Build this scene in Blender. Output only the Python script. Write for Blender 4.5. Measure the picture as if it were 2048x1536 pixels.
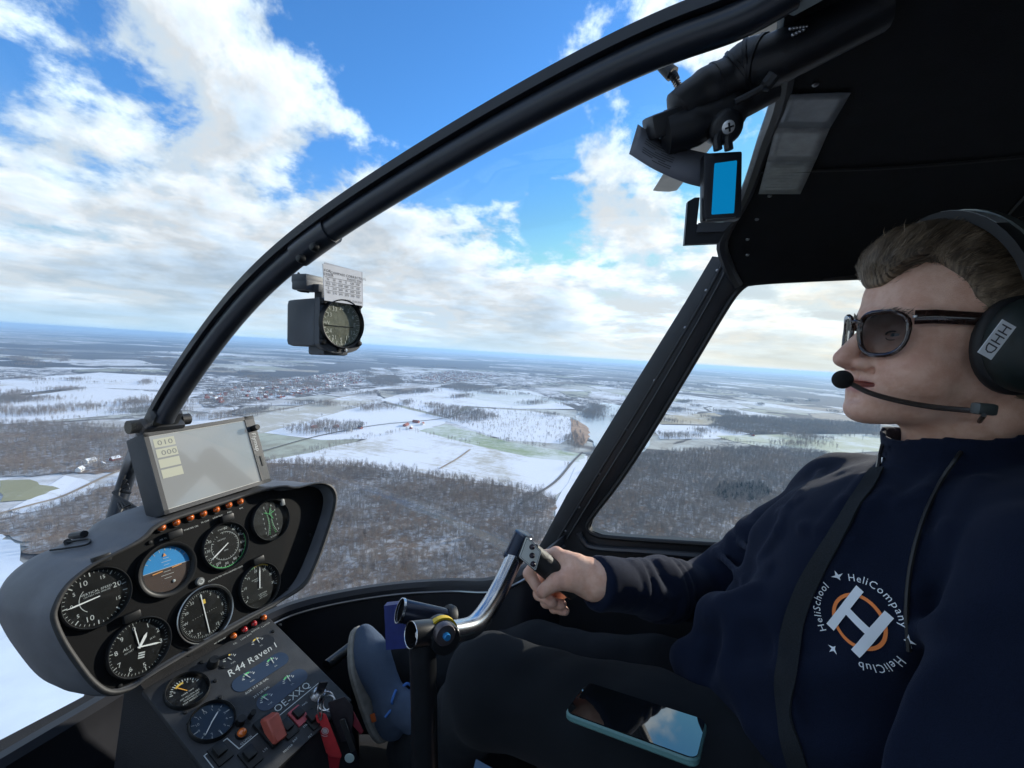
import bpy, bmesh, math, random
import numpy as np
from mathutils import Vector, Matrix
random.seed(7); rng = np.random.RandomState(7)
for o in list(bpy.data.objects): bpy.data.objects.remove(o)
scene = bpy.context.scene
COL = scene.collection
# ------------------------------------------------------------------ camera (origin; X = helicopter right, Y = nose, Z = up)
F = 900.0; YAW = math.radians(65.94)
_u = np.array([.0604, .9959, .0674]); _u /= np.linalg.norm(_u)
_fh = np.array([0, 0, -1.]) + _u*_u[2]; _fh /= np.linalg.norm(_fh)
_rt = np.cross(_fh, _u)
RV = np.array([math.cos(YAW), -math.sin(YAW), 0]); FV = np.array([math.sin(YAW), math.cos(YAW), 0]); UV = np.array([0, 0, 1.])
RC = np.outer(RV, _rt) + np.outer(FV, _fh) + np.outer(UV, _u)
cam_d = bpy.data.cameras.new('camera'); cam = bpy.data.objects.new('camera', cam_d); COL.objects.link(cam)
cam_d.sensor_width = 36; cam_d.sensor_fit = 'HORIZONTAL'; cam_d.lens = 36*F/2048
cam_d.clip_start = .02; cam_d.clip_end = 200000
cam.matrix_world = Matrix([list(RC[i])+[0] for i in range(3)]+[[0, 0, 0, 1]])
scene.camera = cam
H = 250.0                                   # metres above the ground
def ray(px, py): return RC @ np.array([(px-1024)/F, -(py-768)/F, -1.])
def at(px, py, d): return ray(px, py)*d
def onx(px, py, x): r = ray(px, py); return r*(x/r[0])
def ony(px, py, y): r = ray(px, py); return r*(y/r[1])
def onz(px, py, z): r = ray(px, py); return r*(z/r[2])
def onp(px, py, p0, n): r = ray(px, py); return r*(np.dot(p0, n)/np.dot(r, n))
def gnd(px, py, h=0.): return onz(px, py, -H+h)
# ------------------------------------------------------------------ sun, sky, exposure
SUN_AZ, SUN_EL = math.radians(118), math.radians(17)      # azimuth clockwise from the nose
SUN_DIR = np.array([math.sin(SUN_AZ)*math.cos(SUN_EL), math.cos(SUN_AZ)*math.cos(SUN_EL), math.sin(SUN_EL)])
sd = bpy.data.lights.new('sun', 'SUN'); so = bpy.data.objects.new('sun', sd); COL.objects.link(so)
sd.energy = 4.2; sd.angle = math.radians(1.5); sd.color = (1, .93, .82)
so.rotation_euler = Vector(-SUN_DIR).to_track_quat('-Z', 'Y').to_euler()
scene.view_settings.view_transform = 'Standard'; scene.view_settings.look = 'None'
scene.view_settings.exposure = 0.42; scene.view_settings.gamma = 1.0; scene.view_settings.use_curve_mapping = False
scene.render.engine = 'CYCLES'
cy = scene.cycles
cy.use_denoising = True; cy.max_bounces = 6; cy.use_adaptive_sampling = True; cy.adaptive_threshold = .02; cy.transparent_max_bounces = 24; cy.volume_bounces = 1
cy.diffuse_bounces = 3; cy.glossy_bounces = 3; cy.transmission_bounces = 4
cy.sample_clamp_indirect = 6.0; cy.caustics_reflective = False; cy.caustics_refractive = False

class NT:
    """tiny helper for node trees"""
    def __init__(s, tree): s.t = tree; s.n = tree.nodes; s.l = tree.links
    def new(s, typ, **kw):
        nd = s.n.new(typ)
        for k, v in kw.items():
            if k == 'inp':
                for kk, vv in v.items():
                    if hasattr(vv, 'is_output') or isinstance(vv, bpy.types.NodeSocket): s.l.new(vv, nd.inputs[kk])
                    else: nd.inputs[kk].default_value = vv
            else: setattr(nd, k, v)
        return nd
    def link(s, a, b): s.l.new(a, b)
    def math(s, op, a, b=0., c=0., clamp=False):
        nd = s.new('ShaderNodeMath', operation=op, use_clamp=clamp)
        for i, v in enumerate((a, b, c)):
            if isinstance(v, bpy.types.NodeSocket): s.l.new(v, nd.inputs[i])
            else: nd.inputs[i].default_value = v
        return nd.outputs[0]
    def vmath(s, op, a, b=(0, 0, 0), scale=None):
        nd = s.new('ShaderNodeVectorMath', operation=op)
        for i, v in enumerate((a, b)):
            if isinstance(v, bpy.types.NodeSocket): s.l.new(v, nd.inputs[i])
            else: nd.inputs[i].default_value = v
        if scale is not None:
            if isinstance(scale, bpy.types.NodeSocket): s.l.new(scale, nd.inputs['Scale'])
            else: nd.inputs['Scale'].default_value = scale
        return nd.outputs[1] if op in ('DOT_PRODUCT', 'LENGTH', 'DISTANCE') else nd.outputs[0]
    def ramp(s, fac, stops, interp='LINEAR'):
        nd = s.new('ShaderNodeValToRGB'); nd.color_ramp.interpolation = interp
        el = nd.color_ramp.elements
        while len(el) < len(stops): el.new(.5)
        for e, (p, c) in zip(el, stops): e.position = p; e.color = (*c, 1) if len(c) == 3 else c
        s.l.new(fac, nd.inputs[0]); return nd.outputs[0]
    def mix(s, fac, a, b, blend='MIX'):
        nd = s.new('ShaderNodeMix', data_type='RGBA', blend_type=blend)
        for i, v in ((0, fac), (6, a), (7, b)):
            if isinstance(v, bpy.types.NodeSocket): s.l.new(v, nd.inputs[i])
            else: nd.inputs[i].default_value = v if i == 0 or len(v) == 4 else (*v, 1)
        return nd.outputs[2]
    def noise(s, vec, scale, detail=4, rough=.55, lac=2., dist=0., dim='3D'):
        nd = s.new('ShaderNodeTexNoise', noise_dimensions=dim)
        nd.inputs['Scale'].default_value = scale; nd.inputs['Detail'].default_value = detail
        nd.inputs['Roughness'].default_value = rough; nd.inputs['Lacunarity'].default_value = lac
        nd.inputs['Distortion'].default_value = dist
        if vec is not None: s.l.new(vec, nd.inputs['Vector'])
        return nd.outputs[0]
    def smooth(s, v, a, b):
        nd = s.new('ShaderNodeMapRange', interpolation_type='SMOOTHSTEP')
        nd.inputs[1].default_value = a; nd.inputs[2].default_value = b
        s.l.new(v, nd.inputs[0]); return nd.outputs[0]

world = bpy.data.worlds.new('World'); scene.world = world; world.use_nodes = True
def build_sky():
    t = NT(world.node_tree); t.n.clear()
    out = t.new('ShaderNodeOutputWorld'); bg = t.new('ShaderNodeBackground'); t.link(bg.outputs[0], out.inputs[0])
    sky = t.new('ShaderNodeTexSky', sky_type='NISHITA', sun_disc=False)
    sky.sun_elevation = SUN_EL; sky.sun_rotation = SUN_AZ; sky.altitude = 300; sky.air_density = 1.0; sky.dust_density = .35; sky.ozone_density = 2.2
    d = t.new('ShaderNodeTexCoord').outputs['Generated']
    d = t.vmath('NORMALIZE', d)
    sep = t.new('ShaderNodeSeparateXYZ'); t.link(d, sep.inputs[0])
    z = sep.outputs[2]
    zc = t.math('MAXIMUM', z, 0.0)
    k = t.math('DIVIDE', 1.0, t.math('ADD', zc, .085))
    p = t.vmath('SCALE', d, scale=k)                        # where the view ray meets the cloud deck
    fl = t.new('ShaderNodeCombineXYZ'); s2 = t.new('ShaderNodeSeparateXYZ'); t.link(p, s2.inputs[0])
    t.link(s2.outputs[0], fl.inputs[0]); t.link(s2.outputs[1], fl.inputs[1]); fl.inputs[2].default_value = 3.7
    base = fl.outputs[0]
    zl = t.math('MULTIPLY', t.math('LOGARITHM', t.math('ADD', zc, .07), math.e), .62)     # layers pack together towards the horizon
    cb = t.new('ShaderNodeCombineXYZ'); t.link(sep.outputs[0], cb.inputs[0]); t.link(sep.outputs[1], cb.inputs[1]); t.link(zl, cb.inputs[2])
    def dens(off):
        q = t.vmath('ADD', cb.outputs[0], off) if off is not None else cb.outputs[0]
        a = t.noise(q, 2.3, 3, .5, dist=.15)
        b = t.noise(q, 7.0, 9, .60, dist=.12)
        return t.math('ADD', t.math('MULTIPLY', a, .50), t.math('MULTIPLY', b, .50))
    # broad cover: where the deck is thick and where it has opened up
    bias = None
    for (px, py, rad, amp) in SKY_BLOBS:
        v = ray(px, py); v = v/np.linalg.norm(v)
        dot = t.vmath('DOT_PRODUCT', d, tuple(v))
        ang = t.math('ARCCOSINE', t.math('MINIMUM', dot, .99999))
        g = t.math('MULTIPLY', t.math('EXPONENT', t.math('MULTIPLY', t.math('POWER', t.math('DIVIDE', ang, rad), 2.0), -1.0)), amp)
        bias = g if bias is None else t.math('ADD', bias, g)
    hor = t.math('MULTIPLY', t.math('EXPONENT', t.math('MULTIPLY', zc, -6.5)), .085)
    bias = t.math('ADD', t.math('ADD', bias, hor), COVER)
    sl = SUN_DIR.copy(); sl[2] = 0; sl = sl/np.linalg.norm(sl)
    d0 = t.math('ADD', dens(None), bias)
    d1 = t.math('ADD', dens((sl[0]*.045, sl[1]*.045, .05)), bias)
    cov = t.smooth(d0, .50, .575)
    thick = t.smooth(d0, .54, .80)
    light = t.math('MULTIPLY', t.math('SUBTRACT', d0, d1), 3.6)
    sunw = t.vmath('DOT_PRODUCT', d, tuple(SUN_DIR))
    glow = t.smooth(sunw, .55, 1.0)
    cc = t.ramp(thick, [(0, (.56, .68, .80)), (.20, (.65, .69, .73)), (.55, (.48, .565, .655)), (1, (.34, .44, .56))])
    sh = t.math('ADD', 1.0, light); sh = t.math('MINIMUM', t.math('MAXIMUM', sh, .84), 1.25)
    cc = t.vmath('SCALE', cc, scale=t.math('ADD', sh, t.math('MULTIPLY', glow, .16)))
    warm = t.mix(t.math('MULTIPLY', t.smooth(sunw, .72, 1.0), .6), (1, 1, 1), (1.12, .98, .78)); cc = t.mix(1.0, cc, warm, 'MULTIPLY')
    skyc = t.vmath('MINIMUM', t.vmath('SCALE', sky.outputs[0], scale=SKY_STRENGTH), (.62, .60, .56))
    skyc = t.mix(1.0, skyc, t.mix(t.smooth(z, .02, .42), (.92, .98, 1.06), SKY_TINT), 'MULTIPLY')
    # pale haze band that swallows the far deck at the horizon
    hz = t.math('EXPONENT', t.math('MULTIPLY', zc, -26.0))
    hazec = t.mix(t.smooth(sunw, .35, .95), (.46, .66, .80), (.78, .74, .60))
    col = t.mix(cov, skyc, cc)
    col = t.mix(t.math('MULTIPLY', hz, .85), col, hazec)
    t.link(col, bg.inputs[0]); bg.inputs[1].default_value = 1.0
SKY_STRENGTH = .14
COVER = .045
SKY_TINT = (.52, 1.02, 1.50)
SKY_BLOBS = [(120, 330, .42, .018), (560, 330, .22, .05), (420, 60, .20, .02), (960, 130, .36, -.205), (1210, 10, .12, .10), (1480, 40, .12, .07), (1330, 230, .15, -.135), (1235, 415, .10, .13), (860, 520, .30, .06), (1040, 470, .16, .05), (250, 420, .30, .03), (700, 560, .55, .02), (1400, 600, .40, .04)]
build_sky()

# ------------------------------------------------------------------ materials
MATS = {}
def mat(name, col, rough=.6, metal=0., spec=.5, bump=0., bscale=200., var=0., vscale=40., alpha=None, emit=None, coat=0., sheen=0.):
    if name in MATS: return MATS[name]
    m = bpy.data.materials.new(name); m.use_nodes = True; MATS[name] = m
    t = NT(m.node_tree); b = t.n['Principled BSDF']
    b.inputs['Base Color'].default_value = (*col, 1); b.inputs['Roughness'].default_value = rough
    b.inputs['Metallic'].default_value = metal; b.inputs['Specular IOR Level'].default_value = spec
    b.inputs['Coat Weight'].default_value = coat; b.inputs['Sheen Weight'].default_value = sheen
    if sheen: b.inputs['Sheen Roughness'].default_value = .5
    if emit: b.inputs['Emission Color'].default_value = (*emit[0], 1); b.inputs['Emission Strength'].default_value = emit[1]
    pos = t.new('ShaderNodeTexCoord').outputs['Object']
    if var:
        n = t.noise(pos, vscale, 5, .6)
        f = t.new('ShaderNodeMapRange'); f.inputs[1].default_value = .3; f.inputs[2].default_value = .7; f.inputs[3].default_value = 1-var; f.inputs[4].default_value = 1+var
        t.link(n, f.inputs[0])
        c = t.vmath('SCALE', tuple(col), scale=f.outputs[0]); t.link(c, b.inputs['Base Color'])
        r = t.math('ADD', rough-.12*min(1, var*2), t.math('MULTIPLY', n, .24*min(1, var*2))); t.link(r, b.inputs['Roughness'])
    if bump:
        n = t.noise(pos, bscale, 4, .6)
        bn = t.new('ShaderNodeBump'); bn.inputs['Strength'].default_value = bump; bn.inputs['Distance'].default_value = .002
        t.link(n, bn.inputs['Height']); t.link(bn.outputs[0], b.inputs['Normal'])
    return m

# ------------------------------------------------------------------ objects
WM = {}
def tag(o, label=None, cat=None, group=None, kind=None):
    if label: o['label'] = label
    if cat: o['category'] = cat
    if group: o['group'] = group
    if kind: o['kind'] = kind
    return o
def put(o, parent=None, mw=None):
    """link; mw = world matrix of the object (default identity)"""
    COL.objects.link(o)
    mw = mw if mw is not None else Matrix.Identity(4)
    if parent is not None:
        o.parent = parent; o.matrix_parent_inverse = WM[parent.name].inverted()
    o.matrix_basis = mw; WM[o.name] = mw
    return o
def thing(name, loc, label, cat, group=None):
    o = bpy.data.objects.new(name, None); o.empty_display_size = .05
    put(o, None, Matrix.Translation(Vector(loc))); return tag(o, label, cat, group)

def frame(o, e1, e2):
    """4x4 from origin, x axis, y axis"""
    e1 = np.asarray(e1, float); e1 = e1/np.linalg.norm(e1); e2 = np.asarray(e2, float); e2 = e2-e1*(e1@e2); e2 /= np.linalg.norm(e2)
    n = np.cross(e1, e2)
    return Matrix([[e1[i], e2[i], n[i], o[i]] for i in range(3)]+[[0, 0, 0, 1]])
def nrm(v): v = np.asarray(v, float); return v/np.linalg.norm(v)

class MB:
    """collects shapes, builds one mesh"""
    def __init__(s): s.v = []; s.f = []
    def add(s, vs, fs, M=None):
        b = len(s.v)
        if M is not None: vs = [M @ Vector(v) for v in vs]
        s.v += [tuple(v) for v in vs]; s.f += [tuple(b+i for i in f) for f in fs]; return s
    def box(s, c, h, M=None, bev=0.):
        if bev > 0:
            x, y, z = h; b = min(bev, x*.9, y*.9, z*.9)
            bm = bmesh.new(); bmesh.ops.create_cube(bm, size=2)
            for v in bm.verts: v.co = Vector((v.co.x*x, v.co.y*y, v.co.z*z))
            bmesh.ops.bevel(bm, geom=bm.edges[:], offset=b, segments=2, profile=.6, affect='EDGES')
            bm.verts.index_update()
            vs = [(v.co.x+c[0], v.co.y+c[1], v.co.z+c[2]) for v in bm.verts]; fs = [[v.index for v in f.verts] for f in bm.faces]; bm.free()
            return s.add(vs, fs, M)
        vs = [(c[0]+sx*h[0], c[1]+sy*h[1], c[2]+sz*h[2]) for sx in (-1, 1) for sy in (-1, 1) for sz in (-1, 1)]
        return s.add(vs, [(0, 1, 3, 2), (4, 6, 7, 5), (0, 4, 5, 1), (2, 3, 7, 6), (0, 2, 6, 4), (1, 5, 7, 3)], M)
    def tube(s, pts, rad, seg=12, cap=True, M=None, flat=1.0, up=None):
        P = [np.asarray(p, float) for p in pts]; n = len(P)
        R = list(rad) if hasattr(rad, '__len__') else [rad]*n
        T = [nrm(P[min(i+1, n-1)]-P[max(i-1, 0)]) for i in range(n)]
        a = np.asarray(up, float) if up is not None else (np.array([0, 0, 1.]) if abs(T[0][2]) < .9 else np.array([1., 0, 0]))
        vs = []; fs = []
        for i in range(n):
            a = nrm(a-T[i]*(a@T[i])); b = np.cross(T[i], a)
            for j in range(seg):
                w = 2*math.pi*j/seg; vs.append(P[i]+R[i]*(a*math.cos(w)*flat+b*math.sin(w)))
        for i in range(n-1):
            for j in range(seg):
                k = (j+1) % seg; fs.append((i*seg+j, i*seg+k, (i+1)*seg+k, (i+1)*seg+j))
        if cap: fs.append(tuple(range(seg-1, -1, -1))); fs.append(tuple((n-1)*seg+j for j in range(seg)))
        return s.add(vs, fs, M)
    def lathe(s, prof, seg=32, M=None, close=False):
        """prof: (r, z) around local Z"""
        vs = []; fs = []; n = len(prof)
        for r, z in prof:
            for j in range(seg):
                w = 2*math.pi*j/seg; vs.append((r*math.cos(w), r*math.sin(w), z))
        for i in range(n-1):
            for j in range(seg):
                k = (j+1) % seg; fs.append((i*seg+j, i*seg+k, (i+1)*seg+k, (i+1)*seg+j))
        if not close:
            if prof[0][0] > 1e-6: fs.append(tuple(range(seg-1, -1, -1)))
            if prof[-1][0] > 1e-6: fs.append(tuple((n-1)*seg+j for j in range(seg)))
        return s.add(vs, fs, M)
    def prism(s, poly, z0, z1, M=None):
        n = len(poly); vs = [(x, y, z0) for x, y in poly]+[(x, y, z1) for x, y in poly]
        fs = [tuple(range(n-1, -1, -1)), tuple(range(n, 2*n))]+[(i, (i+1) % n, n+(i+1) % n, n+i) for i in range(n)]
        return s.add(vs, fs, M)
    def ball(s, c, r, M=None, u=12, v=8):
        rr = r if hasattr(r, '__len__') else (r, r, r); vs = [(c[0], c[1], c[2]+rr[2])]; fs = []
        for i in range(1, v):
            for j in range(u):
                a = math.pi*i/v; b = 2*math.pi*j/u
                vs.append((c[0]+rr[0]*math.sin(a)*math.cos(b), c[1]+rr[1]*math.sin(a)*math.sin(b), c[2]+rr[2]*math.cos(a)))
        vs.append((c[0], c[1], c[2]-rr[2])); L = len(vs)-1
        for j in range(u):
            k = (j+1) % u; fs.append((0, 1+j, 1+k)); fs.append((L, L-u+k, L-u+j))
            for i in range(v-2): fs.append((1+i*u+j, 1+(i+1)*u+j, 1+(i+1)*u+k, 1+i*u+k))
        return s.add(vs, fs, M)
    def grid(s, rows, close=False):
        """rows of points -> surface"""
        m = len(rows[0]); vs = [p for r in rows for p in r]; fs = []
        for i in range(len(rows)-1):
            for j in range(m if close else m-1):
                k = (j+1) % m; fs.append((i*m+j, i*m+k, (i+1)*m+k, (i+1)*m+j))
        return s.add(vs, fs)
    def mesh(s, name, smooth=None):
        me = bpy.data.meshes.new(name); me.from_pydata(s.v, [], s.f); me.validate()
        if smooth is not None:
            me.polygons.foreach_set('use_smooth', [True]*len(me.polygons))
            if smooth < 180: me.set_sharp_from_angle(angle=math.radians(smooth))
        me.update(); return me
    def build(s, name, m, parent=None, mw=None, smooth=40, fix=True):
        me = s.mesh(name, smooth)
        if fix:
            bm = bmesh.new(); bm.from_mesh(me); bmesh.ops.recalc_face_normals(bm, faces=bm.faces[:]); bm.to_mesh(me); bm.free()
        if m is not None: me.materials.append(m)
        o = bpy.data.objects.new(name, me); return put(o, parent, mw)
def spline(pts, n=8):
    """Catmull-Rom through points"""
    P = [np.asarray(p, float) for p in pts]; P = [2*P[0]-P[1]]+P+[2*P[-1]-P[-2]]; out = []
    for i in range(1, len(P)-2):
        for j in range(n):
            t = j/n; a, b, c, d = P[i-1:i+3]
            out.append(.5*(2*b+(c-a)*t+(2*a-5*b+4*c-d)*t*t+(3*b-3*c+d-a)*t**3))
    out.append(P[-2]); return out

# glyph outlines of the built-in font, for flat print
GLY = {}
def load_glyphs():
    chars = ''.join(chr(c) for c in range(33, 127)); obs = []
    for ch in chars:
        c = bpy.data.curves.new('glyph', 'FONT'); c.body = ch; c.size = 1; c.resolution_u = 2
        o = bpy.data.objects.new('glyph', c); COL.objects.link(o); obs.append((ch, o))
    dg = bpy.context.evaluated_depsgraph_get(); dg.update()
    for ch, o in obs:
        me = bpy.data.meshes.new_from_object(o.evaluated_get(dg))
        v = [(a.co.x, a.co.y) for a in me.vertices]; f = [tuple(p.vertices) for p in me.polygons]
        x0 = min(a[0] for a in v); x1 = max(a[0] for a in v); GLY[ch] = (v, f, x1+x0*.9)
        bpy.data.meshes.remove(me)
    for ch, o in obs:
        c = o.data; bpy.data.objects.remove(o); bpy.data.curves.remove(c)
load_glyphs()
def text(mb, s, size, x=0., y=0., z=0., ang=0., center=True, slant=0., M=None, wx=1.):
    """adds flat lettering in the local XY plane"""
    adv = 0; gl = []
    for ch in s:
        if ch == ' ': adv += .3; continue
        g = GLY[ch]; gl.append((g, adv)); adv += g[2]+.03
    ox = -adv/2 if center else 0; oy = -.35 if center else 0
    ca, sa = math.cos(ang), math.sin(ang)
    for (v, f, _), a in gl:
        vs = []
        for (gx, gy) in v:
            lx = (gx+a+ox+slant*gy)*size*wx; ly = (gy+oy)*size
            vs.append((x+lx*ca-ly*sa, y+lx*sa+ly*ca, z))
        mb.add(vs, f, M)
    return adv*size*wx
# ------------------------------------------------------------------ land
def ground_material(name, kind):
    m = bpy.data.materials.new(name); m.use_nodes = True; t = NT(m.node_tree); b = t.n['Principled BSDF']
    b.inputs['Roughness'].default_value = .9; b.inputs['Specular IOR Level'].default_value = .1
    pos = t.new('ShaderNodeNewGeometry').outputs['Position']
    snow = (.72, .75, .80); old = (.52, .54, .52); crop = (.22, .27, .15); soil = (.19, .155, .115); wood = (.070, .066, .066)
    if kind == 'far':
        # warped field mosaic: each cell one field, dark hedges along the joints, large woods between
        w = t.vmath('ADD', pos, t.vmath('SCALE', t.new('ShaderNodeTexNoise', inp={'Vector': pos, 'Scale': .0011, 'Detail': 3.}).outputs[1], scale=420.))
        def vor(feat, sc, out):
            n = t.new('ShaderNodeTexVoronoi', feature=feat, voronoi_dimensions='2D', distance='MINKOWSKI' if feat == 'F1' else 'EUCLIDEAN')
            n.inputs['Scale'].default_value = sc
            if feat == 'F1': n.inputs['Exponent'].default_value = 1.5
            t.link(w, n.inputs['Vector']); return n.outputs[out]
        cell = t.new('ShaderNodeSeparateColor'); t.link(vor('F1', .0027, 'Color'), cell.inputs[0])
        fieldc = t.ramp(cell.outputs[0], [(0, snow), (.40, (.70, .73, .78)), (.52, old), (.64, (.50, .50, .46)), (.78, (.42, .45, .37)), (.88, (.36, .32, .27)), (.93, snow)], 'CONSTANT')
        n2 = t.noise(pos, .02, 6, .65); n3 = t.noise(pos, .004, 4, .6)
        patch = t.smooth(t.math('ADD', t.math('MULTIPLY', n2, .5), t.math('MULTIPLY', n3, .5)), .40, .60)
        fieldc = t.mix(patch, t.mix(.55, fieldc, soil), fieldc)
        tex = t.noise(pos, .25, 5, .7)
        # woods
        wd = t.noise(t.vmath('ADD', pos, (900., 300., 0)), .00052, 5, .55, dist=.4)
        wcell = t.math('ADD', wd, t.math('MULTIPLY', t.math('SUBTRACT', cell.outputs[1], .5), .22))
        dist = t.vmath('LENGTH', pos)
        far = t.smooth(dist, 2200., 9000.)
        wmask = t.smooth(t.math('ADD', wcell, t.math('MULTIPLY', far, .06)), .54, .555)
        big = t.new('ShaderNodeSeparateColor'); t.link(vor('F1', .00085, 'Color'), big.inputs[0])          # whole farms and woods, for the distance
        vfar = t.smooth(dist, 4500., 8000.); bigw = t.smooth(big.outputs[0], .50, .51)
        wmask = t.math('ADD', t.math('MULTIPLY', wmask, t.math('SUBTRACT', 1.0, vfar)), t.math('MULTIPLY', t.math('MAXIMUM', bigw, t.math('MULTIPLY', wmask, .6)), vfar))
        edge = vor('DISTANCE_TO_EDGE', .0027, 'Distance')
        hedge = t.math('MULTIPLY', t.smooth(t.math('ADD', edge, t.math('MULTIPLY', t.noise(pos, .012, 3), .10)), .085, .06), t.smooth(cell.outputs[2], .15, .16))
        # scattered copses, gardens and roofs of villages
        sp = t.noise(pos, .016, 4, .75); vm = t.noise(t.vmath('ADD', pos, (0., 5000., 0)), .0007, 3, .5)
        vill = t.math('MULTIPLY', t.smooth(vm, .49, .56), t.smooth(sp, .47, .53))
        dark = t.math('MAXIMUM', t.math('MAXIMUM', wmask, hedge), vill)
        col = t.mix(dark, fieldc, t.mix(t.smooth(tex, .3, .75), (.045, .045, .05), (.14, .125, .12)))
        t.link(col, b.inputs['Base Color'])
    elif kind == 'town':
        a = t.noise(pos, .03, 6, .75); c = t.noise(pos, .009, 3, .6); f = t.smooth(t.math('ADD', t.math('MULTIPLY', a, .65), t.math('MULTIPLY', c, .35)), .46, .56)
        t.link(t.mix(f, t.mix(t.smooth(c, .4, .6), (.10, .09, .085), (.19, .155, .125)), (.66, .69, .74)), b.inputs['Base Color'])
    elif kind == 'wood':
        a = t.noise(pos, .11, 6, .68); c = t.noise(pos, .012, 4, .6); e = t.noise(pos, .5, 3, .6)
        cover = t.smooth(t.math('ADD', t.math('MULTIPLY', a, .55), t.math('ADD', t.math('MULTIPLY', c, .35), t.math('MULTIPLY', e, .15))), .47, .62)
        litter = t.mix(t.smooth(c, .38, .62), (.21, .145, .10), (.18, .155, .135))
        col = t.mix(cover, litter, (.46, .465, .48)); t.link(col, b.inputs['Base Color'])
    else:
        # a field: (colour, second colour, how much of the second shows)
        c1, c2, amt, ang = kind
        a = t.noise(pos, .006, 5, .62); c = t.noise(pos, .05, 6, .7); 
        mp = t.new('ShaderNodeMapping'); mp.inputs['Rotation'].default_value = (0, 0, ang); mp.inputs['Scale'].default_value = (.12, .006, 1)
        t.link(pos, mp.inputs[0]); rows = t.noise(mp.outputs[0], 1., 3, .6)
        s = t.math('ADD', t.math('ADD', t.math('MULTIPLY', a, .55), t.math('MULTIPLY', c, .25)), t.math('MULTIPLY', rows, .22))
        f = t.smooth(s, .60-amt*.28, .74-amt*.22)
        col = t.mix(f, c1, c2); t.link(col, b.inputs['Base Color'])
    return m
SNOW = (.74, .77, .83); GSNOW = (.60, .64, .63); GREEN = (.30, .36, .22); BROWN = (.30, .24, .17); STUB = (.46, .44, .38)
def sheet(name, pts, z, m, label=None):
    """flat piece of land from ground points"""
    me = bpy.data.meshes.new(name); bm = bmesh.new()
    f = bm.faces.new([bm.verts.new((p[0], p[1], z)) for p in pts]); bm.normal_update()
    if f.normal.z < 0: f.normal_flip()
    bmesh.ops.triangulate(bm, faces=[f]); bm.to_mesh(me); bm.free(); me.materials.append(m)
    o = put(bpy.data.objects.new(name, me)); tag(o, kind='structure')
    return o
# base sheet to the horizon, rings so that the triangles stay well shaped
mb = MB(); rad = [0, 300, 900, 2500, 7000, 20000, 70000]; vs = [(0, 0, -H)]; fs = []
for r in rad[1:]: vs += [(r*math.cos(a*math.pi/24), r*math.sin(a*math.pi/24), -H) for a in range(48)]
for j in range(48): fs.append((0, 1+j, 1+(j+1) % 48))
for i in range(len(rad)-2):
    for j in range(48): k = (j+1) % 48; fs.append((1+i*48+j, 1+(i+1)*48+j, 1+(i+1)*48+k, 1+i*48+k))
mb.add(vs, fs); o = mb.build('ground', ground_material('land_far', 'far'), smooth=None); tag(o, kind='structure')
_fm = {}
def fmat(c1, c2, amt, ang=0.):
    k = (c1, c2, amt, ang)
    if k not in _fm: _fm[k] = ground_material('field', k)
    return _fm[k]
WOODM = ground_material('wood_floor', 'wood')
def wob(pts, amp, n=5, seed=0):
    """roughen a closed outline (world points)"""
    r = np.random.RandomState(seed); out = []; P = [np.asarray(p)[:2] for p in pts]
    for i in range(len(P)):
        a, b = P[i], P[(i+1) % len(P)]; L = np.linalg.norm(b-a); q = np.array([-(b-a)[1], (b-a)[0]])/max(L, 1e-6)
        for j in range(n): t = j/n; out.append(a+(b-a)*t+(q*r.randn()*amp*min(1, L/60) if j else 0))
    return out
FIELDS = [
 # (outline in picture points, c1, c2, amount, direction)
 ('field', [(520, 925), (620, 906), (735, 878), (860, 853), (1000, 882), (1175, 912), (1165, 950), (1100, 1010), (1060, 1010), (860, 955), (700, 935)], SNOW, STUB, .38, .5),
 ('field', [(838, 862), (892, 848), (1020, 884), (1172, 909), (1160, 925), (1060, 915), (960, 893)], GSNOW, GREEN, .62, .9),
 ('field', [(520, 865), (640, 835), (752, 803), (900, 838), (880, 850), (740, 878), (640, 880)], SNOW, GSNOW, .30, .2),
 ('field', [(400, 870), (520, 830), (700, 790), (752, 803), (640, 835), (520, 868)], STUB, SNOW, .45, .7),
 ('field', [(890, 842), (940, 815), (1060, 822), (1140, 835), (1165, 868), (1120, 888), (1010, 880)], SNOW, GSNOW, .25, .3),
 ('field', [(760, 800), (850, 775), (1010, 778), (1110, 800), (1150, 818), (1040, 818), (930, 812), (900, 836)], SNOW, STUB, .35, 1.2),
 ('field', [(900, 790), (960, 776), (1060, 782), (1130, 805), (1030, 812)], GSNOW, SNOW, .5, .8),
 ('field', [(0, 800), (180, 775), (330, 785), (280, 815), (0, 832)], SNOW, STUB, .22, .4),
 ('field', [(0, 760), (200, 745), (380, 755), (340, 780), (150, 775), (0, 792)], SNOW, STUB, .30, .1),
 ('field', [(0, 832), (250, 812), (262, 828), (0, 850)], SNOW, GSNOW, .2, .1),
 ('field', [(1300, 850), (1440, 852), (1500, 868), (1430, 878), (1320, 878)], SNOW, STUB, .2, .1),
 ('field', [(1300, 833), (1430, 826), (1460, 838), (1420, 850), (1310, 848)], (.42, .36, .25), SNOW, .4, .3),
 ('field', [(1430, 872), (1560, 869), (1800, 868), (1820, 900), (1660, 908), (1560, 900), (1470, 884)], (.46, .48, .34), GSNOW, .55, .2),
 ('field', [(20, 1020), (130, 952), (190, 968), (150, 1000), (60, 1035)], SNOW, STUB, .35, .6),
 ('field', [(0, 962), (60, 960), (120, 978), (60, 1000), (0, 1005)], (.30, .29, .18), GSNOW, .35, .6),
 ('field', [(150, 925), (250, 905), (280, 925), (200, 940)], SNOW, STUB, .3, .6),
 ('field', [(1095, 1085), (1112, 1005), (1150, 935), (1180, 930), (1150, 985), (1130, 1060)], SNOW, GSNOW, .3, .4),
]
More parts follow.
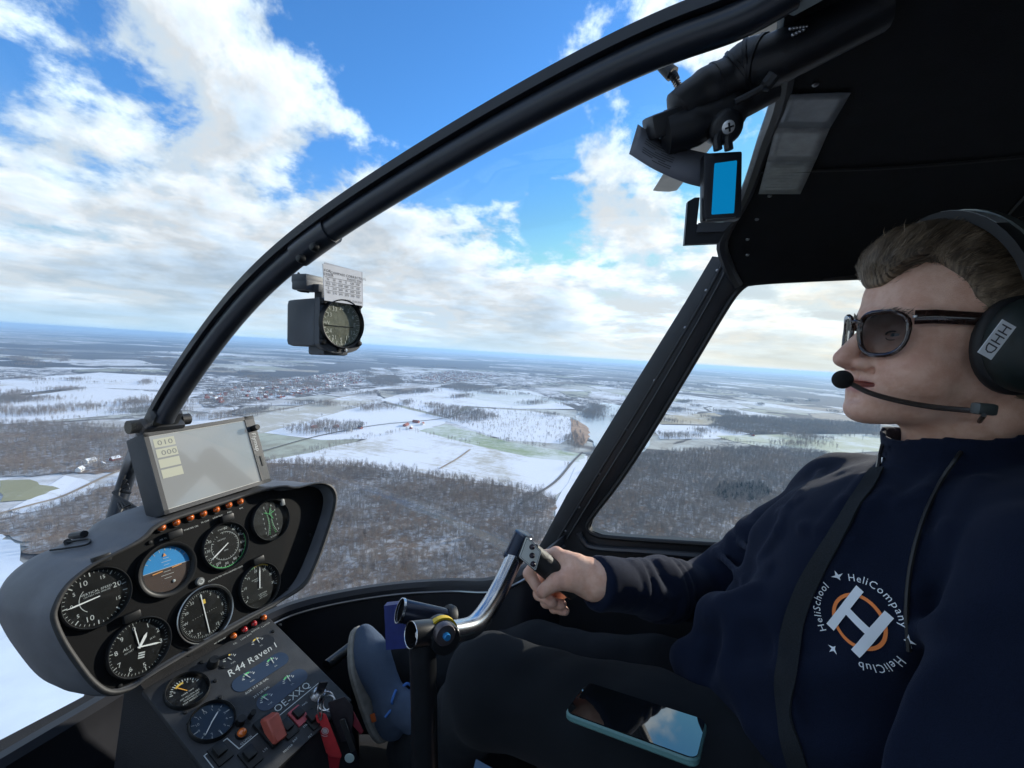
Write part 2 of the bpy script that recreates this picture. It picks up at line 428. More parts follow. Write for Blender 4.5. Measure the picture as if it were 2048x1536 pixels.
for i, (nm, P, c1, c2, amt, ang) in enumerate(FIELDS):
    sheet(nm, wob([gnd(*p) for p in P], 3, 4, i), -H+.25+.05*i, fmat(c1, c2, amt, ang))
# lake, reed bed, bright ice at lower left
watm = mat('lake_water', (.42, .50, .56), .08, 0, .7); icem = mat('ice', (.72, .79, .88), .35, var=.08, vscale=.02)  # lake: pale sky reflection put into the base colour
sheet('lake', wob([gnd(*p) for p in [(1146, 836), (1166, 818), (1205, 805), (1262, 815), (1300, 850), (1300, 890), (1270, 912), (1190, 905), (1176, 870)]], 5, 5, 51), -H+1.3, watm)
sheet('reed_bed', wob([gnd(*p) for p in [(1140, 838), (1156, 842), (1178, 858), (1176, 878), (1166, 892), (1150, 888)]], 4, 5, 52), -H+1.4, mat('reeds', (.34, .22, .14), .9, var=.3, vscale=.05))
sheet('pond', wob([gnd(*p) for p in [(-300, 1000), (-60, 1062), (12, 1075), (40, 1090), (55, 1180), (150, 1330), (100, 1700), (-600, 1500)]], 4, 5, 53), -H+1.3, icem)
# roads and tracks
roadm = mat('road_surface', (.10, .095, .09), .8, var=.3, vscale=.05); trackm = mat('track_soil', (.30, .24, .18), .9, var=.3, vscale=.05)
def road(name, P, w, m, z):
    Q = [np.array([p[0], p[1], 0]) for p in spline([gnd(*p) for p in P], 6)]; mb = MB(); rows = []
    for i in range(len(Q)):
        d = nrm(Q[min(i+1, len(Q)-1)]-Q[max(i-1, 0)]); q = np.array([-d[1], d[0], 0])
        rows.append([Q[i]+q*w/2+[0, 0, z], Q[i]-q*w/2+[0, 0, z]])
    mb.grid(rows); o = mb.build(name, m, smooth=None); tag(o, kind='structure')
    for p in o.data.polygons:
        pass
    return o
road('road', [(-60, 1045), (60, 1012), (130, 992), (220, 950), (300, 920)], 6, trackm, -H+1.6)
road('road', [(880, 938), (915, 918), (940, 900)], 5, trackm, -H+1.6)
road('road', [(1040, 1010), (1110, 965), (1145, 925), (1165, 905)], 6, roadm, -H+1.6)
road('road', [(520, 905), (640, 872), (760, 850), (880, 838), (960, 820)], 6, roadm, -H+1.65)
road('road', [(420, 840), (600, 812), (760, 780), (900, 765)], 8, trackm, -H+1.6)
road('road', [(1440, 885), (1520, 885), (1600, 900)], 5, roadm, -H+1.6)

# ------------------------------------------------------------------ trees
barkm = mat('winter_bark', (.23, .195, .175), .9)
_t = NT(barkm.node_tree); _p = _t.new('ShaderNodeNewGeometry').outputs['Position']
_c = _t.mix(_t.smooth(_t.noise(_p, .007, 4, .6), .38, .64), (.25, .235, .222), (.315, .258, .208)); _c = _t.mix(_t.smooth(_t.noise(_p, .09, 3, .6), .4, .7), _c, (.19, .165, .155)); _t.link(_c, _t.n['Principled BSDF'].inputs['Base Color'])
def bare_tree(name, seed, h=18., spread=4.2):
    """leafless crown: tapering trunk, limbs and a haze of twigs"""
    r = np.random.RandomState(seed); mb = MB()
    def stick(a, b, ra, rb):
        d = nrm(b-a); q = nrm(np.cross(d, [.3, .5, .8])); p = np.cross(d, q); vs = []
        for c, rr in ((a, ra), (b, rb)):
            for k in range(3): w = k*2.094; vs.append(c+rr*(q*math.cos(w)+p*math.sin(w)))
        mb.add(vs, [(0, 1, 4, 3), (1, 2, 5, 4), (2, 0, 3, 5)])
    top = np.array([r.randn()*.4, r.randn()*.4, h*.86]); fork = np.array([0, 0, h*.36])
    stick(np.zeros(3), fork, .34, .24); stick(fork, top, .24, .05)
    for i in range(9):
        z = h*(.30+.06*i); a = i*2.4+r.rand(); s = fork*0+np.array([0, 0, z])
        L = spread*(1.05-.55*abs(i-3)/6); e = s+np.array([math.cos(a)*L, math.sin(a)*L, h*.20+r.rand()*2])
        stick(s, e, .12, .04)
        for j in range(6):
            f = .3+.7*r.rand(); q = s+(e-s)*f; d = r.randn(3)*.9; d[2] = abs(d[2])+.7
            q2 = q+nrm(d)*(1.3+1.5*r.rand()); stick(q, q2, .075, .035)
            for k in range(2):
                d2 = nrm(d)+r.randn(3)*.6; p1 = q2+nrm(d2)*(.9+r.rand()); n = nrm(np.cross(d2, r.randn(3)))*.10
                mb.add([q2-n, q2+n, p1], [(0, 1, 2)])
    return mb.mesh(name)
def spruce_tree(name, seed, h=17.):
    r = np.random.RandomState(seed); mb = MB(); mb.tube([(0, 0, 0), (0, 0, h*.9)], [.25, .05], 4)
    for i in range(13):
        z = h*(.08+.9*i/13); R = (h-z)*.24+.2; n = 9
        for k in range(n):
            a = 2*math.pi*k/n+i*.7+r.rand()*.4; L = R*(.75+.45*r.rand()); c, s = math.cos(a), math.sin(a)
            mb.add([(-s*.5+c*.1, c*.5+s*.1, z+.3), (s*.5+c*.1, -c*.5+s*.1, z+.3), (c*L, s*L, z-.9-R*.2), (c*L*.5, s*L*.5, z+.6)], [(0, 2, 3), (1, 3, 2)])
    return mb.mesh(name)
spm = mat('spruce_needles', (.035, .05, .045), .9, var=.3, vscale=.3)
TREE_MESH = [bare_tree('tree', s, hh, sp) for s, hh, sp in ((1, 19, 4.0), (2, 17, 4.6), (3, 21, 3.8), (4, 15, 4.4))]
for m_ in TREE_MESH: m_.materials.append(barkm)
SPRUCE_MESH = [spruce_tree('tree', 9), spruce_tree('tree', 10, 14)]
for m_ in SPRUCE_MESH: m_.materials.append(spm)
def scatter_group():
    g = bpy.data.node_groups.new('scatter_trees', 'GeometryNodeTree')
    g.interface.new_socket('Geometry', in_out='INPUT', socket_type='NodeSocketGeometry')
    g.interface.new_socket('Tree', in_out='INPUT', socket_type='NodeSocketObject')
    g.interface.new_socket('Geometry', in_out='OUTPUT', socket_type='NodeSocketGeometry')
    i = g.nodes.new('NodeGroupInput'); o = g.nodes.new('NodeGroupOutput'); ip = g.nodes.new('GeometryNodeInstanceOnPoints')
    oi = g.nodes.new('GeometryNodeObjectInfo'); oi.transform_space = 'ORIGINAL'
    na = g.nodes.new('GeometryNodeInputNamedAttribute'); na.data_type = 'FLOAT'; na.inputs[0].default_value = 'turn'
    ns = g.nodes.new('GeometryNodeInputNamedAttribute'); ns.data_type = 'FLOAT'; ns.inputs[0].default_value = 'size'
    cx = g.nodes.new('ShaderNodeCombineXYZ'); L = g.links
    ar = g.nodes.new('FunctionNodeEulerToRotation')
    L.new(i.outputs[0], ip.inputs['Points']); L.new(i.outputs[1], oi.inputs[0]); L.new(oi.outputs['Geometry'], ip.inputs['Instance'])
    L.new(na.outputs[0], cx.inputs[2]); L.new(cx.outputs[0], ar.inputs[0]); L.new(ar.outputs[0], ip.inputs['Rotation'])
    L.new(ns.outputs[0], ip.inputs['Scale']); L.new(ip.outputs[0], o.inputs[0]); return g
SCAT = scatter_group()
def inside(pts, poly):
    x, y = pts[:, 0], pts[:, 1]; c = np.zeros(len(pts), bool); n = len(poly)
    for i in range(n):
        (x1, y1), (x2, y2) = poly[i], poly[(i+1) % n]
        if y1 == y2: continue
        c ^= ((y1 > y) != (y2 > y)) & (x < (x2-x1)*(y-y1)/(y2-y1)+x1)
    return c
def fill(poly, area, clump=.0):
    P = np.array(poly); lo, hi = P.min(0), P.max(0); n = int((hi-lo).prod()/area)
    q = lo+rng.rand(n, 2)*(hi-lo); q = q[inside(q, P)]
    if clump:   # open glades
        f = np.sin(q[:, 0]*.021+1)*np.sin(q[:, 1]*.017+2)+np.sin(q[:, 0]*.05+q[:, 1]*.043)*.6
        q = q[(f > -clump) | (rng.rand(len(q)) < .35)]
    return q
def wood(name, pts, meshes, label, kind='stuff', cat='wood', smin=.48, smax=.85):
    """one mass of trees: points carry the instances, a few trees of its own are the patterns"""
    root = bpy.data.objects.new(name, None); put(root, None, Matrix.Translation(Vector((pts[0][0], pts[0][1], -H)))); tag(root, label, cat, kind=kind)
    k = len(meshes); grp = rng.randint(0, k, len(pts))
    for i, me in enumerate(meshes):
        q = pts[grp == i]
        if len(q) < 2: continue
        o = bpy.data.objects.new('tree', me); put(o, root, Matrix.Translation(Vector((q[0][0], q[0][1], -H))))
        q = q[1:]; mm = bpy.data.meshes.new('tree_mass'); mm.from_pydata([(a, b, -H) for a, b in q], [], [])
        mm.attributes.new('turn', 'FLOAT', 'POINT').data.foreach_set('value', rng.rand(len(q)).astype(np.float32)*6.28)
        mm.attributes.new('size', 'FLOAT', 'POINT').data.foreach_set('value', (smin+(smax-smin)*rng.rand(len(q))).astype(np.float32))
        c = bpy.data.objects.new('tree_mass', mm); put(c, root); c['kind'] = 'stuff'
        md = c.modifiers.new('scatter', 'NODES'); md.node_group = SCAT; md['Socket_1'] = o
def G(P): return [gnd(*p)[:2] for p in P]
W_MAIN = [(530, 926), (700, 931), (860, 950), (1000, 972), (1085, 990), (1110, 1005), (1095, 1090), (1070, 1180), (900, 1230), (600, 1260), (440, 1300), (300, 1200), (380, 1000), (480, 950)]
W_RIGHT = [(1165, 985), (1180, 940), (1260, 915), (1390, 902), (1520, 897), (1640, 906), (1720, 930), (1720, 1120), (1440, 1130), (1150, 1120), (1130, 1080)]
W_LEFT = [(-150, 855), (0, 847), (120, 848), (262, 858), (330, 870), (330, 930), (210, 945), (130, 950), (0, 955), (-200, 965)]
W_LOW = [(-100, 1050), (20, 1035), (150, 1003), (240, 965), (330, 930), (420, 960), (400, 1100), (250, 1120), (60, 1110), (40, 1085), (-60, 1060)]
for i, P in enumerate((W_MAIN, W_RIGHT, W_LEFT, W_LOW)): sheet('wood_floor', wob([(*g, 0) for g in G(P)], 6, 6, 90+i), -H+1.15+.03*i, WOODM)
wood('winter_wood', fill(G(W_MAIN), 30, .9), TREE_MESH, 'leafless brown wood on snow below the nose, between panel and door pillar')
wood('winter_wood', fill(G(W_RIGHT), 30, 1.2), TREE_MESH, 'leafless grey wood seen through the door window beside the pilot')
wood('winter_wood', fill(G(W_LEFT), 60, 1.4), TREE_MESH, 'dark bare wood at the far left, beyond the small snowy hamlet')
wood('winter_wood', fill(G(W_LOW), 50, .8), TREE_MESH, 'bare wood between the pale pond and the instrument pod')
wood('spruce_stand', fill(G([(1425, 990), (1440, 972), (1520, 968), (1545, 985), (1520, 1002), (1450, 1003)]), 26), SPRUCE_MESH, 'dark green spruce stand within the grey wood in the door window', cat='wood')
far = [[(1415, 858), (1450, 832), (1560, 838), (1760, 852), (1760, 868), (1560, 869), (1470, 869)], [(0, 822), (190, 812), (215, 818), (100, 832), (0, 836)],
       [(0, 795), (30, 790), (60, 805), (0, 815)], [(560, 862), (640, 845), (735, 852), (700, 868), (600, 872)], [(850, 830), (905, 815), (960, 822), (1000, 838), (930, 848)],
       [(1120, 880), (1150, 868), (1170, 895), (1150, 905)], [(1180, 905), (1240, 885), (1300, 905), (1250, 915)], [(1300, 868), (1380, 872), (1420, 878), (1330, 880)],
       [(1150, 825), (1190, 815), (1210, 822), (1175, 832)], [(380, 838), (460, 828), (545, 815), (520, 830), (420, 842)], [(880, 775), (915, 768), (990, 778), (930, 786)], [(730, 758), (790, 752), (810, 768), (750, 772)]]
pts = np.concatenate([fill(G(P), 70) for P in far]); cps = pts
cp = []
for k in range(210):
    r_ = 1750*math.exp(rng.rand()*1.35); a_ = YAW+math.radians(-52+104*rng.rand()); c_ = np.array([math.sin(a_), math.cos(a_)])*r_; th_ = rng.rand()*math.pi; ea, eb = 50+130*rng.rand()**2, 18+45*rng.rand(); n_ = int(math.pi*ea*eb/85)
    q_ = rng.randn(n_, 2)*[ea*.5, eb*.5]; cp.append(c_+np.stack([q_[:, 0]*math.cos(th_)-q_[:, 1]*math.sin(th_), q_[:, 0]*math.sin(th_)+q_[:, 1]*math.cos(th_)], 1))
wood('distant_copses', np.concatenate([cps]+cp), TREE_MESH, 'scattered dark copses among the snowy fields in the distance', smin=.6, smax=1.0)
hed = [[(530, 925), (700, 929), (860, 948), (1000, 969), (1085, 987)], [(620, 906), (735, 878), (860, 853)], [(860, 853), (1010, 884), (1175, 912)], [(640, 835), (752, 803)], [(752, 803), (900, 838)], [(1010, 880), (1060, 892), (1130, 890)],
       [(1040, 1010), (1105, 968), (1140, 928)], [(60, 770), (250, 765)], [(960, 776), (1130, 803)], [(830, 866), (960, 893)], [(400, 868), (520, 832)], [(1440, 880), (1560, 900), (1640, 906)], [(1200, 905), (1290, 912)], [(0, 850), (262, 830)], [(640, 780), (760, 775), (880, 768)], [(1150, 838), (1170, 890), (1150, 905)], [(980, 855), (1060, 850), (1130, 862)], [(920, 850), (1000, 842)]]
hp = []
for P in hed:
    Q = np.array([gnd(*p)[:2] for p in P])
    for a, b in zip(Q[:-1], Q[1:]):
        L = np.linalg.norm(b-a); n = int(L/9); q = a+(b-a)*np.sort(rng.rand(n, 1), 0)+rng.randn(n, 2)*3; f = np.sin(q[:, 0]*.02)+np.sin(q[:, 1]*.013+1); hp.append(q[f > -1.0])
wood('hedgerow_trees', np.concatenate(hp), TREE_MESH, 'rows of bare hedge trees along the edges of snowy fields', smin=.45, smax=.85)
sc = []
for P, a in (([(890, 842), (940, 815), (1060, 822), (1140, 835), (1165, 868), (1120, 888), (1010, 880)], 420), ([(150, 925), (250, 905), (320, 930), (200, 955), (130, 948)], 500), ([(600, 905), (740, 868), (760, 880), (640, 915)], 300)): sc.append(fill(G(P), a))
wood('garden_trees', np.concatenate(sc), TREE_MESH, 'single small bare trees dotted over snowy meadows and gardens', smin=.35, smax=.7)

# ------------------------------------------------------------------ houses: near hamlets one by one, the far town as a mass
brickm = mat('house_brick', (.30, .10, .075), .9, var=.2, vscale=.3); whitem = mat('house_render', (.70, .69, .66), .85, var=.1, vscale=.3)
tilem = mat('roof_tiles', (.25, .085, .06), .85, var=.25, vscale=.5); slatem = mat('roof_slate', (.10, .10, .11), .7, var=.2, vscale=.5); snowroof = mat('roof_snow', (.74, .78, .84), .8, var=.06, vscale=.3)
paneh = mat('house_pane', (.03, .035, .045), .15)
def house_mb(L, Wd, hw, hr):
    w = MB(); w.box((0, 0, hw/2), (L/2, Wd/2, hw/2)); w.add([(-L/2, -Wd/2, hw), (-L/2, Wd/2, hw), (-L/2, 0, hw+hr), (L/2, -Wd/2, hw), (L/2, Wd/2, hw), (L/2, 0, hw+hr)], [(0, 1, 2), (3, 5, 4)])
    e = .5; r = MB()
    for s in (-1, 1): r.add([(-L/2-e, s*(Wd/2+e), hw-e*hr/(Wd/2)+.05), (L/2+e, s*(Wd/2+e), hw-e*hr/(Wd/2)+.05), (L/2+e, 0, hw+hr+.05), (-L/2-e, 0, hw+hr+.05), (-L/2-e, s*(Wd/2+e), hw-e*hr/(Wd/2)+.35), (L/2+e, s*(Wd/2+e), hw-e*hr/(Wd/2)+.35), (L/2+e, 0, hw+hr+.4), (-L/2-e, 0, hw+hr+.4)], [(0, 1, 2, 3), (4, 5, 6, 7), (0, 1, 5, 4), (0, 3, 7, 4), (1, 2, 6, 5)])
    return w, r
HOUSES = [  # picture point, length, width, turn, wall, roof, label
 (812, 852, 34, 11, .35, brickm, tilem, 'long red brick barn with red roof at the farm in the white fields'),
 (832, 846, 22, 10, 1.7, brickm, tilem, 'red barn standing crosswise at the far end of the white-field farm'),
 (845, 850, 16, 9, .3, whitem, tilem, 'small white farmhouse with red roof beside the red barns'),
 (822, 858, 14, 8, .4, brickm, snowroof, 'low snow-roofed shed in front of the red farm barns'),
 (628, 857, 20, 10, .2, brickm, tilem, 'red-roofed house at the near end of the wooded hamlet'),
 (652, 862, 16, 9, 1.1, whitem, slatem, 'white house with dark roof among the hamlet trees'),
 (672, 856, 18, 9, .2, brickm, tilem, 'red-roofed house in the middle of the wooded hamlet'),
 (700, 862, 15, 9, .5, whitem, snowroof, 'snow-roofed white house towards the open end of the hamlet'),
 (720, 858, 16, 8, 1.4, brickm, slatem, 'brick house with dark roof at the hamlet edge by the snowfield'),
 (180, 926, 18, 9, .4, whitem, snowroof, 'snow-roofed white house nearest the road at the lower left hamlet'),
 (205, 934, 14, 8, 1.2, whitem, snowroof, 'small snow-covered house in the lower left hamlet'),
 (230, 922, 16, 8, .3, brickm, snowroof, 'brick house with snowy roof at the back of the lower left hamlet'),
 (160, 944, 14, 8, .8, whitem, snowroof, 'white cottage with snowy roof below the lower left hamlet'),
 (1505, 872, 20, 9, .2, brickm, slatem, 'lone dark-roofed farmhouse by the green field in the door window'),
]
for (px, py, L, Wd, a, wm, rm, lab) in HOUSES:
    g = gnd(px, py); root = bpy.data.objects.new('house', None); mw = Matrix.Translation(Vector((g[0], g[1], -H+1.7))) @ Matrix.Rotation(a, 4, 'Z')
    put(root, None, mw); tag(root, lab, 'house', 'houses of the nearer hamlets')
    w, r = house_mb(L, Wd, 4.2, 3.6); w.build('wall', wm, root, mw, None); r.build('roof', rm, root, mw, None)
    for s in (-1, 1):
        for k in range(3): q = MB(); q.box((-L*.3+k*L*.3, s*(Wd/2+.03), 2.2), (.8, .06, .9)); q.build('window', paneh, root, mw, None)
def town(name, polys, area, label):
    for nm, wm in (('wall', whitem), ('roof', None)): pass
    root = bpy.data.objects.new(name, None); g0 = gnd(*polys[0][0]); put(root, None, Matrix.Translation(Vector((g0[0], g0[1], -H)))); tag(root, label, 'town', kind='stuff')
    W_, R_ = [MB(), MB()], [MB(), MB()]
    for P in polys:
        for q in fill(G(P), area):
            i = rng.randint(2); w, r = house_mb(9+rng.rand()*8, 8+rng.rand()*3, 3.5+rng.rand()*3, 3.2); M = Matrix.Translation(Vector((q[0], q[1], -H+1))) @ Matrix.Rotation(rng.rand()*3.1, 4, 'Z')
            W_[i].add(w.v, w.f, M); R_[rng.randint(2)].add(r.v, r.f, M)
    for k in range(2):
        for nm, b_, m_ in (('walls', W_[k], (whitem, brickm)[k]), ('roofs', R_[k], (tilem, snowroof)[k])):
            o = b_.build(nm, m_, root, smooth=None, fix=False); o['kind'] = 'stuff'
TOWNF = [[(380, 795), (560, 757), (720, 740), (860, 745), (900, 758), (760, 775), (660, 788), (440, 818)], [(800, 755), (900, 740), (1040, 748), (1120, 765), (1000, 775), (880, 768)]]
for i, P in enumerate(TOWNF): sheet('town_gardens', wob([(*g, 0) for g in G(P)], 25, 6, 120+i), -H+.95+.02*i, ground_material('gardens', 'town'))
TOWN = [[(400, 790), (560, 760), (700, 745), (740, 760), (640, 785), (440, 812)], [(820, 755), (900, 742), (1000, 752), (900, 768)]]
town('distant_town', TOWN, 2600, 'low town of small houses beyond the fields behind the panel')
pts = np.concatenate([fill(G(P), 190) for P in TOWN]); wood('town_trees', pts, TREE_MESH, 'bare trees between the small houses of the distant town', smin=.4, smax=.8)

# ------------------------------------------------------------------ air
def haze():
    mb = MB(); mb.box((0, 0, (-H-1+25)/2), (72000, 72000, (H+26)/2)); m = bpy.data.materials.new('haze_air'); m.use_nodes = True; t = NT(m.node_tree); t.n.clear()
    out = t.new('ShaderNodeOutputMaterial'); v = t.new('ShaderNodeVolumePrincipled'); t.link(v.outputs[0], out.inputs['Volume'])
    v.inputs['Color'].default_value = (.44, .69, 1, 1); v.inputs['Density'].default_value = HAZE; v.inputs['Anisotropy'].default_value = .2
    o = mb.build('haze', m, smooth=None); tag(o, 'thin bluish winter air over the whole snowy countryside', 'haze', kind='stuff')
HAZE = 6e-5
haze()
# ------------------------------------------------------------------ helicopter cabin
CX = .445                                      # centre line of the cabin
def mir(p): return np.array([2*CX-p[0], p[1], p[2]])
heli = thing('helicopter', (CX, 0, -.95), 'dark cabin of a small helicopter round the pilot, with bowed windscreen post', 'helicopter')
trim = mat('cabin_black_trim', (.016, .018, .022), .45, var=.25, vscale=18, bump=.15, bscale=500)
liner = mat('roof_lining', (.011, .012, .014), .9, spec=.2, bump=.5, bscale=900, var=.2, vscale=30)
paint = mat('bow_black_paint', (.014, .018, .026), .34, var=.25, vscale=25)
rubber = mat('rubber_seal', (.012, .012, .013), .55, var=.2, vscale=60)
carpet = mat('floor_carpet', (.010, .010, .012), .95, bump=.8, bscale=700)
steel = mat('brushed_steel', (.55, .55, .56), .28, 1.0, var=.12, vscale=60)
screwm = mat('screw_steel', (.32, .33, .35), .35, 1.0)
def glassmat(name, tint, refl):
    m = bpy.data.materials.new(name); m.use_nodes = True; t = NT(m.node_tree); t.n.clear()
    out = t.new('ShaderNodeOutputMaterial'); tr = t.new('ShaderNodeBsdfTransparent'); tr.inputs[0].default_value = (*tint, 1)
    gl = t.new('ShaderNodeBsdfGlossy'); gl.inputs['Roughness'].default_value = .02; mx = t.new('ShaderNodeMixShader')
    fr = t.new('ShaderNodeLayerWeight'); fr.inputs[0].default_value = .25
    f = t.math('MULTIPLY', fr.outputs[0], refl)
    t.link(f, mx.inputs[0]); t.link(tr.outputs[0], mx.inputs[1]); t.link(gl.outputs[0], mx.inputs[2]); t.link(mx.outputs[0], out.inputs[0]); return m
windm = glassmat('windscreen_acrylic', (.97, .985, .99), .07); doorglass = glassmat('door_acrylic', (.93, .95, .94), .07)
# --- windscreen bow: a tube inside, a flat clamping strip outside
BOWP = [(322, 838), (352, 790), (400, 713), (462, 630), (530, 560), (610, 497), (715, 415), (860, 322), (1024, 236), (1200, 142), (1340, 84), (1448, 36), (1570, -18)]
_b = np.array(spline([onx(*p, CX) for p in BOWP], 6)); _t = np.linspace(-1, 1, len(_b))
for k in (1, 2): _b[:, k] = np.polynomial.chebyshev.chebval(_t, np.polynomial.chebyshev.chebfit(_t, _b[:, k], 6))     # one fair curve
BC = list(_b)
def bow_off(d):
    out = []
    for i, p in enumerate(BC):
        t = nrm(BC[min(i+1, len(BC)-1)]-BC[max(i-1, 0)]); q = nrm(np.cross(t, [1, 0, 0]))
        if q[2] < 0: q = -q
        out.append(p+q*d)
    return out
mb = MB(); mb.tube(bow_off(-.0055), .0145, 16); bow = mb.build('windscreen_bow', paint, heli)
o1, o2 = bow_off(.0075), bow_off(.0195); mb = MB(); w = .017
for (a0, a1, ww) in ((bow_off(.006), bow_off(.0125), .017), (bow_off(.0128), bow_off(.021), .012)):
    mb.grid([[p+[-ww, 0, 0], q+[-ww, 0, 0], q+[ww, 0, 0], p+[ww, 0, 0]] for p, q in zip(a0, a1)], close=True)
mb.build('clamping_strip', mat('strip_black', (.010, .012, .016), .5, var=.2, vscale=40), bow, smooth=30)
# --- edge between windscreen and roof / door post (right side; the left mirrors it)
EDGE = [(1575, -30, CX), (1568, 100, .53), (1556, 190, .60), (1544, 232, .66), (1523, 290, .74), (1486, 397, .86), (1440, 486, .95), (1380, 600, 1.0), (1250, 810, 1.03), (1140, 990, 1.035), (1080, 1095, 1.035)]
ER = [onx(*e) for e in EDGE]; ER[0] = BC[-1].copy()
SILL = [(1055, 1133, -.455), (980, 1163, -.515), (900, 1164, -.56), (800, 1170, -.595), (700, 1184, -.62), (600, 1206, -.635), (520, 1238, -.645)]
SR = [onz(*s) for s in SILL]; SR.append(np.array([CX, SR[-1][1]+.03, SR[-1][2]-.005]))
# --- windscreen panes
def pane(side):
    e = spline(ER+SR[:1], 4); b = [BC[-1-int(round(i*(len(BC)-1)/(len(e)-1)))] for i in range(len(e))]
    sil = spline(SR, 4)
    # continue both boundaries to the sill's middle: edge runs on along the sill, bow runs on down
    e = e+sil[1:]; low = SR[-1]; nb = len(e)-len(b); b0 = b[-1]
    b = b+[b0+(low-b0)*(k+1)/nb for k in range(nb)]
    rows = []
    for p, q in zip(b, e):
        r = []
        for k in range(9):
            t = k/8; c = p*(1-t)+q*t; out = nrm([(c[0]-CX)*.8, c[1]+.25, .05]); r.append(c+out*.15*math.sin(math.pi*t)*min(1., np.linalg.norm(p-q)/.45))
        rows.append([mir(c) for c in r] if side < 0 else r)
    m = MB(); m.grid(rows); return m.build('windscreen_pane', windm, heli, smooth=180)
pane(1); pane(-1)
# --- roof lining
sect = [(CX, .335), (.60, .325), (.75, .310), (.88, .285), (.97, .250), (1.03, .205), (1.045, .178)]
front = [ER[0], ER[2], ER[4], ER[5], ER[6], onx(1452, 540, .99), onx(1470, 575, 1.03)]
rows = []
for y in (None, -.22, -.45, -.9, -1.5):
    h = [np.array([x, (f[1] if y is None else y), (f[2]+.004 if y is None else z)]) for (x, z), f in zip(sect, front)]
    if y is None: h = [np.array([f[0], f[1], f[2]+.003]) for f in front]
    rows.append([mir(p) for p in h[:0:-1]]+h)
dense = []
cols = [spline([r[j] for r in rows], 5) for j in range(len(rows[0]))]
dense = [spline([c[i] for c in cols], 4) for i in range(len(cols[0]))]
m = MB(); m.grid(dense); roof = m.build('roof_lining', liner, heli, smooth=180)
so_ = roof.modifiers.new('thick', 'SOLIDIFY'); so_.thickness = .02; so_.offset = 1 if roof.data.polygons[0].normal.z > 0 else -1
ROOF_PTS = dense
m = MB()                                                            # rolled edge of the lining along the windscreen
m.tube([p+[0, -.004, .004] for p in dense[0]], .011, 8); m.build('roof_edge', trim, heli)
# --- door: frame with a rounded window, lower panel, seal, sill ledge
XD = 1.05
WIN = [(1186, 1068), (1174, 1056), (1178, 1040), (1250, 950), (1370, 755), (1460, 602), (1484, 574), (1502, 565), (1705, 555), (1990, 545), (2300, 545), (2330, 560), (2310, 1090), (2250, 1130), (1800, 1110), (1440, 1089), (1210, 1074)]
win = [onx(*p, XD) for p in WIN]
def rounded(P, it=2):
    for _ in range(it):
        Q = []
        for i in range(len(P)): a, b = P[i], P[(i+1) % len(P)]; Q += [a*.75+b*.25, a*.25+b*.75]
        P = Q
    return P
winr = rounded(win)
# outer outline of the door: along the windscreen edge, over the top, down behind and along the floor
OUT = [onx(1044, 1150, XD), onx(1075, 1100, XD), onx(1133, 990, XD), onx(1243, 810, XD), onx(1373, 600, XD), onx(1425, 512, XD), np.array([XD, -.06, .215]), np.array([XD, -.25, .225]), np.array([XD, -.62, .225]), np.array([XD, -.95, .2]), np.array([XD, -.97, -.3]), np.array([XD, -.95, -.93]), np.array([XD, .1, -.95]), np.array([XD, .33, -.90]), np.array([XD, .40, -.62])]
def ring_between(inner, outer, th, name, m, parent):
    """flat frame with an opening: bridge by angle about the opening's centre"""
    c = sum(inner)/len(inner); N = 96
    def sample(P):
        out = []; Y = np.array([(p[1]-c[1], p[2]-c[2]) for p in P])
        for k in range(N):
            a = 2*math.pi*k/N; d = np.array([math.cos(a), math.sin(a)]); best = None
            for i in range(len(Y)):
                p, q = Y[i], Y[(i+1) % len(Y)]; e = q-p; den = d[0]*e[1]-d[1]*e[0]
                if abs(den) < 1e-12: continue
                t = (p[0]*e[1]-p[1]*e[0])/den; s = (p[0]*d[1]-p[1]*d[0])/den
                if t > 0 and -1e-6 <= s <= 1+1e-6 and (best is None or t > best): best = t
            out.append(d*best)
        return out
    I, O = sample(inner), sample(outer); mb = MB(); X = c[0]
    rows = []
    prof = [(I, 0., X+th), (I, 0., X+.004), (I, .12, X), (I, .5, X-.010), (I, .88, X-.006), (I, 1., X), (I, 1., X+th)]
    for base, f, x in prof: rows.append([np.array([x, c[1]+(i[0]*(1-f)+o[0]*f), c[2]+(i[1]*(1-f)+o[1]*f)]) for i, o in zip(I, O)])
    mb.grid(rows, close=True); return mb.build(name, m, parent, smooth=35), I, c
frm, I, c = ring_between(winr, OUT, .03, 'door_frame', trim, heli)
m = MB(); m.tube([np.array([XD-.004, p[1], p[2]]) for p in winr+winr[:2]], .0055, 8, cap=False); m.build('window_seal', rubber, frm)
m = MB(); m.add([np.array([XD+.012, p[1], p[2]]) for p in winr], [tuple(range(len(winr)))]); m.build('door_window', doorglass, frm)
m = MB(); m.tube(spline([onx(*p, XD-.012) for p in [(1158, 1066), (1166, 1082), (1190, 1096), (1300, 1104), (1500, 1120), (1800, 1145)]], 5), .0075, 8); m.build('window_ledge', mat('ledge_plastic', (.03, .033, .04), .35), frm)
for k, off in ((0, 26), (1, 44)):
    P = [(1090+off, 1078), (1150+off, 980), (1258+off, 805), (1388+off*.8, 595), (1440+off*.6, 505)]
    m = MB(); m.tube(spline([onx(*p, XD-.013) for p in P], 5), .0022, 6); m.build('door_bead', mat('bead', (.03, .032, .036), .4), frm)
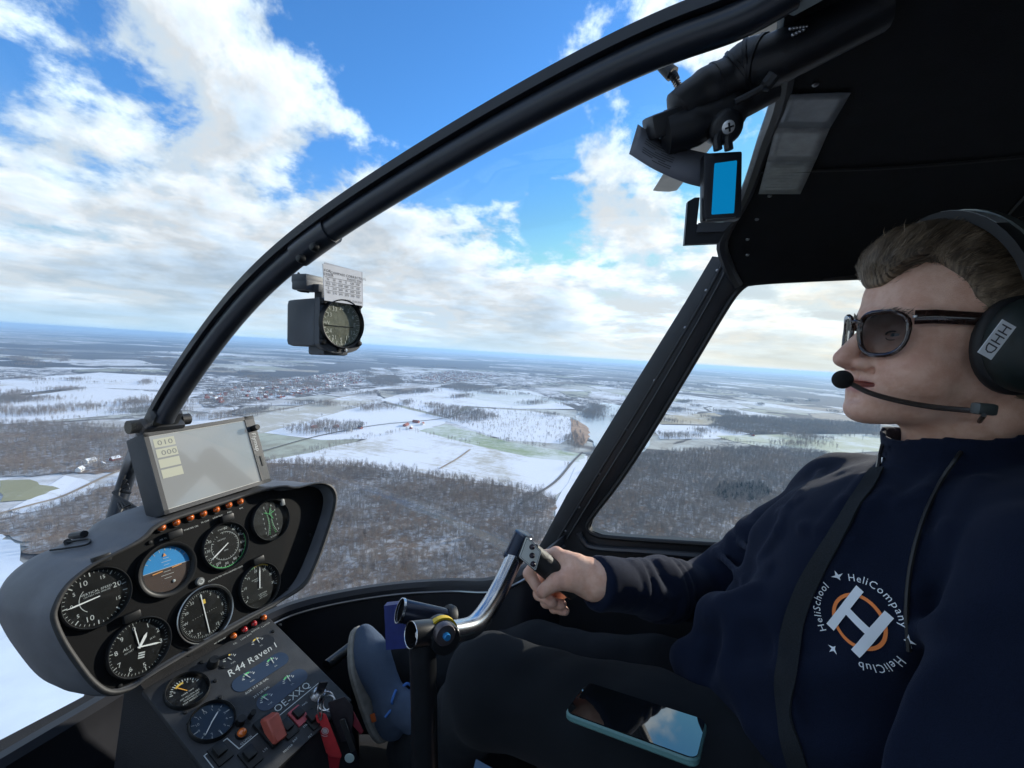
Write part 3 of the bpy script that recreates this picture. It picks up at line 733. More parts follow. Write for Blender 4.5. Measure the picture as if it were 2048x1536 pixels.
# unseen left door: outline mirrored, window opening enlarged to let more light in
def mirror_obj(o, nm):
    me = o.data.copy(); n = len(me.vertices); a = np.empty(n*3); me.vertices.foreach_get('co', a); a = a.reshape(-1, 3); a[:, 0] = 2*CX-a[:, 0]; me.vertices.foreach_set('co', a.ravel()); me.flip_normals()
    return put(bpy.data.objects.new(nm, me), heli)
lw_ = [mir(p) for p in rounded([np.array([XD, y, z]) for y, z in ((.31, -.50), (.30, -.42), (.12, -.05), (-.04, .175), (-.10, .19), (-.90, .19), (-.94, .16), (-.94, -.48), (-.90, -.52), (.22, -.52))])]
lo_ = [mir(p) for p in OUT]
ring_between(lw_, lo_, -.03, 'door_frame', trim, heli)
# --- lower nose tub, sill trim, floor, rear bulkhead
half = spline([np.array([1.04, .30, -.44])]+SR, 5); full = half+[mir(p) for p in half[-2::-1]]
def inset(p, dx, dz): v = np.array([p[0]-CX, p[1]-.1, 0]); L = np.linalg.norm(v); return np.array([CX+v[0]*(1-dx/L), .1+v[1]*(1-dx/L), p[2]+dz])
m = MB(); m.grid([[inset(p, -.012, .004) for p in full], [inset(p, .012, .010) for p in full], [inset(p, .024, .002) for p in full], [inset(p, .026, -.03) for p in full], [inset(p, .05, -.14) for p in full], [np.array([*inset(p, .09, 0)[:2], -.93]) for p in full]])
tub = m.build('nose_tub', mat('tub_liner', (.010, .011, .016), .55, var=.3, vscale=12), heli, smooth=40)
m = MB(); m.tube([inset(p, .030, -.008) for p in half], .0032, 8); m.build('sill_trim', mat('sill_beading', (.35, .38, .42), .3, 1.0), heli)
m = MB(); m.grid([[np.array([-.2, y, -.94]), np.array([1.08, y, -.94])] for y in (1.4, .6, -.3, -1.55)]); m.build('floor', carpet, heli, smooth=None)
m = MB(); m.box((CX, -1.55, -.3), (.68, .02, .7)); m.build('rear_bulkhead', liner, heli)
for s in (-1, 1): m = MB(); m.box((CX+s*.625, -1.25, -.70), (.015, .32, .26)); m.build('rear_side_panel', trim, heli)
# --- seats
seatm = mat('seat_fabric', (.020, .021, .024), .9, bump=.6, bscale=600, var=.15, vscale=25)
def seat(xc):
    m = MB(); m.box((xc, -.14, -.66), (.23, .25, .07), bev=.04); s = m.build('seat', seatm, heli)
    m = MB(); M = Matrix.Translation((xc, -.52, -.30)) @ Matrix.Rotation(math.radians(14), 4, 'X'); m.box((0, 0, 0), (.22, .055, .37), M, bev=.045); m.build('backrest', seatm, heli)
    m = MB(); m.box((xc, -.15, -.84), (.22, .24, .09), bev=.01); m.build('seat_box', trim, heli)
seat(.73); seat(.16)
# --- rotor blades overhead
blm = mat('rotor_blade_paint', (.42, .38, .34), .45, var=.15, vscale=3); hubp = np.array([CX, -.9, 1.62])
def blade(px, py, d, rot_):
    tip = at(px, py, d); tip[2] = max(tip[2], 1.35)
    return tip
for az in (72., 252.):
    a = math.radians(az); d = np.array([math.sin(a), math.cos(a), .05]); q = np.array([math.cos(a), -math.sin(a), 0]); rows = []
    for r in (.35, 1., 2.5, 5.03):
        w = .127; p = hubp+d*r
        rows.append([p-q*w+[0, 0, -.004], p-q*w*.6+[0, 0, .010], p+q*w*.4+[0, 0, .016], p+q*w+[0, 0, .002], p+q*w*.4+[0, 0, -.014], p-q*w*.6+[0, 0, -.012]])
    m = MB(); m.grid(rows, close=True); m.add(rows[0], [tuple(range(6))]); m.add(rows[-1], [tuple(range(6))]); m.build('rotor_blade', blm, heli, smooth=50)

# --- seams and fasteners of the lining and the door post
m = MB(); m.tube([p+[0, 0, -.003] for p in dense[9][8:]], .0022, 6); m.build('roof_seam', rubber, heli)
m = MB(); m.tube([dense[k][len(dense[0])//2+10]+[0, 0, -.003] for k in range(len(dense))], .0022, 6); m.build('roof_seam', rubber, heli)
def rivet(q, n_, r, nm, mt): a_ = nrm(np.cross(n_, [.3, .5, .81])); mm = MB(); mm.lathe([(0, r*.5), (r*.6, r*.42), (r, .0), (r, -r*.5)], 10, frame(q, a_, np.cross(n_, a_))); mm.build(nm, mt, heli)
for k in range(9): p = dense[1][len(dense[0])//2+2+k*2]; rivet(p+[0, 0, -.001], np.array([0, 0, -1.]), .0035, 'roof_rivet', screwm)
for k in range(8): f = .06+.125*k; i0 = int(f*3.999); A_ = [(1118, 1085), (1172, 990), (1280, 812), (1402, 600), (1446, 520)]; g = f*4-i0; p = (A_[i0][0]*(1-g)+A_[i0+1][0]*g, A_[i0][1]*(1-g)+A_[i0+1][1]*g); rivet(onx(*p, XD-.011), np.array([-1., 0, 0]), .0032, 'post_screw', screwm)
from mathutils.bvhtree import BVHTree
# ------------------------------------------------------------------ instrument pod
PO = np.array([.445, .764, -.424]); PE1 = nrm([.9994, 0, .0355]); PDN = np.array([.034, -.2827, -.9586]); PUP = nrm(-PDN-PE1*(PE1@-PDN)); PN = np.cross(PE1, PUP)   # PN faces the seats
PM = frame(PO, PE1, PUP)                       # panel frame: x right, y up, z towards the seats
PMi = PM.inverted()
def pan(px, py, off=0.): q = onp(px, py, PO+PN*off, PN); l = PMi @ Vector(q); return (l.x, l.y)
pod = thing('instrument_pod', PO-PUP*.12, 'black instrument pod with grey hood and six round dials, left of the pilot', 'instrument panel')
podm = mat('pod_grey_shell', (.105, .11, .122), .55, var=.2, vscale=20, bump=.2, bscale=900)
facem = mat('panel_black', (.0045, .005, .0058), .7, spec=.15, var=.2, vscale=40, bump=.25, bscale=1500)
bezm = mat('bezel_black', (.008, .009, .010), .42, spec=.3, var=.15, vscale=60)
dialm = mat('dial_black', (.006, .007, .008), .5)
print_w = mat('dial_white_print', (.50, .53, .52), .6); print_g = mat('dial_green_print', (.10, .50, .16), .6); print_y = mat('dial_yellow_print', (.75, .50, .07), .6); print_r = mat('dial_red_print', (.6, .05, .04), .6)
needlem = mat('needle_white', (.85, .86, .84), .5)
lensm = glassmat('dial_glass', (.96, .97, .97), .06)
OUTL = [(96, 1240), (98, 1218), (120, 1174), (168, 1133), (220, 1108), (280, 1078), (304, 1047), (420, 1010), (541, 972), (568, 980), (613, 967), (640, 972), (652, 990), (650, 1015), (637, 1059), (613, 1126), (589, 1174), (550, 1207), (514, 1226), (400, 1290), (289, 1353), (255, 1380), (211, 1391), (177, 1370), (144, 1327), (115, 1284)]
outl = [np.array(pan(*p)) for p in OUTL]
def round2(P, it=2):
    for _ in range(it): P = [q for i in range(len(P)) for q in (P[i]*.75+P[(i+1) % len(P)]*.25, P[i]*.25+P[(i+1) % len(P)]*.75)]
    return P
ol = round2(outl, 2); cen = sum(ol)/len(ol)
def pring(sc, z, dx=0., dy=0., grow=0.):
    out = []
    for p in ol:
        d = p-cen; L = np.linalg.norm(d); q = cen+d*(sc+grow/L); out.append(np.array([q[0]+dx, q[1]+dy, z]))
    return out
def hood(p):   # the right-hand lobe stands further out as a glare hood
    t = min(1, max(0, (p[0]-cen[0]-.10)/.06)); return t*t*(3-2*t)
def zr(ring, amt): return [np.array([p[0], p[1], p[2]+amt*hood(p)]) for p in ring]
m = MB(); m.grid([pring(1, -.004, grow=-.006), zr(pring(1, .006, grow=-.006), .02), zr(pring(1, .010, grow=-.003), .025), zr(pring(1, .010, grow=.0), .025), zr(pring(1, .004, grow=.003), .025), pring(1, -.02, grow=.006, dx=-.002, dy=.003), pring(1, -.06, grow=.008, dx=-.008, dy=.012), pring(1, -.10, grow=.006, dx=-.012, dy=.020), pring(.97, -.140, grow=0, dx=-.012, dy=.024), pring(.88, -.175, dx=-.008, dy=.022), pring(.55, -.195, dx=-.004, dy=.01), pring(.2, -.20)], close=True)
shell = m.build('hood_shell', podm, pod, PM, smooth=60)
m = MB(); m.grid([pring(1, .0108, grow=-.0065), pring(1, .0125, grow=-.003), pring(1, .0122, grow=.0), pring(1, .009, grow=.0022)], close=True)
# rubber lip along the rim (follows the hood)
lipr = [zr(pring(1, .0085, grow=-.0062), .0225), zr(pring(1, .0125, grow=-.004), .025), zr(pring(1, .013, grow=-.001), .025), zr(pring(1, .010, grow=.0022), .025)]
m = MB(); m.grid(lipr, close=True); m.build('rim', mat('rim_rubber', (.03, .03, .03), .6, var=.3, vscale=80), pod, PM, smooth=60)
m = MB(); f = pring(1, -.001, grow=-.004); m.add(f, [tuple(range(len(f)))]); m.build('panel_face', facem, pod, PM, smooth=None)

def ticks(mb, R, n, a0, a1, l, w, z, every=0, l2=0, w2=0):
    for k in range(n+1):
        a = a0+(a1-a0)*k/n; big = every and k % every == 0; L = l2 if big else l; ww = w2 if big else w
        c, s = math.sin(a), math.cos(a)     # a measured clockwise from top
        q = (s, -c); P = [(c*R+q[0]*ww, s*R+q[1]*ww, z), (c*R-q[0]*ww, s*R-q[1]*ww, z), (c*(R-L)-q[0]*ww, s*(R-L)-q[1]*ww, z), (c*(R-L)+q[0]*ww, s*(R-L)+q[1]*ww, z)]
        mb.add(P, [(0, 1, 2, 3)])
def arc(mb, R0, R1, a0, a1, z, n=24):
    rows = []
    for k in range(n+1): a = a0+(a1-a0)*k/n; c, s = math.sin(a), math.cos(a); rows.append([(c*R0, s*R0, z), (c*R1, s*R1, z)])
    mb.grid(rows)
def needle(mb, a, l, tail, w, z, tip=.35):
    c, s = math.sin(a), math.cos(a); q = (s, -c)
    def P(r, o): return (c*r+q[0]*o, s*r+q[1]*o)
    poly = [P(-tail, -w*.7), P(l*.75, -w), P(l, -w*tip*.3), P(l, w*tip*.3), P(l*.75, w), P(-tail, w*.7)]
    mb.prism(poly, z, z+.0006)
def rad_text(mb, s, size, R, a, z): text(mb, s, size, R*math.sin(a), R*math.cos(a), z)
D = math.radians
def gauge(name, u, v, R, marks, needles=(), tilt=0., face=None, bez=True, label=None, parent=None, M0=None, depth=.006):
    """round instrument: dial, bezel, printed scale, pointers, glass"""
    M = (M0 or PM) @ Matrix.Translation((u, v, 0)) @ Matrix.Rotation(tilt, 4, 'Z')
    m = MB(); m.lathe([(0, .0004), (R, .0004)], 40); dl = m.build(name, face or dialm, parent or pod, M, smooth=None)
    if label: dl['label'] = label
    if bez:
        m = MB(); m.lathe([(R, .0002), (R*1.005, depth), (R*1.035, depth+.0012), (R*1.07, depth), (R*1.085, .0002)], 48, close=True); m.build('bezel', bezm, dl, M, smooth=50)
    for mb, mt in marks: mb.build('scale', mt, dl, M, smooth=None, fix=False)
    for mb, mt in needles: mb.build('pointer', mt, dl, M, smooth=None)
    m = MB(); m.lathe([(R*1.0, depth*.8), (R*.6, depth*.95), (0, depth)], 32); m.build('cover_glass', lensm, dl, M, smooth=180)
    return dl
Z1, Z2 = .0009, .0016
GR = .0385
# vertical speed
w = MB(); ticks(w, GR*.96, 40, D(-90-172), D(-90+172), .0028, .0003, Z1, 5, .0055, .0007)
for s, a in (('0', -90), ('5', -56), ('10', -24), ('15', 24), ('20', 74), ('15', 118), ('10', 180+24), ('5', 180+56)):
    rad_text(w, s, .0105 if s in ('10', '20') else .007, GR*.70, D(a), Z1)
text(w, 'VERTICAL SPEED', .0044, .002, .0092, Z1, 0); text(w, '100 FEET PER MINUTE', .0030, .002, .0052, Z1)
n = MB(); needle(n, D(-92), GR*.86, .004, .0010, Z2); arc(w, GR*.48, GR*.50, D(-140), D(-40), Z1, 12)
gauge('vertical_speed_dial', -.113, .047, GR, [(w, print_w)], [(n, needlem)])
# attitude
M = PM @ Matrix.Translation((-.022, .047, 0)); R = .0395
m = MB(); m.lathe([(0, .0004), (R, .0004)], 40); att = m.build('attitude_dial', dialm, pod, M, smooth=None)
roll = D(-4); cs, sn = math.cos(roll), math.sin(roll)
skyb = mat('attitude_blue', (.02, .27, .62), .5, emit=None); gndb = mat('attitude_brown', (.055, .030, .022), .6)
def half_disc(up, R, z, h0=.002):
    a0 = math.asin(h0/R); N = 30; P = []
    if up: P = [(R*math.cos(a0+(math.pi-2*a0)*k/N), R*math.sin(a0+(math.pi-2*a0)*k/N)) for k in range(N+1)]
    else: P = [(R*math.cos(math.pi-a0+(math.pi+2*a0)*k/N), R*math.sin(math.pi-a0+(math.pi+2*a0)*k/N)) for k in range(N+1)]
    return [(x*cs-y*sn, x*sn+y*cs, z) for x, y in P]
m = MB(); p = half_disc(True, R*.86, .0010); m.add(p, [tuple(range(len(p)))]); m.build('sky_half', skyb, att, M, smooth=None)
m = MB(); p = half_disc(False, R*.86, .0010); m.add(p, [tuple(range(len(p)))]); m.build('ground_half', gndb, att, M, smooth=None)
w = MB(); 
for k, L in ((-3, .010), (-2, .018), (-1, .010), (1, .008), (2, .014), (3, .008)): w.box((-.0*k, .002+k*.0052, .0014), (L/2, .0003, .0001))
w.box((0, .002, .0013), (R*.85, .0004, .0001)); ticks(w, R*.84, 8, D(-60), D(60), .004, .0004, .0014); w.build('scale', print_w, att, M @ Matrix.Rotation(roll, 4, 'Z'), smooth=None)
o_ = mat('attitude_orange', (.85, .36, .10), .5); m = MB(); m.box((-.014, -.0005, .0022), (.007, .0007, .0003)); m.box((.014, -.0005, .0022), (.007, .0007, .0003)); m.prism([(-.0025, .021), (.0025, .021), (0, .0265)], .0018, .0022); m.build('aircraft_symbol', o_, att, M, smooth=None)
m = MB(); m.ball((.006, -.022, .002), (.0024, .0024, .0012)); m.build('slip_ball', print_w, att, M)
m = MB(); m.lathe([(R*.86, .0008), (R*.88, .005), (R*.98, .0075), (R*1.06, .0075), (R*1.10, .0002)], 48, close=True); m.build('bezel', bezm, att, M, smooth=50)
m = MB(); m.lathe([(R*.9, .0055), (0, .006)], 32); m.build('cover_glass', lensm, att, M, smooth=180)
# airspeed
w = MB(); g_ = MB(); ticks(w, GR*.97, 26, D(30), D(330), .003, .00028, Z1, 2, .0045, .0005); arc(g_, GR*.95, GR*.985, D(75), D(245), Z1+.0001, 40); ticks(w, GR*.62, 30, D(0), D(330), .002, .0002, Z1, 3, .003, .0003)
for k, s in enumerate(('30', '40', '50', '60', '70', '80', '90', '100', '120', '130', '140')): rad_text(w, s, .0062, GR*.80, D(12+k*29), Z1)
arc(w, GR*.62, GR*.635, D(-10), D(300), Z1, 40); text(w, 'AIRSPEED', .0032, -.004, .0125, Z1); text(w, 'KNOTS', .0036, -.001, .030, Z1); text(w, 'MPH', .0034, 0, -.008, Z1)
n = MB(); needle(n, D(242), GR*.80, .006, .0011, Z2); gauge('airspeed_dial', .073, .047, GR, [(w, print_w), (g_, print_g)], [(n, needlem)])
# altimeter
w = MB(); ticks(w, GR*.97, 50, 0, 2*math.pi, .0028, .00028, Z1, 5, .005, .0005)
for k in range(10):
    if k != 4: rad_text(w, str(k), .0092, GR*.74, D(36*k), Z1)
text(w, 'ALT', .0058, -.014, .007, Z1, 0, True, .2); text(w, '100 FEET', .003, -.013, .001, Z1); text(w, '29.92', .0032, .018, .002, Z1)
for k in range(3): w.box((.004, -.009-k*.0032, Z1), (.0042, .0010, .0001), Matrix.Rotation(-.35, 4, 'Z'))
n = MB(); needle(n, D(0), GR*.80, .002, .0007, Z2); n2 = MB(); needle(n2, D(42), GR*.50, .002, .0021, Z2+.0004, .2); n3 = MB(); needle(n3, D(112), GR*.72, .003, .0012, Z2+.0008)
gauge('altimeter_dial', -.076, -.047, GR, [(w, print_w)], [(n, needlem), (n2, needlem), (n3, needlem)], tilt=D(4))
# course indicator
w = MB(); ticks(w, GR*.95, 72, 0, 2*math.pi, .0022, .00022, Z1, 2, .0036, .0003)
for k, s in enumerate(('N', '3', '6', 'E', '12', '15', 'S', '21', '24', 'W', '30', '33')): rad_text(w, s, .0062, GR*.78, D(30*k), Z1)
for k in range(-5, 6):
    if k: m_ = Matrix.Translation((k*.0038, 0, Z1)); w.lathe([(0, 0), (.0006, 0)], 8, m_)
n = MB(); n.box((0, 0, Z2), (.0007, GR*.86, .0003)); y_ = MB(); y_.prism([(.001, .016), (.005, .016), (.005, .023), (.001, .023)], Z1, Z1+.0004)
gauge('course_dial', .019, -.048, GR*1.04, [(w, print_w), (y_, print_y)], [(n, needlem)], tilt=D(2))
m = MB(); M = PM @ Matrix.Translation((.019, -.048, 0)); m.lathe([(GR*1.13, .0060), (GR*1.16, .0072), (GR*1.185, .0060)], 48, close=True); m.build('bezel_ring', mat('bezel_bright', (.45, .46, .45), .35, 1.), pod, M, smooth=50)
m = MB(); m.lathe([(0, .011), (.0052, .011), (.0060, .009), (.0060, 0)], 20, PM @ Matrix.Translation((-.018, -.0915, 0))); m.build('course_knob', bezm, pod)
# manifold pressure
w = MB(); g_ = MB(); y2 = MB(); ticks(w, GR*.95, 30, D(-120), D(110), .003, .0003, Z1, 5, .0052, .0006)
for k, s in enumerate(('5', '10', '15', '20', '25', '30', '35')): rad_text(w, s, .0062, GR*.72, D(-112+k*36), Z1)
arc(g_, GR*.92, GR*.98, D(-50), D(-4), Z1+.0001); arc(y2, GR*.92, GR*.98, D(-4), D(40), Z1+.0001); text(w, 'MANIFOLD', .0034, -.004, .0135, Z1); text(w, 'PRESS', .0034, -.003, .0098, Z1); text(w, 'IN. HG', .003, 0, -.006, Z1); text(w, 'CAUTION', .0036, .003, -.0165, Z1); text(w, 'SEE LIMITS', .0028, .003, -.0200, Z1); text(w, 'LIMIT CHART', .0028, .003, -.0235, Z1)
n = MB(); needle(n, D(12), GR*.85, .005, .0012, Z2); gauge('manifold_pressure_dial', .119, -.048, GR*.98, [(w, print_w), (g_, print_g), (y2, print_y)], [(n, needlem)])
# twin tachometer
u, v = pan(540, 1040); w = MB(); g_ = MB(); 
for s in (-1, 1):
    for k in range(14):
        y = -.026+k*.0033; x = s*(.0085-.0052*math.cos((k-7)/7*1.2)); g_.box((x, y, Z1), (.0016, .00035, .0001))
    rows = [[(s*(.0030+.010*((k-9)/10)**2), -.028+k*.0034, Z1), (s*(.0036+.010*((k-9)/10)**2), -.028+k*.0034, Z1)] for k in range(16)]; w.grid(rows)
    for k, t_ in enumerate(('5', '6', '7', '8', '9')): text(w, t_, .0052, s*.0135, -.022+k*.0095, Z1)
text(w, 'E', .006, -.008, .027, Z1); text(w, 'R', .006, .008, .027, Z1); text(w, '% RPM', .0042, 0, -.0325, Z1)
for a in (20, -62, 75, 150): n = MB(); needle(n, D(a), .013, 0, .0006, Z2); g_.add([(x, y+.012, z) for x, y, z in n.v], n.f)
gauge('rotor_tachometer_dial', u, v, GR*.98, [(w, print_w), (g_, print_g)])
# warning lamps along the top
amb = mat('amber_lens', (.62, .13, .015), .12, spec=.8, coat=.6); redl = mat('red_lens', (.40, .02, .025), .12, spec=.8, coat=.6)
def lamp(u, v, r, lm, M0, parent, txt=None):
    M = M0 @ Matrix.Translation((u, v, 0)); m = MB(); m.lathe([(0, r*1.25), (r*.45, r*1.15), (r*.8, r*.8), (r*.95, r*.35), (r*.95, 0)], 20); L = m.build('warning_lamp', lm, parent, M, smooth=50)
    m = MB(); m.lathe([(r*.95, .0), (r*.95, r*.4), (r*1.15, r*.42), (r*1.25, r*.1), (r*1.25, 0)], 20, close=True); m.build('lamp_ring', bezm, L, M, smooth=40)
for i, (px, py) in enumerate([(322, 1055), (351, 1045), (379, 1035), (405, 1027), (431, 1019), (456, 1010), (479, 1003)]): u, v = pan(px, py); lamp(u, v, .0063, amb, PM, pod)
w = MB()
for i, (px, py, s) in enumerate([(330, 1077, 'MR TEMP'), (354, 1063, 'MR CHIP'), (382, 1056, 'STARTER ON'), (410, 1043, 'TR CHIP'), (436, 1033, 'LOW FUEL'), (459, 1024, 'FUEL'), (482, 1016, 'AUX')]): u, v = pan(px, py); text(w, s, .0036, u, v, .0004)
for (px, py, s, sz) in [(452, 1147, 'CLEAN FILTER WITH AIRSPEED LIMITS', .0034), (430, 1272, 'MINIMUM CREW ONE PILOT', .0032), (440, 1281, 'NO SMOKING', .0030)]: u, v = pan(px, py); text(w, s, sz, u, v, .0004)
w.build('panel_lettering', print_w, pod, PM, smooth=None, fix=False)
u, v = pan(398, 1163); m = MB(); m.lathe([(0, .006), (.006, .006), (.0066, .004), (.0066, 0)], 20, PM @ Matrix.Translation((u, v, 0))); k_ = m.build('adjust_knob', mat('knob_pale', (.16, .17, .17), .5), pod)
m = MB(); M = PM @ Matrix.Translation((u, v, .0064)); arc(m, .0030, .0042, 0, 4.6, 0, 14); m.build('knob_print', print_w, k_, M, smooth=None)
for (px, py) in [(563, 1008), (300, 1085), (200, 1125), (120, 1245), (240, 1372), (470, 1255), (575, 1180), (620, 1070)]:
    u, v = pan(px, py); m = MB(); m.lathe([(0, .0022), (.0028, .0018), (.0034, .0)], 12, PM @ Matrix.Translation((u, v, 0))); m.build('screw', bezm, pod)
for (u, v, dx, dy) in [(-.113, .047, .012, .050), (.073, .047, .010, .047), (.119, -.048, .004, .046), (-.076, -.047, -.004, .048), (-.022, .047, .018, .050)]:
    m = MB(); m.box((u+dx, v+dy, .005), (.011, .0065, .005), PM, bev=.003); m.build('post_light', bezm, pod)
u, v = pan(562, 1005); m = MB(); m.box((u, v, .004), (.004, .007, .004), PM, bev=.003); m.build('slip_indicator', mat('slip_grey', (.22, .23, .23), .5), pod)
# two small clips lying on the hood
PODB = BVHTree.FromPolygons([PM @ v.co for v in shell.data.vertices], [tuple(p.vertices) for p in shell.data.polygons])
def onpod(px, py, off=.003):
    r = Vector(ray(px, py)).normalized(); loc, n_, _, _ = PODB.ray_cast(Vector((0, 0, 0)), r)
    if loc is None: loc, n_, _, _ = PODB.find_nearest(Vector(at(px, py, .78)))
    n_ = n_ if n_.dot(r) < 0 else -n_
    return np.array(loc+n_*off)
clip = thing('pen_clip', at(140, 1082, .78), 'black clips and loop of cord lying on the grey pod hood', 'clip')
m = MB(); a = Vector(at(128, 1083, .72)); 
def lay(px, py, off=.004): return onp(px, py, PO+PUP*.098, PUP) 
m.tube([onpod(108, 1094, .004), onpod(137, 1088, .004)], .0050, 8); m.build('barrel', bezm, clip)
m = MB(); m.tube([onpod(148, 1078, .006), onpod(172, 1074, .006)], .0056, 8); m.build('barrel', bezm, clip)
m = MB(); m.tube(spline([onpod(137, 1088), onpod(160, 1084), onpod(180, 1082), onpod(176, 1092), onpod(140, 1099), onpod(102, 1104)], 5), .0016, 6); m.build('cord_loop', bezm, clip)

# ------------------------------------------------------------------ lower console: sloping switch panel on a pedestal
CO = np.array([.470, .730, -.532]); CE2 = nrm([0, -.935, -.355]); CE1 = np.array([1., 0, 0]); CUP = -CE2
_tl, _tr, _br = ray(285, 1385), ray(540, 1232), ray(704, 1400)
yT = .735; TL = _tl*(yT/_tl[1]); TR = _tr*(yT/_tr[1]); BR = _br*(TR[0]/_br[0]); TL[2] = TR[2] = (TL[2]+TR[2])/2
CO = (TL+TR)/2; CE2 = nrm([0, BR[1]-TR[1], BR[2]-TR[2]]); CL = np.linalg.norm((BR-TR)[1:]); CW = TR[0]-TL[0]
CM = frame(CO, [1, 0, 0], -CE2); CMi = CM.inverted(); CN = np.array(CM.col[2][:3])
def con(px, py): q = onp(px, py, CO, CN); l = CMi @ Vector(q); return (l.x, l.y)
cons = thing('switch_console', CO+[0, -.1, -.38], 'sloping grey console with small gauges, switches and lettering below the pod', 'console')
consm = mat('console_grey', (.028, .030, .034), .55, var=.25, spec=.35, vscale=40, bump=.2, bscale=1200)
m = MB(); m.box((0, -CL/2, -.0045), (CW/2, CL/2, .0045), bev=.002); m.build('console_plate', consm, cons, CM)
m = MB(); a = CW/2-.004; z0 = -.40
m.add([CM @ Vector(p) for p in ((-a, .05, -.004), (a, .05, -.004), (a, -CL+.004, -.006), (-a, -CL+.004, -.006))]+[Vector((CO[0]+s*(a+.03), CO[1]+y, -.93)) for s, y in ((-1, .08), (1, .08), (1, -.26), (-1, -.26))], [(0, 1, 2, 3), (4, 5, 6, 7), (0, 1, 5, 4), (1, 2, 6, 5), (2, 3, 7, 6), (3, 0, 4, 7)]); m.build('pedestal', mat('pedestal_black', (.011, .011, .014), .8, bump=.5, bscale=500), cons)
m = MB(); x0, y0 = con(470, 1320); 
# cluster of six small gauges in two rounded windows
inset_m = mat('cluster_black', (.010, .011, .013), .4); blue_refl_m = mat('cluster_blue_reflection', (.014, .030, .062), .4)  # the blue is a reflection put into the window colour
def slot(pa, pb, w, mt, z, name):
    A, B = np.array(con(*pa)), np.array(con(*pb)); d = nrm(B-A); q = np.array([-d[1], d[0]]); P = []
    for k in range(9): t = math.pi*(.5+k/8); P.append(A+w*(d*math.cos(t)+q*math.sin(t)))
    for k in range(9): t = math.pi*(1.5+k/8); P.append(B+w*(d*math.cos(t)+q*math.sin(t)))
    mm = MB(); mm.prism([tuple(p) for p in P], z-.0006, z); return mm.build(name, mt, cons, CM, smooth=30)
small = [((455, 1323), (532, 1283), inset_m, ((462, 1321), (518, 1287))), ((483, 1368), (560, 1319), blue_refl_m, ((500, 1357), (547, 1328))), ((532, 1405), (598, 1353), blue_refl_m, ((536, 1402), (580, 1364)))]
for A, B, mt, gs in small:
    sl = slot(A, B, .0140, mt, .0008, 'gauge_window')
    for i, gq in enumerate(gs):
        x, y = con(*gq); w = MB(); g_ = MB(); y_ = MB(); M = CM @ Matrix.Translation((x, y, .0009)); ticks(w, .012, 8, D(-65), D(65), .003, .0004, .0003, 4, .004, .0006)
        arc(y_ if mt is inset_m else g_, .0095, .0118, D(-30), D(25), .0005); n = MB(); needle(n, D(-15+25*i), .013, 0, .0007, .0008); w.add(n.v, n.f); text(w, 'OIL' if i else 'FUEL', .0032, 0, -.006, .0003)
        w.build('scale', print_w, sl, M, smooth=None, fix=False)
        for b_, t_ in ((g_, print_g), (y_, print_y)):
            if b_.v: b_.build('range_mark', t_, sl, M, smooth=None)
ang = math.atan2(con(585, 1353)[1]-con(470, 1420)[1], con(585, 1353)[0]-con(470, 1420)[0]); ang = 0
w = MB()
def ctext(s, size, px, py, slant=0., wx=1.): x, y = con(px, py); text(w, s, size, x, y, .0006, 0, True, slant, None, wx)
ctext('AUX 17.0 US GAL', .0050, 514, 1372); ctext('29.5 US GAL', .0050, 523, 1384)
for s, px, py in (('OIL', 470, 1287), ('LOW RPM', 492, 1274), ('ROTOR', 511, 1260), ('CLUTCH', 531, 1250), ('CLUTCH', 492, 1481), ('ALT', 620, 1472), ('BAT', 590, 1480), ('STROBE', 615, 1448), ('MASTER', 576, 1497), ('NAV', 505, 1523), ('LTS', 530, 1500), ('MAG', 609, 1408)): ctext(s, .0042, px, py)
_w = w; w = MB(); ctext('R44 Raven I', .0170, 505, 1318, .25); w.build('model_lettering', print_w, cons, CM, smooth=None, fix=False)
w = MB(); ctext('OE-XXQ', .0165, 585, 1393); w.build('registration_lettering', print_w, cons, CM, smooth=None, fix=False); w = _w
# outlined switch group
P = [con(*p) for p in [(640, 1364), (478, 1498), (454, 1477), (408, 1512), (445, 1560)]]
w.build('console_lettering', print_w, cons, CM, smooth=None, fix=False)
m = MB()
for a, b in zip(P[:-1], P[1:]):
    a, b = np.array(a), np.array(b); d = nrm(b-a)*.0006; q = np.array([-d[1], d[0]]); m.prism([tuple(a-d-q), tuple(b+d-q), tuple(b+d+q), tuple(a-d+q)], .0002, .0005)
m.build('switch_outline', print_w, cons, CM, smooth=None)
for (px, py, lm) in [(466, 1274, amb), (488, 1261, redl), (507, 1249, redl), (527, 1237, amb)]: u, v = con(px, py); lamp(u, v, .0060, lm, CM, cons)
u, v = con(483, 1468); lamp(u, v, .0070, amb, CM, cons)
# two round gauges on the left
w = MB(); ticks(w, .022, 14, D(-70), D(70), .003, .0004, Z1, 2, .004, .0006); y_ = MB(); arc(y_, .015, .018, D(-35), D(10), Z1)
for k, s in enumerate(('0', '2', '4', '6', '8')): rad_text(w, s, .0045, .016, D(-56+28*k), Z1)
text(w, 'CARB TEMP', .0032, 0, -.002, Z1)
for k, s in enumerate(('OFF YELLOW ARC', 'WHEN BELOW', 'KEEP NEEDLE OUT')): text(w, s, .0032, 0, -.008-k*.0042, Z1)
n = MB(); needle(n, D(-30), .017, 0, .0007, Z2)
u, v = con(374, 1383); gauge('carburettor_dial', u, v, .0275, [(w, print_w), (y_, print_y)], [(n, mat('needle_orange', (.85, .38, .05), .5))], M0=CM, parent=cons)
w = MB(); ticks(w, .026, 12, 0, 2*math.pi, .004, .0004, Z1, 3, .006, .0007)
for k in range(12): rad_text(w, str(12 if k == 0 else k), .0055, .0185, D(30*k), Z1)
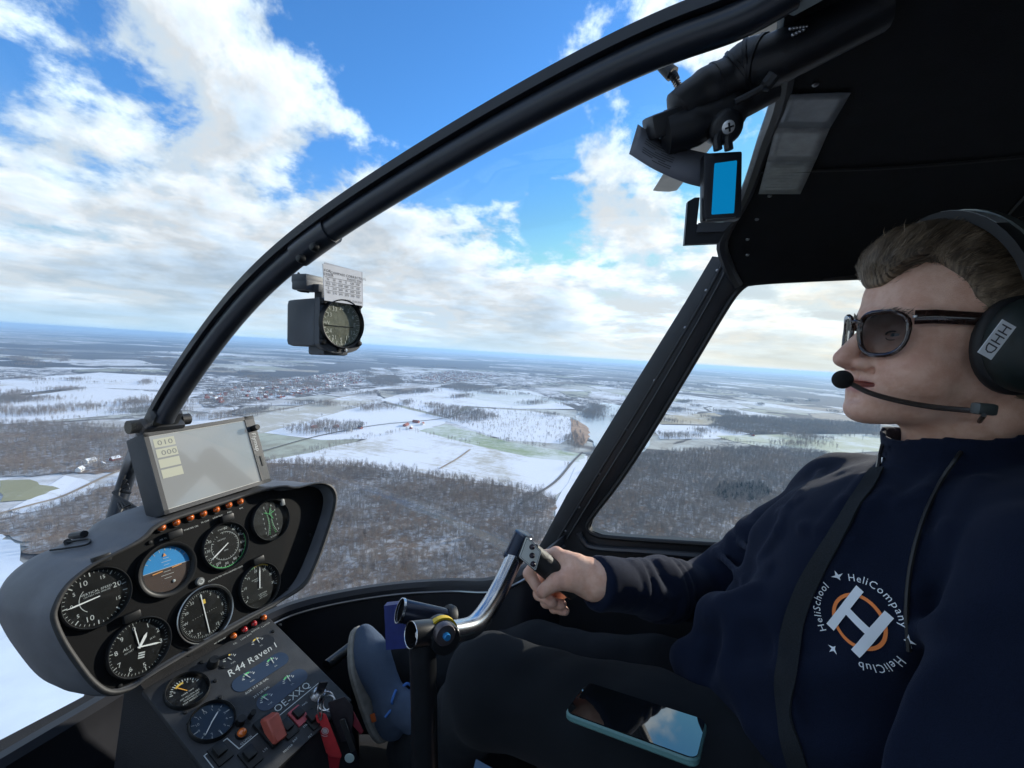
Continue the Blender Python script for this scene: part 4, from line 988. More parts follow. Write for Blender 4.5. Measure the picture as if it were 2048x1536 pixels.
n = MB(); needle(n, D(60), .016, .003, .0009, Z2); n.add(*(lambda q: (q.v, q.f))((lambda b: (needle(b, D(235), .021, .003, .0007, Z2+.0003), b)[1])(MB())))
u, v = con(424, 1444); gauge('clock_dial', u, v, .0285, [(w, print_w)], [(n, needlem)], M0=CM, parent=cons, face=mat('clock_blue', (.03, .06, .11), .3))
for (px, py) in [(546, 1263), (403, 1325), (345, 1368), (430, 1362), (370, 1425), (440, 1395), (378, 1447), (478, 1440), (445, 1335), (560, 1250)]:
    u, v = con(px, py); m = MB(); m.lathe([(0, .0024), (.0026, .002), (.0034, 0)], 12, CM @ Matrix.Translation((u, v, 0))); m.build('screw', bezm, cons)
u, v = con(425, 1330); m = MB(); m.lathe([(0, .013), (.007, .013), (.008, .011), (.009, 0)], 18, CM @ Matrix.Translation((u, v, 0))); m.tube([CM @ Vector((u, v, .010)), CM @ Vector((u+.018, v-.008, .014))], .003, 8); m.build('toggle_knob', bezm, cons)
u, v = con(500, 1434); m = MB(); m.tube([CM @ Vector((u, v, .0)), CM @ Vector((u-.004, v-.006, .02))], .004, 10); m.build('toggle_knob', bezm, cons)
u, v = con(480, 1446); m = MB(); m.lathe([(0, .010), (.006, .010), (.0066, 0)], 16, CM @ Matrix.Translation((u, v, 0))); m.build('toggle_knob', bezm, cons)
# guarded red switch, rocker switches, ignition lock
redp = mat('guard_red', (.36, .075, .05), .55, var=.1, vscale=60); m = MB(); A = np.array(con(540, 1462)); M = CM @ Matrix.Translation((A[0], A[1], .004)) @ Matrix.Rotation(D(-6), 4, 'Z') @ Matrix.Rotation(D(24), 4, 'X')
m.add([M @ Vector(p) for p in ((-.011, .020, 0), (.011, .020, 0), (.011, -.020, 0), (-.011, -.020, 0), (-.010, .014, .018), (.010, .014, .018), (.009, -.022, .020), (-.009, -.022, .020))], [(0, 1, 2, 3), (4, 5, 6, 7), (0, 1, 5, 4), (1, 2, 6, 5), (2, 3, 7, 6), (3, 0, 4, 7)]); gd = m.build('switch_guard', redp, cons, smooth=30); gd.modifiers.new('b', 'BEVEL').width = .002
m = MB(); m.box((A[0], A[1], .003), (.014, .024, .003), CM, bev=.001); m.build('guard_base', bezm, gd)
for px, py, mt in ((597, 1433, mat('rocker_red', (.42, .07, .085), .5)), (575, 1458, bezm), (440, 1508, bezm), (500, 1515, bezm), (625, 1440, bezm)):
    u, v = con(px, py); m = MB(); m.box((u, v, .001), (.0105, .015, .0022), CM, bev=.001); b = m.build('rocker_switch', mt, cons)
    m = MB(); m.box((u, v+.003, .005), (.007, .008, .004), CM, bev=.002); m.build('rocker', bezm, b)
u, v = con(637, 1389); m = MB(); LK = CM @ Matrix.Translation((u, v, 0)); m.lathe([(.0, .008), (.006, .009), (.0062, .006), (.010, .007), (.0125, .003), (.014, 0)], 28, LK); m.build('ignition_lock', steel, cons, smooth=30)
# key with tag and ring of fobs
lk = np.array(LK.translation)
key = thing('ignition_key', lk, 'key in the console lock with steel ring and dark leather fobs', 'key')
up = CN; m = MB(); kt = lk+up*.034; m.box((0, 0, .018), (.0022, .007, .012), LK @ Matrix.Rotation(.9, 4, 'Z'), bev=.001); m.lathe([(0, .008), (.0045, .008), (.0045, .012), (0, .012)], 12, LK); m.build('key_bow', mat('key_black', (.02, .02, .025), .35), key)
def ringpts(c, r, a, b): return [np.asarray(c)+r*(np.asarray(a)*math.cos(t)+np.asarray(b)*math.sin(t)) for t in np.linspace(0, 2*math.pi, 25)]
rc = at(652, 1402, np.dot(lk, ray(1024, 768))-.022); m = MB(); m.tube(ringpts(rc, .013, RV, nrm(UV*.8+FV*.5)), .0011, 6, cap=False); m.tube(ringpts(rc+RV*.006-UV*.004, .012, nrm(RV+UV), nrm(UV-RV+FV*.6)), .0010, 6, cap=False); m.build('split_ring', steel, key)
def slab(pts, th, d, name, mt, parent, z=0.):
    q = [at(*p, d) for p in pts]; n = nrm(-ray(*pts[0])); mm = MB(); k = len(q); mm.add([p for p in q]+[p-n*th for p in q], [tuple(range(k)), tuple(range(2*k-1, k-1, -1))]+[(i, (i+1) % k, k+(i+1) % k, k+i) for i in range(k)]); o = mm.build(name, mt, parent, smooth=30); o.modifiers.new('b', 'BEVEL').width = .0012; return o
dk = np.dot(lk, ray(1024, 768))/1.0-.04
fobm = mat('fob_leather', (.022, .018, .022), .5, bump=.4, bscale=400, var=.3, vscale=80)
slab([(655, 1405), (690, 1392), (706, 1412), (708, 1440), (700, 1480), (680, 1485), (664, 1440)], .010, dk+.010, 'leather_fob', fobm, key)
slab([(678, 1440), (690, 1436), (712, 1500), (702, 1506)], .003, dk+.004, 'small_key', mat('key_dull', (.10, .10, .10), .4, .8), key); slab([(694, 1420), (706, 1420), (728, 1462), (722, 1470), (704, 1450)], .004, dk+.012, 'red_fob', mat('fob_red', (.16, .02, .03), .5), key)
m = MB(); m.lathe([(0, .001), (.0075, .001), (.0080, 0), (0, 0)], 20, frame(at(699, 1516, dk+.002), RV, UV)); m.build('round_charm', mat('charm_pale', (.45, .55, .50), .4), key)
redt = mat('tag_red', (.52, .035, .04), .55, var=.12, vscale=90)
tagt = thing('key_tag', at(650, 1425, dk), 'long red fabric tag with round white emblem hanging from the key', 'key tag')
slab([(630, 1432), (638, 1424), (652, 1428), (684, 1510), (682, 1517), (660, 1514), (652, 1505)], .003, dk-.004, 'tag_front', redt, tagt)
slab([(655, 1508), (681, 1515), (676, 1545), (660, 1545)], .003, dk+.000, 'tag_fold', mat('tag_red_fold', (.33, .01, .02), .6), tagt)
q = at(650, 1462, dk-.0065); EM = frame(q, nrm(RV*.9-UV*.35), nrm(UV*.9+RV*.35)); m = MB(); arc(m, .0048, .0058, 0, 2*math.pi, 0, 28); m.lathe([(0, 0), (.0038, 0)], 20); arc(m, .0085, .0094, D(130), D(200), 0, 8); m.build('emblem', mat('emblem_pale', (.72, .62, .62), .6), tagt, EM, smooth=None)
m = MB(); m.tube(spline([at(637, 1410, dk-.002), at(636, 1424, dk-.006), at(641, 1440, dk-.006), at(644, 1425, dk-.004), at(641, 1408, dk)], 5), .0012, 6); m.build('tag_loop', steel, tagt)

# ------------------------------------------------------------------ moving-map display on top of the pod
gn = nrm([0, -.93, .36]); g0 = at(405, 930, .80); gE1 = nrm([.998, 0, .045])
gc = [onp(*p, g0, gn) for p in ((290, 868), (505, 830), (540, 965), (322, 1030))]
go = sum(gc)/4; ge1 = nrm((gc[1]-gc[0])+(gc[2]-gc[3])); ge2 = nrm((gc[0]-gc[3])+(gc[1]-gc[2])); ge2 = nrm(ge2-ge1*(ge1@ge2))
gw = (np.linalg.norm(gc[1]-gc[0])+np.linalg.norm(gc[2]-gc[3]))/4; gh = (np.linalg.norm(gc[0]-gc[3])+np.linalg.norm(gc[1]-gc[2]))/4
GM = frame(go, ge1, ge2); print('gps', go, ge1, ge2, gw, gh)
gps = thing('map_display', go-ge2*gh, 'grey moving-map display box with pale glowing screen on top of the pod', 'display')
gpsm = mat('display_grey', (.030, .033, .038), .5, var=.08, vscale=30, bump=.15, bscale=1500)
m = MB(); m.box((0, 0, -.026), (gw, gh, .026), GM, bev=.003); m.build('housing', gpsm, gps)
m = MB(); sx, sy = gw*.86, gh*.86; cx_ = -.012*0-gw*.07
for (a, b, c, d) in ((-gw, -gw+gw*.07, -gh, gh), (gw*.80, gw, -gh, gh), (-gw, gw, gh*.90, gh), (-gw, gw, -gh, -gh*.90)): m.box(((a+b)/2, (c+d)/2, .0014), ((b-a)/2, (d-c)/2, .0016), GM)
m.build('front_frame', gpsm, gps)
scrm = mat('screen_pale_glow', (.15, .155, .15), .10, spec=.9, coat=1.0, emit=((.30, .31, .31), .42)); xa, xb, ya, yb = -gw*.93, gw*.80, -gh*.90, gh*.90  # pale base and glow stand in for cloud reflected in the screen
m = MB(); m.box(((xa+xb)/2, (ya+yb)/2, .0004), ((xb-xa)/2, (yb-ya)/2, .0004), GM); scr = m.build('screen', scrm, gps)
m = MB(); lw = .0008
for a, b, c, d in ((xa, xa+lw, ya, yb), (xb-lw, xb, ya, yb), (xa, xb, yb-lw, yb), (xa, xb, ya, ya+lw)): m.box(((a+b)/2, (c+d)/2, .0010), ((b-a)/2, (d-c)/2, .0002), GM)
m.build('screen_edge', mat('screen_edge', (.6, .6, .55), .4), scr)
fldm = mat('screen_field', (.30, .30, .22), .25, emit=((.42, .43, .37), .38)); tx = MB()
for k in range(4):
    x0_, y0_ = xa+.004, yb-.006-k*.0175; m = MB(); m.box((x0_+.017, y0_-.0075, .0012), (.016, .0072, .0002), GM); m.build('data_field', fldm, scr)
text(tx, '010', .012, xa+.022, yb-.0135, .0016, 0, True, 0, None, 1.3); text(tx, '000', .012, xa+.024, yb-.031, .0016, 0, True, 0, None, 1.3); tx.build('data_digits', mat('digit_grey', (.16, .17, .17), .6), scr, GM, smooth=None, fix=False)
tx = MB(); text(tx, 'Flymap', .0125, gw*.90, gh*.22, .0034, D(-90), True, 0, None, 1.0); tx.build('brand_lettering', print_w, gps, GM, smooth=None, fix=False)
m = MB(); m.lathe([(0, .016), (.005, .016), (.0058, .014), (.0058, 0)], 18, GM @ Matrix.Translation((gw*.92, gh*.62, .002))); m.build('rotary_knob', bezm, gps)
m = MB(); m.box((gw*.92, -gh*.35, .0034), (.0018, .010, .0008), GM); m.build('card_slot', rubber, gps)
m = MB()
for k in range(5): m.tube(spline([at(250+k*3, 950+k*9, .93), at(238-k*3, 985, .92), at(240+k*8, 1015, .90), at(262+k*4, 1030, .88)], 6), .0024, 6)
m.build('cable_bundle', rubber, gps)
m = MB(); m.tube(spline([at(262, 1008, .88), at(243, 1020, .87), at(243, 1038, .85), at(280, 1047, .82), at(300, 1043, .82)], 6), .0022, 6); m.build('cable', rubber, gps)
# foot of the windscreen bow: bracket and clamp knobs
m = MB(); bt = BC[0]; M = frame(bt+[.004, .015, -.012], [1, 0, 0], nrm(BC[4]-BC[0])); m.box((0, -.004, .004), (.032, .014, .013), M, bev=.005); m.box((0, .014, .0), (.022, .020, .013), M, bev=.006); br = m.build('bow_foot', trim, heli)
m = MB(); m.tube([bt+[.036, .015, -.008], bt+[.050, .015, -.008]], .010, 12); m.tube([bt+[-.028, .015, -.012], bt+[-.042, .015, -.012]], .011, 12); m.build('clamp_knob', rubber, br)
m = MB(); m.tube(spline([bt+[-.012, .015, -.02], at(262, 930, 1.0), at(222, 1060, .98), at(205, 1120, .97)], 5), .015, 10); m.build('bow_leg', paint, heli)
m = MB(); m.box(tuple(go-np.array(GM.col[2][:3])*.075-ge2*.02), (.03, .03, .05), bev=.006); m.build('display_mount', trim, gps)
# ------------------------------------------------------------------ signed-distance modelling for the pilot
def s_ell(P, c, r):
    q = (P-np.array(c, np.float32)); r = np.array(r, np.float32); k0 = np.sqrt(((q/r)**2).sum(-1)); k1 = np.sqrt(((q/(r*r))**2).sum(-1))+1e-9
    return k0*(k0-1)/k1
def s_cone(P, a, b, ra, rb):
    a = np.array(a, np.float32); b = np.array(b, np.float32); ab = b-a; t = np.clip(((P-a)@ab)/(ab@ab+1e-12), 0, 1)
    return np.sqrt(((P-a-t[..., None]*ab)**2).sum(-1))-(ra+(rb-ra)*t)
def smin(a, b, k):
    h = np.clip(.5+.5*(b-a)/k, 0, 1); return b+(a-b)*h-k*h*(1-h)
def smax(a, b, k): return -smin(-a, -b, k)
def chain(P, pts, k=.01):
    d = None
    for (a, ra), (b, rb) in zip(pts[:-1], pts[1:]):
        e = s_cone(P, a, b, ra, rb); d = e if d is None else smin(d, e, k)
    return d
def surf(fn, lo, hi, h):
    """surface nets on a regular grid -> verts, quads"""
    lo = np.array(lo, np.float32); n = np.ceil((np.array(hi)-lo)/h).astype(int)+1
    ax = [lo[i]+h*np.arange(n[i], dtype=np.float32) for i in range(3)]
    D = np.empty(n, np.float32); st = 24
    for i in range(0, n[0], st):
        X, Y, Z = np.meshgrid(ax[0][i:i+st], ax[1], ax[2], indexing='ij'); D[i:i+st] = fn(np.stack([X, Y, Z], -1))
    S = D < 0
    c = [S[a:n[0]-1+a, b:n[1]-1+b, d:n[2]-1+d] for a in (0, 1) for b in (0, 1) for d in (0, 1)]
    cnt = sum(x.astype(np.int8) for x in c); act = (cnt > 0) & (cnt < 8); idx = -np.ones(act.shape, int); I = np.argwhere(act); idx[act] = np.arange(len(I))
    acc = np.zeros((len(I), 3)); num = np.zeros(len(I)); offs = [(a, b, d) for a in (0, 1) for b in (0, 1) for d in (0, 1)]
    for p in range(8):
        for ax_ in range(3):
            if offs[p][ax_] == 0:
                q = list(offs[p]); q[ax_] = 1; A = I+np.array(offs[p]); B = I+np.array(q)
                da = D[A[:, 0], A[:, 1], A[:, 2]]; db = D[B[:, 0], B[:, 1], B[:, 2]]; m = (da < 0) != (db < 0)
                t = np.where(m, da/(da-db+1e-20), 0); acc[m] += A[m]+(t[m])[:, None]*(B[m]-A[m]); num[m] += 1
    V = lo+h*(acc/num[:, None]); Q = []
    for ax_ in range(3):
        u, v = (ax_+1) % 3, (ax_+2) % 3; sl = [slice(None)]*3; s2 = [slice(None)]*3; sl[ax_] = slice(0, -1); s2[ax_] = slice(1, None)
        ch = S[tuple(sl)] != S[tuple(s2)]; E = np.argwhere(ch); ok = (E[:, u] > 0) & (E[:, v] > 0) & (E[:, u] < n[u]-1) & (E[:, v] < n[v]-1); E = E[ok]
        du = np.zeros(3, int); du[u] = 1; dv = np.zeros(3, int); dv[v] = 1
        f = [E, E-du, E-du-dv, E-dv]; q = np.stack([idx[x[:, 0], x[:, 1], x[:, 2]] for x in f], 1)
        ins = S[E[:, 0], E[:, 1], E[:, 2]]; q[~ins] = q[~ins][:, ::-1]; Q.append(q)
    return V, np.concatenate(Q)
def np_mesh(name, V, Q, m, parent=None, mw=None, tint=None):
    me = bpy.data.meshes.new(name); me.from_pydata(V.tolist(), [], Q.tolist()); me.polygons.foreach_set('use_smooth', [True]*len(me.polygons))
    if tint is not None: me.attributes.new('tint', 'FLOAT', 'POINT').data.foreach_set('value', tint.astype(np.float32))
    me.materials.append(m); me.update(); return put(bpy.data.objects.new(name, me), parent, mw)
def nz(P, f, seed=0.):   # cheap smooth noise
    x, y, z = P[..., 0]*f, P[..., 1]*f, P[..., 2]*f
    return (np.sin(x+1.7*np.sin(y*.9+seed)+seed)+np.sin(y*1.1+1.5*np.sin(z*.8+seed*2))+np.sin(z*1.05+1.6*np.sin(x*.85+seed*3)))/3

# --- materials of the figure
def skinmat():
    m = bpy.data.materials.new('skin'); m.use_nodes = True; t = NT(m.node_tree); b = t.n['Principled BSDF']
    a = t.new('ShaderNodeAttribute', attribute_name='tint'); pos = t.new('ShaderNodeTexCoord').outputs['Object']
    n = t.noise(pos, 60, 5, .6); n2 = t.noise(pos, 900, 3, .6)
    base = t.mix(t.smooth(n, .3, .7), (.70, .385, .27), (.82, .52, .385)); col = t.mix(a.outputs['Fac'], base, (.48, .16, .145)); col = t.mix(t.math('MULTIPLY', t.smooth(n2, .55, .75), .12), col, (.40, .2, .16))
    t.link(col, b.inputs['Base Color']); b.inputs['Roughness'].default_value = .48; b.inputs['Specular IOR Level'].default_value = .4
    b.inputs['Subsurface Weight'].default_value = .06; b.inputs['Subsurface Radius'].default_value = (.010, .004, .002); b.inputs['Subsurface Scale'].default_value = .6
    bp = t.new('ShaderNodeBump'); bp.inputs['Strength'].default_value = .5; bp.inputs['Distance'].default_value = .0010; t.link(n2, bp.inputs['Height']); t.link(bp.outputs[0], b.inputs['Normal']); return m
SKIN = skinmat()
def clothmat(name, col, sheen=.3, fs=900., rough=.95):
    m = bpy.data.materials.new(name); m.use_nodes = True; t = NT(m.node_tree); b = t.n['Principled BSDF']
    pos = t.new('ShaderNodeTexCoord').outputs['Object']; n = t.noise(pos, fs, 4, .7); n2 = t.noise(pos, 14, 4, .6)
    c = t.mix(t.smooth(n, .25, .75), tuple(x*.65 for x in col), tuple(x*1.35 for x in col)); c = t.mix(t.math('MULTIPLY', t.smooth(n2, .35, .7), .35), c, tuple(x*1.25 for x in col))
    t.link(c, b.inputs['Base Color']); b.inputs['Roughness'].default_value = rough; b.inputs['Specular IOR Level'].default_value = .15
    b.inputs['Sheen Weight'].default_value = sheen; b.inputs['Sheen Roughness'].default_value = .45; b.inputs['Sheen Tint'].default_value = (*[min(1, x*6+.15) for x in col], 1)
    bp = t.new('ShaderNodeBump'); bp.inputs['Strength'].default_value = .55; bp.inputs['Distance'].default_value = .0012; t.link(n, bp.inputs['Height']); t.link(bp.outputs[0], b.inputs['Normal']); return m
FLEECE = clothmat('navy_fleece', (.0058, .0095, .0235), .24); TROUSER = clothmat('dark_trousers', (.011, .013, .016), .18, 1600)
# --- head
HYAW = D(17)
HR = Matrix.Rotation(HYAW, 3, 'Z') @ Matrix.Rotation(D(1.5), 3, 'X')
TIP = at(1668, 713, .575); HO = Vector(TIP)-HR @ Vector((0, .1285, -.031)); HM = Matrix.Translation(HO) @ HR.to_4x4(); HMi = HM.inverted()
print('head', HO)
pilot = thing('person', (HO.x, HO.y, -.59), 'pilot in navy fleece jacket, sunglasses and headset, one hand on the stick', 'person')
def ab(P): Q = P.copy(); Q[..., 0] = np.abs(Q[..., 0]); return Q
def head_sdf(P):
    P = P.copy(); z_ = P[..., 2]; P[..., 2] = np.where((z_ < -.040) & (z_ > -.30), -.040+(z_+.040)*1.07, z_)     # lower face a little shorter
    A = ab(P)
    d = s_ell(P, (0, -.022, .036), (.079, .100, .080))
    d = smin(d, s_ell(P, (0, .030, .045), (.062, .064, .060)), .03)
    d = smin(d, s_ell(P, (0, .028, -.030), (.062, .066, .076)), .03)
    d = smin(d, s_cone(A, (.051, -.014, -.044), (.011, .070, -.091), .017, .020), .024)
    d = smin(d, s_ell(P, (0, .086, -.098), (.021, .021, .019)), .018)
    d = smin(d, s_ell(P, (0, .034, -.090), (.040, .044, .018)), .022)
    d = smin(d, s_ell(A, (.037, .058, -.042), (.030, .030, .032)), .025)
    d = smin(d, s_ell(P, (0, .070, -.070), (.036, .028, .030)), .02)
    d = smin(d, s_cone(A, (.006, .090, .021), (.046, .070, .021), .0105, .009), .016)
    d = smax(d, -s_ell(A, (.032, .099, .000), (.016, .016, .012)), .014)
    d = smin(d, s_ell(A, (.032, .0715, -.001), (.0165, .0145, .0118)), .006)
    d = smax(d, -s_ell(A, (.032, .086, -.0015), (.0135, .0060, .0016)), .002)
    n = smin(s_cone(P, (0, .0915, .006), (0, .1175, -.0325), .0085, .0112), s_ell(A, (.0135, .1000, -.0385), (.0085, .0115, .0082)), .008)
    n = smin(n, s_ell(P, (0, .1040, -.0420), (.0075, .0120, .0060)), .006)
    d = smin(d, n, .008)
    d = smax(d, -s_ell(P, (0, .1080, -.0835), (.020, .0100, .0065)), .010)
    d = smax(d, -s_ell(A, (.0070, .1035, -.0475), (.0038, .0055, .0045)), .003)
    d = smin(d, s_cone(A, (0, .0945, -.0590), (.026, .0795, -.0655), .0062, .0036), .005)
    d = smin(d, s_cone(A, (0, .0925, -.0735), (.024, .0795, -.0675), .0072, .0036), .005)
    d = smax(d, -s_ell(A, (.0, .0965, -.0645), (.0290, .0190, .0036)), .0020)
    d = smax(d, -s_ell(A, (.0, .1000, -.0545), (.0032, .0035, .008)), .004)
    d = smin(d, s_ell(A, (.079, -.012, -.004), (.009, .016, .028)), .008)
    nk = smin(s_cone(P, (0, -.034, -.045), (0, -.055, -.200), .052, .060), s_cone(P, (0, -.004, -.105), (0, -.018, -.205), .032, .042), .03)
    d = smax(d, -s_cone(A, (.0195, .0935, -.0440), (.0330, .0730, -.0700), .0016, .0010), .007)
    d = smin(d, nk, .022)
    return d+nz(P, 95., 1.)*.0004
V, Q = surf(head_sdf, (-.10, -.14, -.215), (.10, .135, .135), .0024)
Vn = V.astype(np.float32)
def bl(c, r): return np.exp(-(((Vn-np.array(c))/np.array(r))**2).sum(1))
ax_ = np.abs(Vn[:, 0]); 
tint = .9*np.exp(-((Vn[:, 2]+.0650)/.0090)**4)*np.exp(-(ax_/.024)**4)*(Vn[:, 1] > .076)
tint = np.maximum(tint, .30*bl((0, .118, -.034), (.016, .02, .014))); 
for s in (-1, 1): tint = np.maximum(tint, .24*bl((s*.045, .065, -.035), (.022, .04, .022)))
tint = np.maximum(tint, .15*bl((0, .1, -.1), (.03, .03, .02)))
head = np_mesh('head', V, Q, SKIN, pilot, HM, tint)
# eyes
eyem = mat('eye_white', (.40, .38, .36), .25); irism = mat('eye_iris', (.09, .12, .14), .15)
for s in (-1, 1):
    m = MB(); m.ball((s*.032, .0725, -.001), .0124, None, 20, 12); e = m.build('eye', eyem, head, HM, smooth=180)
    m = MB(); m.ball((s*.032, .0785, -.001), (.0058, .0068, .0058), None, 16, 10); m.build('iris', irism, head, HM, smooth=180)
m = MB()
for s in (-1, 1):
    for zz, rr in ((.0042, .0011), (-.0062, .0005)):
        m.tube(spline([(s*(.0185+.0272*k/6), .0862-.010*(k/6-.35)**2*2.2, -.0015+zz*math.sin(math.pi*(.08+.84*k/6))) for k in range(7)], 3), rr, 5)
m.build('eyelashes', mat('lash', (.03, .02, .018), .7), head, HM)
browm = mat('brow_hair', (.10, .07, .05), .8)
m = MB(); r_ = np.random.RandomState(5)
for s in (-1, 1):
    for k in range(70):
        t = r_.rand(); b0 = np.array([s*(.012+.036*t), .1005-.020*t**1.5, .0215+.004*math.sin(t*3)+r_.randn()*.0015]); e0 = b0+[s*.007, -.002, .002+.002*r_.randn()]; m.add([b0-[0, 0, .0005], b0+[0, 0, .0005], e0], [(0, 1, 2)])
m.build('eyebrow', browm, head, HM, smooth=None, fix=False)
# --- hair: a close cap plus combed-back strands
def hairline(P):
    """positive where hair grows (head frame)"""
    x, y, z = P[..., 0], P[..., 1], P[..., 2]; a = np.abs(x)
    k_ = np.clip((a-.012)/.034, 0, 1); front = z-(.060+.026*k_*k_*(3-2*k_)-.30*(y-.085))        # above the forehead line, higher over the temple
    side = .012-y+.55*(z-.00)                                           # behind the temple
    side2 = np.where(z < .012, -.012-y+.25*(z), side)
    return np.minimum(np.maximum(np.minimum(front, .2), side2), z+.075+.2*y)
def cap_sdf(P):
    d = smin(s_ell(P, (0, -.022, .038), (.083, .106, .086)), s_ell(P, (0, .036, .066), (.060, .058, .048)), .03)
    d = smin(d, s_ell(P, (.0, .070, .090), (.046, .036, .030)), .02)         # quiff falling to the forehead
    d = smin(d, s_ell(P, (.0, .020, .112), (.058, .060, .026)), .025)
    d = smin(d, s_ell(P, (0, -.05, -.03), (.068, .068, .06)), .03)
    d = d+nz(P, 130., 4.)*.0022
    return smax(d, -hairline(P)*.8, .006)
V, Q = surf(cap_sdf, (-.10, -.145, -.10), (.10, .130, .155), .0026)
def hairmat():
    m = bpy.data.materials.new('hair'); m.use_nodes = True; t = NT(m.node_tree); b = t.n['Principled BSDF']
    pos = t.new('ShaderNodeTexCoord').outputs['Object']; mp = t.new('ShaderNodeMapping'); mp.inputs['Scale'].default_value = (420, 18, 40); t.link(pos, mp.inputs[0]); n = t.noise(mp.outputs[0], 1, 3, .6)
    c = t.mix(t.smooth(n, .3, .75), (.062, .043, .029), (.31, .225, .145)); t.link(c, b.inputs['Base Color']); b.inputs['Roughness'].default_value = .5; b.inputs['Specular IOR Level'].default_value = .3; return m
HAIR = hairmat(); hair = np_mesh('hair', V, Q, HAIR, head, HM)
from mathutils.bvhtree import BVHTree
bv = BVHTree.FromPolygons([Vector(v) for v in V], [tuple(q) for q in Q]); r_ = np.random.RandomState(11); m = MB(); hv = V[hairline(V.astype(np.float32)) > -.002]
for k in range(9500):
    p = Vector(hv[r_.randint(len(hv))]); loc, nn, _, _ = bv.find_nearest(p)
    if loc is None: continue
    fl = Vector((loc.x*.4+r_.randn()*.10, -1+r_.randn()*.12, .35-2.4*max(0, -loc.y)*3+.5*(loc.y > .05)+r_.randn()*.10)); L = (.030+.036*r_.rand())*(.55 if loc.z < .0 else 1.)
    pts = [loc-nn*.001]; cur = loc.copy()
    for j in range(1, 5):
        q = cur+(fl-nn*(fl.dot(nn))).normalized()*(L/4); l2, n2, _, _ = bv.find_nearest(q); lift = (.0008+.0020*math.sin(j/4*2.9)*(1.8 if loc.y > .03 and loc.z > .07 else .5))*(.4+r_.rand()); pts.append(l2+n2*lift); cur = l2; nn = n2
    w = (fl.cross(nn)).normalized()*.00042
    for j in range(4):
        f0, f1 = 1-j*.2, 1-(j+1)*.22; m.add([pts[j]-w*f0, pts[j]+w*f0, pts[j+1]+w*f1, pts[j+1]-w*f1], [(0, 1, 2, 3)])
for k in range(420):     # loose hairs that break the outline
    p = Vector(hv[r_.randint(len(hv))]); loc, nn, _, _ = bv.find_nearest(p)
    if loc.z < .03: continue
    fl = (Vector((r_.randn()*.35, -1+.9*(loc.y > .06), .5+r_.randn()*.3))-nn*.2+nn*.6*r_.rand()).normalized(); L = .010+.013*r_.rand(); w = (fl.cross(nn)).normalized()*.0003; a_ = loc; b_ = loc+fl*L*.55+nn*.003*r_.rand(); c_ = b_+(fl-nn*.5).normalized()*L*.45
    m.add([a_-w, a_+w, b_+w, b_-w, c_], [(0, 1, 2, 3), (3, 2, 4)])
m.build('hair_strands', HAIR, hair, HM, smooth=180, fix=False)

# --- body
XP = HO.x
NB = np.array([XP, HO.y-.045, HO.z-.165])                       # base of the neck
SHR = np.array([XP+.165, -.215, -.205]); ELR = np.array([.935, -.025, -.440]); WRR = at(1200, 1166, .705)
SHL = np.array([XP-.187, -.300, -.170]); ELL = np.array([.415, -.185, -.450]); WRL = np.array([.50, .08, -.61])
PEL = np.array([XP+.005, -.215, -.545])
print('body', NB, SHR, WRR)
def ruffle(P, a, b, r, amp, n, seed):
    """soft ring folds along a sleeve"""
    a = np.array(a, np.float32); b = np.array(b, np.float32); ab_ = b-a; L = np.linalg.norm(ab_); u = ab_/L; q = P-a; t = q@u
    s = nrm(np.cross(u, [0, 0, 1.])).astype(np.float32); w = np.cross(u, s).astype(np.float32); an = np.arctan2(q@w, q@s)
    e = np.clip(t/L*1.4+.15, 0, 1)*np.clip((L-t)/L*3+.3, 0, 1)
    ph_ = t*n+2.2*np.sin(an+seed)+1.1*np.sin(2*an+seed*2)+seed+1.8*np.sin(t*n*.37+an); return amp*e*(1.-2.*np.abs(np.sin(ph_*.5))**.8)*(.6+.4*np.sin(an*1.5+t*23+seed))
